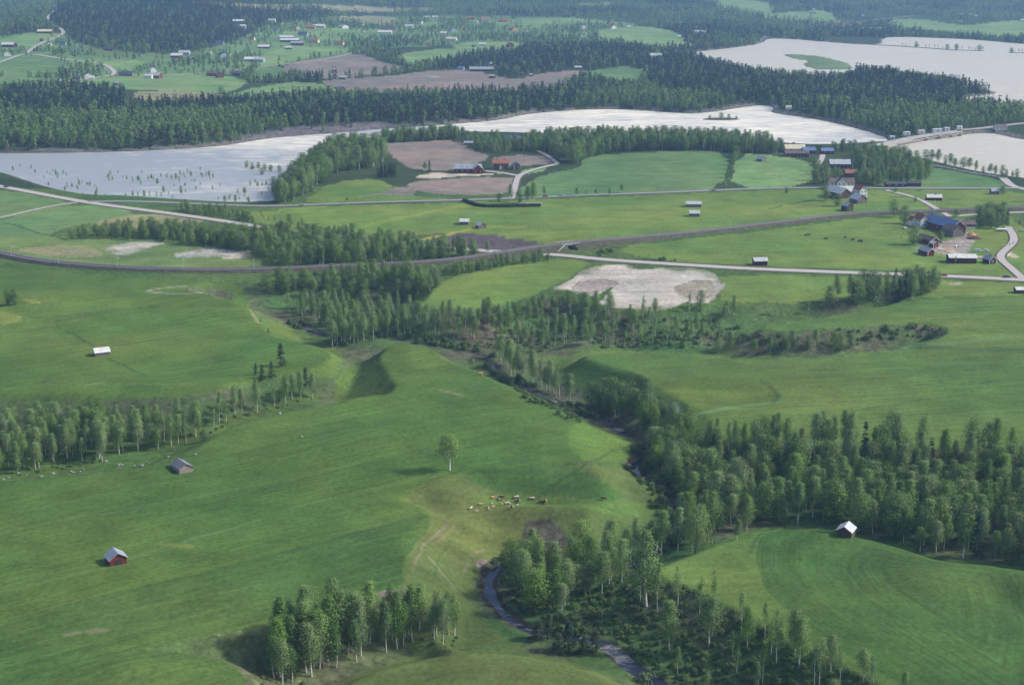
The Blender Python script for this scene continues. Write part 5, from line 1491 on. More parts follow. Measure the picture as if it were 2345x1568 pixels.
# houses by the dam
building('longhouse', 'long low red house with white-framed windows near the dam', 'house', 1824, 358, -2, [(23, 8, 3.4, 2.4, 'wood_dark_red', 'roof_brown', dict(wins=7, corners=True, chim=2))])
building('warehouse', 'building with broad pale yellow roof behind the long red house', 'building', 1819, 348, -2, [(19, 11, 4.0, 3.4, 'paint_cream', 'tin_yellowish', dict(over=.6))])
building('outbuilding', 'dark outbuilding with blue-grey roof right of the long red house', 'building', 1851, 351, 0, [(12, 8, 3.4, 2.6, 'wood_brown', 'tin_blue', dict(over=.5))])
building('outbuilding', 'small red outbuilding with blue roof at the end of the dam lane', 'building', 1893, 352, 5, [(12, 7, 3.2, 2.4, 'wood_red', 'tin_blue', dict(over=.5, wins=2))])

# the middle farm
building('hall', 'long building with light grey roof above the garden wood', 'building', 1922, 383, -3, [(18, 9, 3.8, 3.4, 'wood_dark_red', 'tin_pale', dict(over=.6, wins=5, chim=2))])
building('villa', 'house whose orange roof shows between the garden trees', 'house', 1947, 404, 0, [(10, 7, 3.4, 2.6, 'wood_red', 'roof_tile_orange', dict(wins=3, chim=1))])
building('farmhouse', 'large white farmhouse with dormer gable and grey-violet roof', 'house', 1926, 431, -2, [(20, 9, 5.2, 3.4, 'paint_white', 'roof_brown', dict(wins=6, storeys=2, chim=2, gwins=2)), (11, 7.5, 5.6, 3.6, 'paint_white', 'roof_brown', dict(oy=-1.2, rot=-90, ox=-1, gwins=2, storeys=2, over=.3))], 'middle farm')
building('farm_barn', 'farm barn with wide white tin roofs and red and white walls', 'barn', 1918, 451, -62, [(19, 11, 4.6, 3.8, 'wood_brown', 'tin_pale', dict(over=.5, trim=True)), (13, 9, 4.6, 3.4, 'wood_red', 'tin_white', dict(ox=0, oy=8, rot=64, over=.5, wins=3, low='paint_white'))], 'middle farm')
building('farmhouse', 'narrow two-storey cream house with dark roof right of the big barn', 'house', 1969, 450, -70, [(10, 7, 6, 3.2, 'paint_white', 'roof_tile_red', dict(gwins=2, storeys=2, chim=1, wins=3))], 'middle farm')
building('outbuilding', 'grey-brown outbuilding with pale gable roof below the cream house', 'barn', 1965, 464, -66, [(10, 9.2, 3.6, 3.4, 'wood_grey', 'tin_pale', dict(over=.5))], 'middle farm')
building('storehouse', 'small tall brown storehouse near the railway below the middle farm', 'shed', 1940, 482, -60, [(6.5, 6.5, 4.0, 2.2, 'wood_brown', 'tin_grey', dict(over=.3))], 'middle farm')
building('shed', 'long low red shed on the river road under the garden trees', 'shed', 2050, 427, 1, [(17, 6, 2.6, 1.5, 'wood_dark_red', 'roof_dark', dict(wins=3))])
building('shed', 'dark open shed at the right end of the garden wood', 'shed', 2092, 426, 0, [(11, 6, 2.8, 1.5, 'wood_brown', 'roof_dark')])

# the right farm
building('farm_barn', 'huge farm barn with long blue tin roof and lower wing', 'barn', 2161, 527, -70, [(33, 12, 5.0, 4.4, 'wood_red', 'tin_blue', dict(over=.6, trim=True, gwins=2, wins=3)), (12, 9.5, 4.2, 3.2, 'wood_grey', 'roof_brown', dict(ox=17, oy=-4.8, over=.5))], 'right farm')
building('farmhouse', 'two-storey white farmhouse with red tiled roof beside the blue-roofed barn', 'house', 2109, 518, -74, [(9.5, 7, 5.6, 3.2, 'paint_white', 'roof_tile_red', dict(gwins=1, wins=3, storeys=2, chim=1)), (5, 5, 4.0, 2.4, 'paint_white', 'roof_tile_red', dict(ox=-5, oy=-4, over=.3))], 'right farm')
building('cowshed', 'low long cowshed with grey roof and white lower walls', 'barn', 2205, 522, -3, [(15.5, 7, 3.4, 2.2, 'wood_red', 'roof_brown', dict(over=.5, wins=4, low='paint_white', chim=1))], 'right farm')
building('outbuilding', 'long red outbuilding with grey-brown roof pointing at the viewer', 'shed', 2124, 556, -66, [(15, 6, 3.2, 2.0, 'wood_red', 'roof_brown', dict(over=.5, trim=True))], 'right farm')
building('cottage', 'little red cottage with white-framed window left of the farmyard', 'house', 2138, 566, -70, [(5, 4.2, 2.8, 1.3, 'wood_red', 'tin_white', dict(over=.2, corners=True, gwins=1))], 'right farm')
building('outbuilding', 'red shed with blue-grey roof and white corner boards', 'shed', 2121, 583, -68, [(10, 5.2, 3.0, 1.8, 'wood_red', 'tin_grey', dict(over=.4, corners=True, trim=True))], 'right farm')
building('machine_hall', 'long red machine hall with pale cream roof at the farm drive', 'barn', 2201, 600, -3, [(17, 8.5, 3.6, 1.6, 'wood_dark_red', 'tin_white', dict(over=.5))], 'right farm')
building('cottage', 'small red cottage with chimney, white window and corner boards by the drive', 'house', 2265, 602, -64, [(6.2, 5.4, 2.9, 2.0, 'wood_dark_red', 'tin_grey', dict(over=.4, corners=True, gwins=1, chim=1, trim=True))], 'right farm')
building('villa', 'small house with pink-grey roof by the dam road', 'house', 2290, 297, 5, [(13, 8, 3.2, 2.6, 'paint_white', 'roof_brown', dict(wins=3))])
building('shed', 'little pale hut in the forest near the head of the rapids', 'shed', 1806, 250, 0, [(7, 5, 2.6, 1.6, 'paint_white', 'tin_pale')])

# the village beyond the river: place, width in survey pixels, walls, roof, turn, label
VH = [
 (104,76,28,'wood_red','tin_yellowish',-2,'large red barn with pale yellow roof at the upper left'),
 (20,108,24,'wood_dark_red','tin_white',-6,'white-roofed farm building at the left edge'),
 (35,108,9,'wood_red','roof_brown',-70,'red gabled house right of the white-roofed one at the left edge'),
 (17,128,12,'paint_white','roof_brown',-70,'white house below the road fork at the left edge'),
 (95,94,4,'wood_red','roof_brown',0,'tiny red hut beside the village road in the field'),
 (114,105,6,'paint_cream','tin_pale',0,'pale hut in the trees right of the road fork'),
 (144,104,12,'paint_blue','roof_dark',-8,'grey-blue house among trees right of the road fork'),
 (175,143,5,'paint_white','roof_brown',-60,'tiny white house by the curve of the lower road'),
 (202,179,14,'paint_white','roof_dark',-68,'white house with steep gable at the lower left road'),
 (211,181,8,'paint_white','tin_white',10,'small white annex right of the steep-gabled house'),
 (176,182,14,'wood_grey','roof_dark',0,'low grey shed left of the steep-gabled white house'),
 (134,190,9,'wood_brown','tin_white',-4,'small white-roofed hay barn left in the lower hay field'),
 (267,195,11,'wood_grey','tin_pale',-25,'grey hay barn in the middle of the lower hay field'),
 (290,174,26,'wood_grey','roof_dark',-3,'long shed with blue-grey roof beside the tree group'),
 (356,179,24,'wood_red','tin_pale',-22,'red farmhouse with pale roof at the hay field'),
 (350,166,12,'paint_white','tin_white',-60,'white house behind the red farmhouse with pale roof'),
 (341,180,14,'paint_white','tin_white',-10,'low white annex left of the red farmhouse'),
 (250,116,16,'wood_brown','roof_dark',0,'dark-roofed house below the wooded hill'),
 (278,112,10,'wood_red','roof_brown',0,'reddish house below the wooded hill, right of the dark one'),
 (423,126,20,'paint_blue','tin_pale',-4,'pale blue-roofed building at the hill foot'),
 (406,133,22,'wood_red','tin_white',-2,'low red building with white roof line left of the hill foot'),
 (480,124,6,'paint_white','tin_white',0,'small white house at the hill foot'),
 (441,137,7,'wood_red','tin_pale',-60,'little red house under the hill foot trees'),
 (511,131,16,'paint_blue','roof_dark',-60,'blue-grey gabled house right of the hill foot'),
 (524,130,8,'paint_cream','roof_brown',-10,'cream house right of the blue-grey gabled one'),
 (579,140,30,'wood_grey','tin_white',4,'long barn with white roof above the village road'),
 (503,102,16,'paint_blue','roof_dark',0,'blue-grey roof at the right foot of the hill'),
 (486,174,20,'wood_red','roof_brown',-10,'red farmhouse half hidden below the village road'),
 (503,178,12,'wood_red','roof_brown',-60,'small red gable right of the red farmhouse in the trees'),
 (542,174,18,'wood_dark_red','roof_dark',0,'dark red shed left of the slanting field edge'),
 (547,52,22,'wood_grey','tin_white',-2,'white-roofed building on the ridge above the village'),
 (556,64,12,'paint_white','tin_white',0,'smaller white-roofed house below the one on the ridge'),
 (570,49,5,'paint_white','roof_brown',0,'tiny white house right on the ridge above the village'),
 (577,92,12,'paint_cream','roof_brown',-20,'cream house on the left side of the village'),
 (623,51,13,'paint_white','tin_pale',-3,'pale house in the wood at the top of the village'),
 (657,89,26,'wood_grey','tin_white',-2,'upper one of the two long white-roofed halls'),
 (664,97,36,'wood_dark_red','tin_white',-2,'lower and longer of the two white-roofed halls'),
 (681,104,24,'wood_dark_red','tin_grey',-2,'greyish low roof right below the white halls'),
 (661,113,13,'wood_grey','tin_white',-4,'small white-roofed barn below the halls'),
 (605,111,22,'wood_brown','tin_white',-6,'white-roofed shed left below the halls'),
 (594,142,20,'paint_blue','tin_pale',-14,'light-roofed house in the trees above the road'),
 (711,66,18,'paint_ochre','roof_tile_orange',-2,'orange-brown house behind the halls'),
 (731,64,22,'paint_cream','tin_white',-4,'yellowish house with bright white roof'),
 (720,98,18,'paint_cream','roof_tile_orange',-18,'cream house with orange roof right of the halls'),
 (778,104,18,'paint_cream','roof_tile_red',-20,'cream house with orange-red roof above the field corner'),
 (694,82,18,'paint_blue','roof_dark',-8,'blue-grey house between halls and upper road'),
 (680,68,8,'paint_cream','roof_brown',-60,'small yellow gable above the halls'),
 (631,71,10,'paint_blue','roof_brown',0,'grey house in the trees left of the yellow gable'),
 (786,65,14,'paint_white','tin_grey',-50,'white gabled house in the upper village'),
 (832,61,5,'paint_white','tin_white',0,'tiny white roof in the middle of the upper village'),
 (832,74,5,'paint_cream','roof_brown',-60,'narrow cream house in the middle of the village'),
 (882,78,26,'paint_white','tin_white',-2,'long white-roofed house in the village centre'),
 (891,70,26,'paint_ochre','roof_dark',-2,'large brown brick house above the long white roof'),
 (977,43,10,'paint_white','tin_white',0,'left one of two white roofs at the top of the village'),
 (997,43,12,'paint_white','tin_white',0,'right one of two white roofs at the top of the village'),
 (962,54,10,'paint_white','roof_brown',-30,'pale house below the two white roofs'),
 (937,64,16,'paint_white','tin_pale',0,'pale-roofed shed at the field edge in the village'),
 (1034,94,20,'paint_cream','tin_yellowish',-14,'cream house with broad pale yellow roof'),
 (1016,80,12,'paint_white','tin_white',0,'white roof behind the pale yellow one'),
 (1036,72,12,'paint_blue','roof_brown',-60,'blue-grey house in the eastern village'),
 (1060,65,9,'paint_ochre','roof_tile_red',-70,'narrow reddish gable in the eastern village'),
 (1077,45,14,'wood_red','roof_tile_red',0,'reddish roof in the upper wood of the village'),
 (1090,53,9,'paint_white','tin_white',-40,'white house below the reddish roof'),
 (1111,46,16,'paint_white','roof_tile_orange',0,'pale house at the upper edge of the village'),
 (1151,51,18,'paint_ochre','roof_tile_red',0,'large red-roofed house at the upper edge'),
 (1157,92,9,'paint_cream','roof_tile_orange',-30,'small cream house above the eastern meadow'),
 (1105,106,12,'paint_white','tin_white',-2,'white-roofed house on the eastern meadow'),
 (1085,107,8,'wood_brown','tin_pale',-40,'brown gabled shed left on the eastern meadow'),
 (1168,108,11,'wood_red','roof_brown',-60,'red house at the right end of the eastern meadow'),
 (1103,163,46,'wood_dark_red','tin_grey',-2,'very long barn with grey roof above the ploughed field'),
 (1056,160,12,'paint_blue','tin_blue',-20,'small blue-roofed shed left of the very long barn'),
 (1118,147,14,'paint_white','roof_dark',-30,'dark-roofed house behind the very long barn'),
 (1128,179,12,'wood_brown','tin_yellowish',-40,'small barn with cream roof on the edge of the ploughed field'),
 (786,182,13,'wood_grey','tin_pale',-14,'pale-roofed barn in the middle of the ploughed field'),
 (781,209,12,'wood_red','tin_blue',-50,'small red barn with dark blue roof at the forest edge'),
 (980,104,9,'paint_ochre','roof_tile_orange',0,'little orange house in the village birches'),
 (861,93,5,'paint_white','roof_tile_red',0,'tiny red roof in the village centre'),
 (1176,70,14,'paint_ochre','roof_tile_red',-60,'red-roofed house east of the village wood'),
 (1204,72,5,'paint_cream','roof_brown',-70,'narrow cream gable east of the village wood'),
 (1336,66,10,'paint_white','tin_pale',-70,'square white house on the eastern meadow edge'),
 (1402,66,11,'paint_white','roof_tile_red',-60,'white house with red roof on the eastern meadow'),
 (1440,66,7,'paint_white','tin_white',0,'small white roof right of the red-roofed one'),
 (1362,79,9,'wood_grey','roof_brown',0,'low grey shed on the eastern meadow'),
 (1335,89,9,'paint_white','tin_grey',0,'grey shed at the bushes of the eastern meadow'),
 (1602,78,22,'paint_white','tin_white',-16,'white farmhouse near the lake shore wood'),
 (1591,76,9,'paint_blue','tin_blue',-10,'blue-roofed annex left of the lake farmhouse'),
 (1555,87,7,'paint_cream','tin_white',0,'small pale barn in the meadow by the lake farm'),
 (1501,133,22,'paint_white','tin_white',-6,'white-roofed farm building at the end of the dark wood'),
 (1324,159,13,'wood_grey','tin_pale',-2,'pale-roofed barn at the corner of the ploughed field'),
 (1217,175,6,'wood_brown','tin_white',-40,'tiny white roof by the bush on the ploughed field'),
 (1196,172,5,'wood_red','roof_tile_orange',-40,'tiny orange roof by the bush on the ploughed field'),
 (1254,110,10,'paint_white','tin_pale',-30,'pale house behind the dark wood'),
 (1302,39,7,'wood_red','roof_tile_red',0,'left of two tiny red houses in the far forest'),
 (1322,40,7,'wood_red','roof_tile_red',0,'right of two tiny red houses in the far forest'),
 (1864,25,6,'paint_cream','tin_white',0,'upper of two tiny houses on the far right meadow'),
 (1861,31,10,'wood_brown','tin_grey',0,'lower of two tiny houses on the far right meadow'),
 (1972,38,8,'paint_blue','roof_brown',-60,'grey gable beyond the lake'),
 (2199,36,8,'paint_white','tin_white',0,'leftmost white roof of the hamlet beyond the lake'),
 (2222,36,5,'paint_white','tin_white',0,'tiny middle white roof of the hamlet beyond the lake'),
 (2234,40,9,'paint_cream','tin_white',-20,'brightest white roof of the hamlet beyond the lake'),
 (2200,53,5,'paint_white','tin_pale',-30,'small roof below the hamlet beyond the lake'),
 (2341,50,8,'paint_cream','tin_white',0,'pale house on the far right edge beyond the lake'),
]
for (u, v, w, wm, rm, rz, label) in VH:
    x, y, z = place(u, v); s = float(scale_at(x, y, z))
    gab = abs(rz) > 45
    wid = w / s * 1.2
    L, W = (max(wid * 1.15, 5), max(wid, 4.5)) if gab else (max(wid, 5), min(max(wid * .5, 5), 12))
    small = wid < 7
    barn = wm.startswith('wood_grey') or wm.startswith('wood_brown') or 'barn' in label
    hh = 2.8 if small else (3.4 if barn else 4.6)
    hh = min(hh, 5)
    kw = dict(over=.5, wins=0 if barn or small else min(4, int(L / 3.2)), gwins=0 if barn or small else 2, chim=0 if barn else 1, storeys=1)
    o = building('barn' if barn else 'village_house', label, 'barn' if barn else 'house', u, v, rz, [(L, W, hh, min(W * .36, 3.6), wm, rm, kw)], 'buildings of the far village')

# ---- the dam with its gate houses
def at_z(u, v, z):
    x, y = on_plane(u, v, z); return float(x), float(y)
deck = [(2015,334), (2055,325), (2092,317), (2133,310), (2180,304.5), (2204,301)]
DZ = 1.6
DP = [at_z(u, v, DZ) for u, v in deck]
dam = empty('dam', (DP[0][0], DP[0][1], 0)); tag(dam, 'concrete dam carrying a road across the river, dark openings below', 'dam')
def strip(name, P, off0, off1, z0, z1, mat, parent, base):
    P = np.array(P); T = np.gradient(P, axis=0); T /= np.hypot(T[:, 0], T[:, 1])[:, None]; N = np.stack([-T[:, 1], T[:, 0]], 1)
    V = []; F = []; n = len(P)
    for i in range(n):
        for (o, z) in ((off0, z0), (off1, z0), (off1, z1), (off0, z1)):
            q = P[i] + N[i] * o; V.append((q[0] - base[0], q[1] - base[1], z - base[2]))
    for i in range(n - 1):
        for k in range(4): F.append((4 * i + k, 4 * i + (k + 1) % 4, 4 * i + 4 + (k + 1) % 4, 4 * i + 4 + k))
    F += [(3, 2, 1, 0), (4 * n - 4, 4 * n - 3, 4 * n - 2, 4 * n - 1)]
    return link(name, mesh_from(name, V, F, mat), parent)
B0 = (DP[0][0], DP[0][1], 0)
strip('deck', DP, 0, 7, DZ - .9, DZ, 'concrete', dam, B0)
strip('parapet', DP, -.3, 0, DZ - .9, DZ + .9, 'concrete', dam, B0)
strip('parapet', DP, 7, 7.3, DZ - .9, DZ + .9, 'concrete', dam, B0)
strip('sill', DP, 1.5, 6, -9, -1.6, 'concrete', dam, B0)
strip('abutment', DP[:3], -.1, 6.5, -9, DZ - .9, 'concrete', dam, B0)
strip('walkway', DP[1:], -2.6, -.8, -.4, 0, 'concrete', dam, B0)
for (u, v) in ((2093,317),(2122,315),(2153,311),(2178,307.5),(2199,304.5)):
    x, y = at_z(u, v, 0); V = []; F = []; box(V, F, -1.1, 1.1, -2, 8, -9, DZ - .92)
    p = link('pier', mesh_from('pier', V, F, 'concrete'), dam, (x - B0[0], y - B0[1], 0))
for i, (u, v, w, lab) in enumerate(((2043.6,319,13,'small bluish gate house at the rapids end of the dam'),(2077.5,309,16,'white gate house with gable, second from the rapids on the dam'),(2110.6,305,17,'white gate house with gable, third from the rapids on the dam'),(2147,302,25,'largest white gate house in the middle of the dam'),(2169,299,14,'white gate house right of the largest one on the dam'),(2198,295.5,15,'white gate house at the forest end of the dam'))):
    x, y = at_z(u, v, DZ); s = float(scale_at(x, y, DZ)); L = w / s
    o = empty('gate_house', (x, y + 3, DZ - .2), math.radians(12)); tag(o, lab, 'gate house', 'gate houses on the dam')
    volume(o, L * .9, 4.5, 2.7, .7, 'paint_white' if i else 'paint_blue', 'tin_pale', over=.2, wins=0, door='y')
    V = []; F = []; box(V, F, -L / 2, L / 2, -1, 3, -8, -.62); link('plinth', mesh_from('plinth', V, F, 'concrete'), o)

# ---- railway bridge over the main road
bxf, byf = float(bx_[0]), float(by_[0])
a, b = RP[i0], RP[i1]
bz = float(a[2] + b[2]) / 2
ang = math.atan2(b[1] - a[1], b[0] - a[0]); Lb = math.hypot(b[0] - a[0], b[1] - a[1])
rb = empty('railway_bridge', ((a[0] + b[0]) / 2, (a[1] + b[1]) / 2, bz - 6), ang); tag(rb, 'short concrete railway bridge where the main road passes under the line', 'bridge')
def rpart(name, x0, x1, y0, y1, z0, z1, mat='concrete'):
    V = []; F = []; box(V, F, x0, x1, y0, y1, z0 + 6, z1 + 6); return link(name, mesh_from(name, V, F, mat), rb)
rpart('deck', -Lb / 2 - .3, Lb / 2 + .3, -3.6, 3.6, -1.1, -.05)
rpart('ballast_bed', -Lb / 2, Lb / 2, -2.9, 2.9, -.049, .02, 'ballast')
rpart('parapet', -Lb / 2 - 4, Lb / 2 + 4, -3.95, -3.65, -1.1, .35); rpart('parapet', -Lb / 2 - 4, Lb / 2 + 4, 3.65, 3.95, -1.1, .35)
rpart('abutment', -Lb / 2 - 1.6, -Lb / 2 - .3, -4.2, 4.2, -8, -.1); rpart('abutment', Lb / 2 + .3, Lb / 2 + 1.6, -4.2, 4.2, -8, -.1)
for s in (-1, 1):
    V = [(s * (Lb / 2 + 1.6), -4.2, -2), (s * (Lb / 2 + 9), -8, -2), (s * (Lb / 2 + 9), -8, 2.6), (s * (Lb / 2 + 1.6), -4.2, 5.9), (s * (Lb / 2 + 1.6), -4.8, -2), (s * (Lb / 2 + 9), -8.6, -2), (s * (Lb / 2 + 9), -8.6, 2.6), (s * (Lb / 2 + 1.6), -4.8, 5.9)]
    link('wing_wall', mesh_from('wing_wall', V, [(0, 1, 2, 3), (7, 6, 5, 4), (3, 2, 6, 7), (0, 3, 7, 4), (1, 5, 6, 2)], 'concrete'), rb)

# ---- poles
def pole(name, label, cat, u, v, h, group, arm=True, mat='pole_wood', r=.16, on_rail=False, flag=False):
    x, y, z = place(u, v)
    if on_rail:
        k = int(np.argmin(np.hypot(RP[:, 0] - x, RP[:, 1] - y)))
        x, y, z = RP[k, 0] - RN[k, 0] * 3.0 * (1 if RN[k, 1] > 0 else -1), RP[k, 1] - RN[k, 1] * 3.0 * (1 if RN[k, 1] > 0 else -1), RP[k, 2] - .4
    o = empty(name, (x, y, z), 0 if not on_rail else math.atan2(RN[k, 1], RN[k, 0]) * (1)); tag(o, label, cat, group)
    V, F = tube([(0, 0, -.5), (0, 0, h)], [r, r * .7], 6); link('post', mesh_from('post', V, F, mat, None, True), o)
    if arm:
        V = []; F = []
        if on_rail: box(V, F, -.1, 3.2, -.06, .06, h - 1.6, h - 1.48)
        else: box(V, F, -1.1, 1.1, -.07, .07, h - .8, h - .65)
        link('crossarm', mesh_from('crossarm', V, F, mat), o)
        if on_rail:
            V, F = tube([(0, 0, h - .3), (3.0, 0, h - 1.5)], [.03, .03], 4); link('stay', mesh_from('stay', V, F, mat), o)
    if flag:
        V, F = tube([(0, 0, h), (0, 0, h + .25)], [.14, .05], 6); link('knob', mesh_from('knob', V, F, mat), o)
for i, (u, v, lab) in enumerate(((26,591,'mast where the line enters at the left edge'),(146,606,'second mast from the left edge'),(281,616,'mast below the first pale soil patch'),(426,621,'mast below the second pale soil patch'),(578,621,'mast where the wood begins'),(735,613,'mast in front of the wood, left one'),(891,607,'mast in front of the wood, right one'),
        (1363,561,'mast just right of the railway bridge'),(1511,546,'mast on the straight right of the bridge'),(1652,526,'mast on the embankment above the red-brown barn'),(1832,508,'mast left of the middle farm'),(2084,489,'mast behind the right farm garden'))):
    pole('railway_mast', 'thin pale railway ' + lab, 'mast', u, v, 7.5, 'masts along the railway', True, 'steel_pale', .13, True)
pole('flagpole', 'white flagpole behind the blue-roofed barn', 'flagpole', 2139, 490, 11, None, False, 'paint_white', .09, False, True)
pole('flagpole', 'white flagpole in the garden wood of the middle farm', 'flagpole', 1952, 398, 13, None, False, 'paint_white', .09, False, True)
pole('power_pole', 'wooden power pole between the lane and the long barn', 'pole', 2155, 484, 9, 'power poles', True)
pole('power_pole', 'wooden power pole on the slope above the river road', 'pole', 1006, 455, 8, 'power poles', True)
pole('power_pole', 'wooden power pole above the roadside trees', 'pole', 1296, 449, 8, 'power poles', True)
pole('power_pole', 'wooden power pole left of the big light green tree', 'pole', 2062, 566, 8, 'power poles', True)

# ---- hedge round the graveyard
hedge_pts = [(1062,460),(1078,467),(1098,474),(1150,475),(1238,473)]
Lh = hit_line(hedge_pts, 1, 3)
V = []; F = []; n = len(Lh); T = np.gradient(Lh[:, :2], axis=0); T /= np.hypot(T[:, 0], T[:, 1])[:, None]; N = np.stack([-T[:, 1], T[:, 0]], 1)
for i in range(n):
    for (o_, z_) in ((-1.1, -.2), (-1.0, 2.2), (1.0, 2.3), (1.1, -.2)):
        q = Lh[i, :2] + N[i] * (o_ + random.uniform(-.2, .2)); V.append((q[0], q[1], Lh[i, 2] + z_ + random.uniform(-.15, .25)))
for i in range(n - 1):
    for k in range(3): F.append((4 * i + k, 4 * i + k + 1, 4 * i + k + 5, 4 * i + k + 4))
F += [(3, 2, 1, 0), (4 * n - 4, 4 * n - 3, 4 * n - 2, 4 * n - 1)]
simple('hedge_green', (.03, .055, .022), .95, .4, 1.5)
hd = link('hedge', mesh_from('hedge', V, F, 'hedge_green')); tag(hd, 'dark clipped hedge along the graveyard below the river road', 'hedge')
x, y, z = place(1215, 469)
V = []; F = []; box(V, F, -9, 9, -.3, .3, -.3, 1.6); box(V, F, -9.1, 9.1, -.45, .45, 1.6, 1.75)
gw = link('graveyard_wall', mesh_from('graveyard_wall', V, F, 'paint_white'), None, (x, y, z)); tag(gw, 'low white wall inside the hedge at its right end', 'wall')

# ---- cars
def car(label, u, v, rz, paint, group='cars on the roads', dz=.36):
    x, y, z = place(u, v)
    o = empty('car', (x, y, z + dz), math.radians(rz)); tag(o, label, 'car', group)
    pr = [(-2.15, .35), (-2.2, .75), (-2.05, .9), (-1.6, .95), (-1.2, 1.38), (.45, 1.42), (1.05, .95), (1.95, .82), (2.2, .65), (2.2, .35)]
    V = []; n = len(pr)
    for s, k in ((-1, .84), (1, .84)):
        for (px, pz) in pr: V.append((px, s * (.84 if pz < 1 else .66), pz))
    F = [(i, i + 1, n + i + 1, n + i) for i in range(n - 1)] + [tuple(range(n))[::-1], tuple(range(n, 2 * n)), (n - 1, 0, n, 2 * n - 1)]
    link('body', mesh_from('body', V, F, paint), o)
    V = []
    g = [(-1.52, 1.0), (-1.15, 1.33), (.42, 1.36), (.92, 1.0)]
    for s in (-1, 1):
        for (px, pz) in g: V.append((px, s * (.86 if pz < 1.1 else .685), pz))
    F = [(3, 2, 1, 0), (4, 5, 6, 7)]
    V += [(.5, -.6, 1.405), (.5, .6, 1.405), (1.07, .68, .98), (1.07, -.68, .98), (-1.62, -.6, .99), (-1.62, .6, .99), (-1.24, .58, 1.38), (-1.24, -.58, 1.38)]
    F += [(8, 11, 10, 9), (12, 15, 14, 13)]
    link('window', mesh_from('window', V, F, 'window_glass'), o)
    for sx in (-1.35, 1.35):
        for sy in (-1, 1):
            V = []; m = 10
            for yy in (sy * .66, sy * .87):
                for q in range(m): V.append((math.cos(q * 6.283 / m) * .33, yy, math.sin(q * 6.283 / m) * .33 + .33))
            F = [(q, (q + 1) % m, m + (q + 1) % m, m + q) for q in range(m)] + [tuple(range(m)), tuple(range(m, 2 * m))[::-1]]
            w_ = link('wheel', mesh_from('wheel', V, F, 'rubber'), o, (sx, 0, 0))
    return o
car('white car on the main road below the right farm', 2116, 630, 176, 'car_white')
car('red car on the main road below the right farm', 2161, 633, -4, 'car_red')
car('dark car on the main road near the farm drive', 2305, 637, -3, 'car_dark')
car('dark blue car on the main road at the left edge', 14, 430, -20, 'car_blue')
car('white car on the river road left of the small slope tree', 693, 471.5, 3, 'car_white')
car('pale car on the river road near the slanting tree row', 1634, 437.5, 3, 'car_silver')
car('silver car on the river road, right one by the roadside trees', 1284, 449.5, 3, 'car_silver')
car('reddish car on the river road next to the graveyard trees', 1249, 451.5, 3, 'car_red')
car('silver car by the yard of the upper farm', 1108, 393, 0, 'car_silver', 'parked cars', .1)
car('white car parked at the green-trimmed white farmhouse', 2072, 524, 60, 'car_white', 'parked cars', .1)
car('pale blue car parked at the right edge behind the farm', 2341, 530, 20, 'car_silver', 'parked cars', .1)
car('white car parked between the trees behind the upper farm', 1119, 334, 5, 'car_white', 'parked cars', .1)
# covered boat on a trailer
x, y, z = place(2292, 530)
o = empty('boat_trailer', (x, y, z), 0); tag(o, 'long trailer with a white-covered load beside the farm drive', 'trailer')
V = [(-3.6, -1, .7), (2.6, -1, .7), (3.7, 0, 1.0), (2.6, 1, .7), (-3.6, 1, .7), (-3.6, -1.1, 1.6), (2.8, -1.1, 1.6), (4.0, 0, 1.7), (2.8, 1.1, 1.6), (-3.6, 1.1, 1.6)]
link('hull', mesh_from('hull', V, [(0, 1, 6, 5), (1, 2, 7, 6), (2, 3, 8, 7), (3, 4, 9, 8), (4, 0, 5, 9), (4, 3, 2, 1, 0)], 'car_dark'), o)
V = [(-3.7, -1.2, 1.61), (2.8, -1.2, 1.61), (4.1, 0, 1.72), (2.8, 1.2, 1.61), (-3.7, 1.2, 1.61), (-3.4, 0, 2.3), (2.4, 0, 2.3)]
link('cover', mesh_from('cover', V, [(0, 1, 6, 5), (1, 2, 6), (2, 3, 6), (3, 4, 5, 6), (4, 0, 5)], 'bale_wrap'), o)
V = []; F = []; box(V, F, -3.5, 4.6, -.1, .1, .45, .6); link('drawbar', mesh_from('drawbar', V, F, 'steel_pale'), o)

# ---- bales
def bale(label, u, v, up=0, rz=0, dx=0, dy=0):
    x, y, z = place(u, v); m = 12; V = []
    for xx, r in ((-.6, .5), (-.52, .62), (.52, .62), (.6, .5)):
        for q in range(m): V.append((xx, math.cos(q * 6.283 / m) * r, math.sin(q * 6.283 / m) * r + .62))
    F = [(k * m + q, k * m + (q + 1) % m, (k + 1) * m + (q + 1) % m, (k + 1) * m + q) for k in range(3) for q in range(m)] + [tuple(range(m))[::-1], tuple(range(3 * m, 4 * m))]
    o = link('bale', BALE if BALE else mesh_from('bale', V, F, 'bale_wrap', None, False), None, (x + dx, y + dy, z + up)); o.rotation_euler = (0, 0, math.radians(rz))
    return tag(o, label, 'bale', 'wrapped bales on the farmyard')
BALE = None
w1 = ['leftmost', 'second from left', 'third from left', 'middle left', 'middle right', 'third from right', 'second from right', 'rightmost']
for i in range(8):
    b_ = bale('white wrapped bale, %s of the lower row by the drive' % w1[i], 2248, 577, 0, 90, (i - 3.5) * 1.35, 0); BALE = b_.data
for i in range(3):
    bale('white wrapped bale, %s of the three on top left' % ('left', 'middle', 'right')[i], 2248, 577, 1.12, 90, (i - 3.0) * 1.35, .1)
for i in range(2):
    bale('white wrapped bale, %s of the pair on top right' % ('left', 'right')[i], 2248, 577, 1.12, 90, (i + 1.6) * 1.35, .1)
bale('single white bale on the grass, left one behind the yard', 2189, 566, 0, 30); bale('single white bale on the grass, right one behind the yard', 2198, 565, 0, 80)
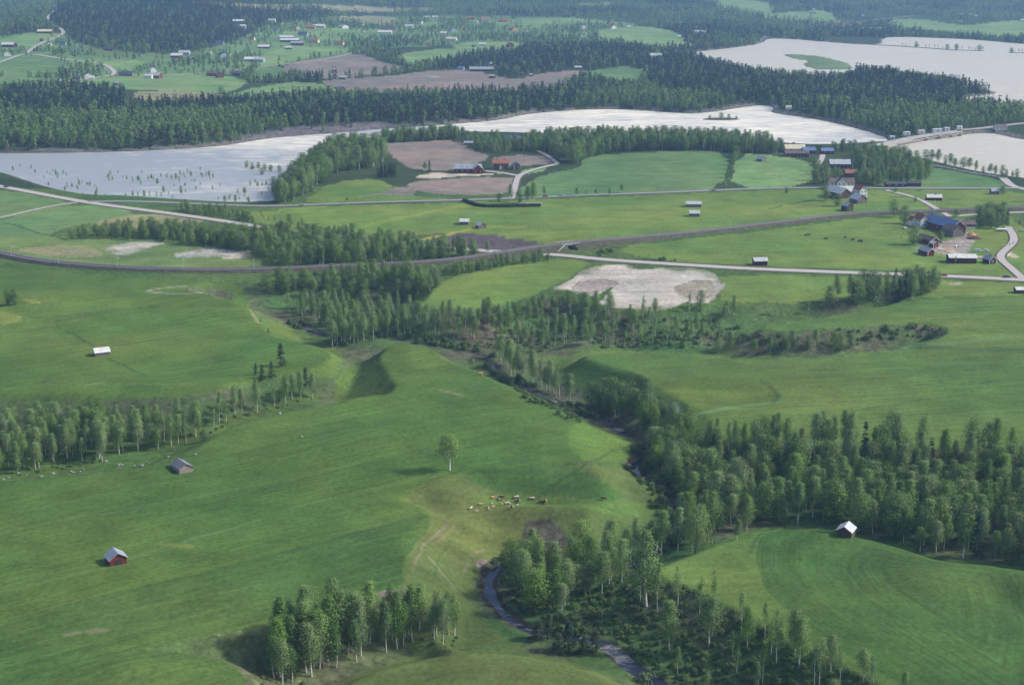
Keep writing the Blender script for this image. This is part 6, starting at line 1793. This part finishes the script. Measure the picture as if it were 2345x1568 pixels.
# heap of manure and straw
def heap(name, label, cat, u, v, rx, ry, h, mat, rocks=0):
    x, y, z = place(u, v); rng = random.Random(u)
    V = [(0, 0, h)]; F = []; m = 22; rings = 5
    for r in range(1, rings + 1):
        t = r / rings
        for q in range(m):
            a_ = q * 6.283 / m; k = 1 + rng.uniform(-.14, .14)
            V.append((math.cos(a_) * rx * t * k, math.sin(a_) * ry * t * k, h * (1 - t ** 1.5) * (1 + rng.uniform(-.25, .25)) - (.3 if r == rings else 0)))
    F += [(0, 1 + q, 1 + (q + 1) % m) for q in range(m)]
    for r in range(rings - 1):
        for q in range(m): F.append((1 + r * m + q, 1 + (r + 1) * m + q, 1 + (r + 1) * m + (q + 1) % m, 1 + r * m + (q + 1) % m))
    o = link(name, mesh_from(name, V, F, mat, None, True), None, (x, y, z)); return tag(o, label, cat)
heap('manure_heap', 'brown manure heap behind the blue-roofed barn', 'heap', 2231, 546, 6, 5, 1.8, 'manure')
heap('straw_heap', 'pale straw-coloured pile on top of the farmyard heap', 'heap', 2224, 539, 3.5, 3, 2.0, 'paint_ochre')
heap('log_pile', 'scattered pale timber pile in front of the sheds', 'heap', 2171, 574, 6, 3.5, 1.0, 'paint_ochre')
heap('stone_heap', 'grey stone heap in the distant ploughed field', 'heap', 983, 178, 16, 9, 3, 'boulder')

def ordw(n):
    if n < 20: return ORDN[n]
    t_ = ('twenty', 'thirty', 'forty', 'fifty')[(n + 1) // 10 - 2]; r_ = (n + 1) % 10
    return (t_[:-1] + 'ieth') if r_ == 0 else t_ + '-' + ORDN[r_ - 1]

# ---- boulders along the stony creek and in the stream
rngb = random.Random(5)
def rock_mesh(seed):
    r = random.Random(seed); bm = bmesh.new(); bmesh.ops.create_icosphere(bm, subdivisions=1, radius=.5)
    for v_ in bm.verts: v_.co *= r.uniform(.7, 1.25); v_.co.z *= .65
    me = bpy.data.meshes.new('boulder'); bm.to_mesh(me); bm.free(); me.materials.append(MATS['boulder']); return me
ROCKS = [rock_mesh(i) for i in range(5)]
BL = [(168,1082),(162,1080),(290,1051),(272,1065),(278,1065),(307,1067),(325,1067),(183,1080),(60,1088),(8,1098),(20,1094),(42,1084),(400,1031),(192,1075),(242,1057),(340,1060),(120,1085),(95,1092),(448,1042),(385,1046),
      (742,1525),(1213,1386),(1292,1445),(1330,1461),(1400,1503),(1452,1530),(1470,1520),(1462,1535),(1490,1548),(805,1490),(750,1512),(710,1532),(690,1000),(640,948),(1113,1347),(735,905)]
BL.sort(); BLN = {}
for i, (u, v) in enumerate(BL):
    x, y, z = place(u, v); s = rngb.uniform(1.1, 2.2)
    o = link('boulder', ROCKS[i % 5], None, (x, y, z + .1 * s)); o.scale = (s, s * .8, s * .8); o.rotation_euler = (0, 0, rngb.random() * 6)
    where = 'in the stony creek bed at the left' if u < 500 and v > 1000 else ('in the lower stream' if v > 1380 and u > 1100 else ('under the bottom grove' if v > 1400 else 'at the meadow foot'))
    BLN[where] = BLN.get(where, -1) + 1
    tag(o, 'pale grey boulder, %s from the left %s' % (ordw(BLN[where]), where), 'boulder', 'boulders ' + where)

# ---- cattle
def cow_mesh(body, patch, seed, grazing):
    r = random.Random(seed)
    V = []; F = []; MI = []; m = 10
    secs = [(-1.15, .95, .12, .20), (-1.05, 1.02, .30, .34), (-.7, 1.0, .34, .40), (-.1, .95, .38, .44), (.45, .98, .34, .42), (.85, 1.05, .24, .34), (1.08, 1.12, .17, .24)]
    neck = [(1.3, .95 if grazing else 1.3, .13, .17), (1.45, .62 if grazing else 1.42, .13, .15), (1.52, .38 if grazing else 1.36, .12, .13), (1.62, .12 if grazing else 1.2, .07, .08)]
    for (x, zc, ry, rz) in secs + neck:
        for q in range(m):
            a_ = q * 6.283 / m; V.append((x, math.cos(a_) * ry, zc + math.sin(a_) * rz))
    n = len(secs + neck)
    for k in range(n - 1):
        for q in range(m):
            F.append((k * m + q, k * m + (q + 1) % m, (k + 1) * m + (q + 1) % m, (k + 1) * m + q)); MI.append(1 if (k in (2, 3) and q in (0, 1, 2, 9)) or k == n - 2 or q in (6, 7, 8) and k > 3 else 0)
    F += [tuple(range(m))[::-1], tuple(range((n - 1) * m, n * m))]; MI += [0, 1]
    for (x, y) in ((-.85, .22), (-.85, -.22), (.72, .2), (.72, -.2)):
        for seg in (((x, y, .85), (x + (-.12 if x < 0 else .0), y, .48), .13, .08), ((x + (-.12 if x < 0 else 0), y, .5), (x, y, 0), .07, .055)):
            a_, b_, r0, r1 = seg; v2, f2 = tube([b_, a_], [r1, r0], 6); o_ = len(V); V += v2; F += [tuple(i + o_ for i in f) for f in f2]; MI += [1 if r0 < .1 else 0] * len(f2)
    v2, f2 = tube([(-1.2, 0, .45), (-1.16, 0, 1.05)], [.03, .04], 4); o_ = len(V); V += v2; F += [tuple(i + o_ for i in f) for f in f2]; MI += [0] * len(f2)
    hx, hz = (1.42, .75) if grazing else (1.4, 1.5)
    for s in (-1, 1):
        o_ = len(V); V += [(hx, s * .11, hz), (hx + .06, s * .3, hz + .02), (hx - .06, s * .26, hz - .05), (hx - .05, s * .1, hz + .06), (hx - .05, s * .2, hz + .25)]; F += [(o_, o_ + 1, o_ + 2), (o_, o_ + 3, o_ + 4)]; MI += [0, 1]
    return mesh_from('cow', V, F, [body, patch], MI, True)
COWM = {k: cow_mesh(*k) for k in [('cow_tan', 'cow_white', 1, True), ('cow_brown', 'cow_white', 2, True), ('cow_tan', 'cow_white', 3, False), ('cow_white', 'cow_tan', 4, True), ('cow_brown', 'cow_brown', 5, False), ('cow_white', 'cow_black', 6, True), ('cow_black', 'cow_brown', 7, True)]}
CK = list(COWM)
# x y in the zoomed survey tile (1850..2450 x 1940..2340): D = x*.14648+1059.2 / y*.14648+1110.7
CW = [(470,205,0,40,'tan cow grazing at the upper left of the herd'),(620,185,1,5,'dark brown cow at the top of the herd'),(575,240,1,170,'brown cow below the topmost one'),(840,195,3,20,'large pale cow at the top centre of the herd'),(865,255,5,150,'dark and white cow below the large pale one'),
      (1085,212,3,10,'white and tan cow right of the herd centre'),(1305,255,2,95,'orange-brown and white cow at the right end of the herd'),(1240,258,4,15,'brown cow lying low beside the right end cow'),(280,315,0,185,'tan cow at the left end of the herd'),(130,375,3,60,'white and brown cow farthest left'),
      (755,362,5,200,'black and white cow lowest in the herd'),(620,298,3,90,'white calf in the middle of the herd'),(690,295,3,20,'left one of two white calves side by side'),(722,297,3,120,'right one of two white calves side by side'),(458,293,3,75,'white calf above the other one on the left'),(480,338,3,30,'white calf below the other one on the left'),
      (385,345,3,140,'pinkish calf between tan cow and white calves'),(408,370,3,80,'white calf lowest on the left side'),(858,315,3,55,'white calf under the dark and white cow'),(218,412,3,20,'tiny white calf at the lower left'),(2205,220,4,160,'lone dark brown cow far right of the herd')]
for (cx, cy, k, rz, lab) in CW:
    u, v = cx * .14648 + 1059.2, cy * .14648 + 1110.7 + 1.5
    x, y, z = place(u, v); calf = 'calf' in lab
    o = link('cow', COWM[CK[k]], None, (x, y, z - .02)); o.rotation_euler = (0, 0, math.radians(rz)); s = .55 if calf else .88; o.scale = (s, s, s)
    tag(o, lab, 'cow', 'cattle herd on the sunlit ridge' if cx < 2000 else None)
for (u, v, k, rz, lab) in ((1845,541,1,20,'left one of two brown cows on the far pasture, upper left'),(1852,540,6,160,'right one of two brown cows on the far pasture, upper left'),(1891,549,6,10,'dark cow in the middle of the far pasture'),(1936,546,1,30,'small brown cow above the dark pair of the far pasture'),(1953,551,6,170,'dark cow near the resting group of the far pasture'),(1969,554,6,15,'front one of the two dark cows standing together'),(1974,554,6,80,'rear one of the two dark cows standing together'),
                           (887,748-8,0,10,'x'),(1100,860,0,20,'tan cow on the stream meadow behind the spur'),(1084,830,0,100,'pale brown cow farther back on the stream meadow')):
    if lab == 'x': continue
    x, y, z = place(u, v); o = link('cow', COWM[CK[k]], None, (x, y, z - .02)); o.rotation_euler = (0, 0, math.radians(rz)); o.scale = (1.15,) * 3
    tag(o, lab, 'cow', 'cows on the far pasture' if v < 600 else 'cows on the stream meadow')

# ---- two walkers on the farm drive
def person_mesh(seed):
    V = []; F = []; MI = []
    def t(P, R, mi, n=8):
        v2, f2 = tube(P, R, n); o_ = len(V); V.extend(v2); F.extend([tuple(i + o_ for i in f) for f in f2]); MI.extend([mi] * len(f2))
    for s in (-1, 1):
        t([(.14 * s, s * .08, 0), (.05 * s, s * .09, .45), (0, s * .09, .9)], [.05, .07, .1], 0)
        t([(-.18 * s, s * .22, .8), (-.05 * s, s * .24, 1.1), (0, s * .19, 1.42)], [.035, .045, .06], 1)
    t([(0, 0, .85), (0, 0, 1.15), (0, 0, 1.42), (0, 0, 1.48), (0, 0, 1.53)], [.15, .15, .19, .1, .06], 1)
    t([(0, 0, 1.5), (0, 0, 1.56), (0, 0, 1.64), (0, 0, 1.72), (0, 0, 1.77)], [.05, .09, .105, .09, .02], 2)
    return mesh_from('person', V, F, ['cloth_dark', 'cloth_dark' if seed else 'wood_red', 'skin'], MI, True)
for i, (u, v, lab) in enumerate(((2312,563,'person in dark clothes walking on the farm drive, left one'),(2319.5,560,'person walking on the right side of the farm drive'))):
    x, y, z = place(u, v); o = link('person', person_mesh(i), None, (x, y, z + .3)); o.rotation_euler = (0, 0, math.radians(70)); tag(o, lab, 'person', 'walkers on the farm drive')

# ---- small trees standing in the flooded river
fl = random.Random(44)
FL = [(47,384),(30,390),(72,390),(81,396),(108,398),(115,402),(122,395),(128,400),(133,412),(145,402),(152,405),(178,412),(182,425),(188,420),(200,425),(206,431),(217,430),(223,445),(190,448),(149,437),(154,432),(165,430),(240,452),(111,425),(101,410),(220,452),(178,440),
      (248,409),(253,406),(258,412),(271,399),(250,417),(282,410),(291,415),(304,420),(313,412),(325,400),(323,428),(318,418),(340,415),(347,412),(352,415),(369,411),(361,425),(382,412),(393,410),(399,429),(403,412),(411,422),(413,407),(420,405),(423,410),(424,428),(430,402),(437,405),(440,418),(446,420),(449,435),(459,395),(461,405),(459,428),(473,410),(479,405),(481,412),(488,408),(487,440),(465,412),(504,430),
      (288,451),(304,450),(316,455),(331,453),(343,453),(359,455),(375,443),(386,447),(415,445),(425,445),(370,456),(395,458),(500,460),(515,465),(525,462),(528,455),(540,465),(548,462),(560,455),(565,460),(570,465),(545,450),(573,430),(585,425),(590,430),(560,448),(600,430),(610,425),(615,440),(600,450),(625,430),(640,425),(632,445)]
FLN = {}
FL.sort()
for i, (u, v) in enumerate(FL):
    x, y = on_plane(u, v, RIVER_A - 1.2); x, y = float(x), float(y)
    hh = fl.uniform(3.5, 7.5) * (1.25 if i in (47, 50, 58, 59, 71) else 1)
    zone = 'by the left bank' if u < 245 else ('in the mid-river group' if v < 436 and u < 495 else ('near the road bank' if u < 495 else 'off the wooded point'))
    FLN[zone] = FLN.get(zone, -1) + 1
    plant('slim' if i % 3 else 'birch', x, y, hh, 'leafy sapling standing in the flood, %s from the left %s' % (ordw(FLN[zone]), zone), 'saplings standing in the flood', 1.35, name='flooded_sapling', z=RIVER_A + RIVER_B * x - .4, flat=True)
# bushes flooded beside the wooded point
for i, (u, v) in enumerate(((565,383),(578,388),(592,386),(600,400),(606,390),(620,392),(640,394))):
    x, y = on_plane(u, v, RIVER_A - 1); plant('broad', float(x), float(y), 6.5, '%s flooded bush from the left off the wooded point' % ORDN[i], 'flooded bushes off the wooded point', 1.3, z=RIVER_A - 1.2, flat=True)

# ---- scrub: low bushes nobody could count
BANK_BUSH = True
def scrub(label, pts, spacing, seed, hr, kind='shrub', thin=None):
    X, Y = scatter(pts, spacing, seed)
    ok = off_roads(X, Y, 2) & (seg_dist(stream_w, X, Y, False, 30) > 3)
    if thin: ok &= fnoise(X, Y, 30, seed % 50, 2) > thin
    X, Y = X[ok], Y[ok]; rng = np.random.default_rng(seed)
    h = rng.uniform(*hr, len(X)) / 10
    P = np.column_stack([X, Y, H(X, Y) - .15, h * .9, rng.random(len(X)) * 6.28, rng.integers(0, len(TREES[kind]), len(X)), h * rng.uniform(.8, 1.3, len(X))])
    print('scrub', len(P))
    stuff_forest('scrub', label, 'bushes', P, [t[2] for t in TREES[kind]])
scrub('dark knee-high scrub on the slope above the lower stream', [(1372,1365),(1450,1335),(1490,1315),(1600,1352),(1700,1404),(1800,1468),(1950,1534),(2050,1600),(1600,1640),(1540,1585),(1470,1530),(1400,1478),(1300,1445),(1240,1432),(1280,1415),(1340,1400)], 2.6, 5, (.9, 2.2))
scrub('bushes and undergrowth along the stream north of the meadow spur', [(700,700),(900,712),(1100,740),(1300,730),(1500,728),(1690,735),(1700,790),(1500,800),(1330,800),(1200,812),(1130,800),(900,770),(760,800),(720,770)], 4.5, 6, (.9, 2.6), thin=.42)
scrub('undergrowth beneath the creek grove', [(-100,960),(200,985),(430,970),(560,930),(700,905),(750,905),(560,955),(470,1000),(330,1045),(150,1075),(-100,1105)], 4.0, 7, (.6, 1.6), thin=.45)
scrub('bushes in the gully of the right fields', [(1760,765),(1900,758),(2040,750),(2130,746),(2165,756),(2120,780),(2000,792),(1850,790),(1700,790),(1640,775)], 4.0, 8, (1.0, 3.5), thin=.4)
scrub('low bushes along the stream banks', [(1120,825),(1200,880),(1300,930),(1400,955),(1500,1010),(1500,1060),(1560,1150),(1540,1240),(1450,1310),(1400,1320),(1480,1230),(1500,1150),(1440,1080),(1460,1030),(1380,985),(1280,955),(1180,900)], 3.6, 9, (1.0, 2.6), thin=.40)
scrub('undergrowth beneath the bottom grove', [(600,1500),(680,1470),(850,1440),(1070,1455),(1050,1480),(900,1505),(760,1555),(640,1600),(590,1580)], 3.2, 10, (.5, 1.4), thin=.4)
scrub('juniper scrub on the steep spur flank', [(778,850),(800,830),(850,810),(870,830),(895,870),(900,900),(850,905),(780,915),(765,890)], 5, 12, (.5, 1.3), thin=.5)
scrub('undergrowth around the stream grove', [(1140,1310),(1250,1295),(1400,1320),(1480,1310),(1440,1350),(1370,1400),(1250,1425),(1190,1410),(1150,1370)], 3.0, 13, (.7, 2.0), thin=.4)
scrub('bushes along the railway embankment', [(560,632),(900,622),(1100,606),(1290,578),(1295,585),(1100,618),(900,634),(700,640),(560,642)], 4.0, 14, (1.0, 2.5), thin=.5)
scrub('bushes beside the road right of the bridge', [(1355,580),(1400,572),(1420,580),(1520,592),(1560,600),(1450,596),(1380,592)], 3.5, 15, (1.0, 3.0), thin=.35)
scrub('bank bushes south of the rapids', [(1700,325),(1840,338),(1920,340),(1990,333),(1980,345),(1840,350),(1700,338)], 7, 16, (2.0, 5), thin=.4)

# overhanging bushes right on the banks of the stream
_T = np.gradient(stream_w, axis=0); _T /= np.hypot(_T[:, 0], _T[:, 1])[:, None] + 1e-9
_N = np.stack([-_T[:, 1], _T[:, 0]], 1)
_d = np.r_[0, np.cumsum(np.hypot(*np.diff(stream_w, axis=0).T))]
rb_ = np.random.default_rng(99); n_ = 1100
tt = rb_.random(n_) * _d[-1]
px_ = np.column_stack([np.interp(tt, _d, stream_w[:, k]) for k in range(2)]); nx_ = np.column_stack([np.interp(tt, _d, _N[:, k]) for k in range(2)])
off = (rb_.choice([-1, 1], n_) * rb_.uniform(1.5, 5.0, n_))[:, None]
Q = px_ + nx_ * off
ok = (fnoise(Q[:, 0], Q[:, 1], 22, 19, 2) > np.where(Q[:, 1] > 560, .56, .44)) & (Q[:, 1] < 1100) & (half_width(Q[:, 0], Q[:, 1]) < .6)
Q = Q[ok]; h_ = rb_.uniform(1.0, 3.2, len(Q)) / 10
P = np.column_stack([Q, H(Q[:, 0], Q[:, 1]) - .1, h_, rb_.random(len(Q)) * 6.28, rb_.integers(0, 4, len(Q)), h_ * .85])
stuff_forest('bank_bushes', 'willow bushes hanging over the banks of the winding stream', 'bushes', P, [t[2] for t in TREES['shrub']])

# ---- narrow spits in the lake with sparse trees, islet in the rapids
def spit(label, pts, w, tlist):
    P = np.array([on_plane(u, v, LAKE_Z) for u, v in pts]); P = np.array(dens(P, 12, False))
    V = []; F = []; n = len(P); T = np.gradient(P, axis=0); T /= np.hypot(T[:, 0], T[:, 1])[:, None]; N = np.stack([-T[:, 1], T[:, 0]], 1)
    r = random.Random(3)
    for i in range(n):
        ww = w * r.uniform(.6, 1.2) * (.3 if i in (0, n - 1) else 1)
        for o_, z_ in ((-ww, -.6), (-ww * .6, .7), (ww * .6, .8), (ww, -.6)):
            q = P[i] + N[i] * o_; V.append((q[0], q[1], LAKE_Z + z_))
    for i in range(n - 1):
        for k in range(3): F.append((4 * i + k, 4 * i + k + 1, 4 * i + k + 5, 4 * i + k + 4))
    o = link('spit', mesh_from('spit', V, F, 'embankment')); o['kind'] = 'structure'
    for k, (u, h) in enumerate(tlist):
        uu = [p[0] for p in pts]; vv = float(np.interp(u, uu, [p[1] for p in pts])); x, y = on_plane(u, vv, LAKE_Z + .5)
        plant('broad' if h > 9 else 'slim', float(x), float(y), h, 'tiny tree on the %s, %s from the left' % (label, ordw(k)), 'trees on the ' + label, 1.4, z=LAKE_Z + .3, flat=True)
spit('long lake spit', [(1935,99),(2000,103),(2071,107),(2130,111),(2184,115),(2254,117)], 7, [(2066,8),(2074,6),(2098,12),(2104,7),(2120,8),(2128,8),(2140,9),(2148,8),(2158,7),(2169,11),(2190,13),(2203,9),(2219,9),(2226,8),(2234,7),(2243,12),(2250,9)])
spit('short right lake spit', [(2309,121),(2345,122),(2420,124)], 7, [(2316,10),(2322,7),(2333,9),(2340,8)])

x_, y_ = on_plane(1652, 272, -5.0); x_, y_ = float(x_), float(y_)
V = []; F = []; m = 16
for r_, z_ in ((1, -.8), (.7, .8), (0.001, 1.4)):
    for q in range(m): V.append((math.cos(q * 6.283 / m) * 26 * r_, math.sin(q * 6.283 / m) * 13 * r_, z_))
F = [(k * m + q, k * m + (q + 1) % m, (k + 1) * m + (q + 1) % m, (k + 1) * m + q) for k in range(2) for q in range(m)]
o = link('islet', mesh_from('islet', V, F, 'embankment'), None, (x_, y_, RIVER_A + RIVER_B * x_ + .2)); o['kind'] = 'structure'
for k, (dx, h) in enumerate(((-14, 5), (0, 8), (9, 6), (18, 4))):
    plant('broad', x_ + dx, y_, h, '%s bush from the left on the islet in the rapids' % ORDN[k], 'bushes on the islet', 1.3, z=RIVER_A + RIVER_B * x_ + .4, flat=True)
plant_far_woods()

# ------------------------------------------------------------------ haze
def haze(density, col, an=0.0):
    m = bpy.data.materials.new('haze'); m.use_nodes = True
    n, l = m.node_tree.nodes, m.node_tree.links
    for k in list(n):
        if k.type != 'OUTPUT_MATERIAL': n.remove(k)
    pv = n.new('ShaderNodeVolumePrincipled')
    pv.inputs['Color'].default_value = (*col, 1); pv.inputs['Density'].default_value = density; pv.inputs['Anisotropy'].default_value = an
    l.new(pv.outputs[0], n['Material Output'].inputs['Volume'])
    V = []; F = []; box(V, F, -75000, 75000, -3000, 60000, -40, 330)
    o = link('haze', mesh_from('haze', V, F, [])); o.data.materials.append(m); o['kind'] = 'stuff'
    tag(o, 'thin bluish haze over the whole valley', 'haze')
haze(0.0001, (.34, .60, 1.0), .1)
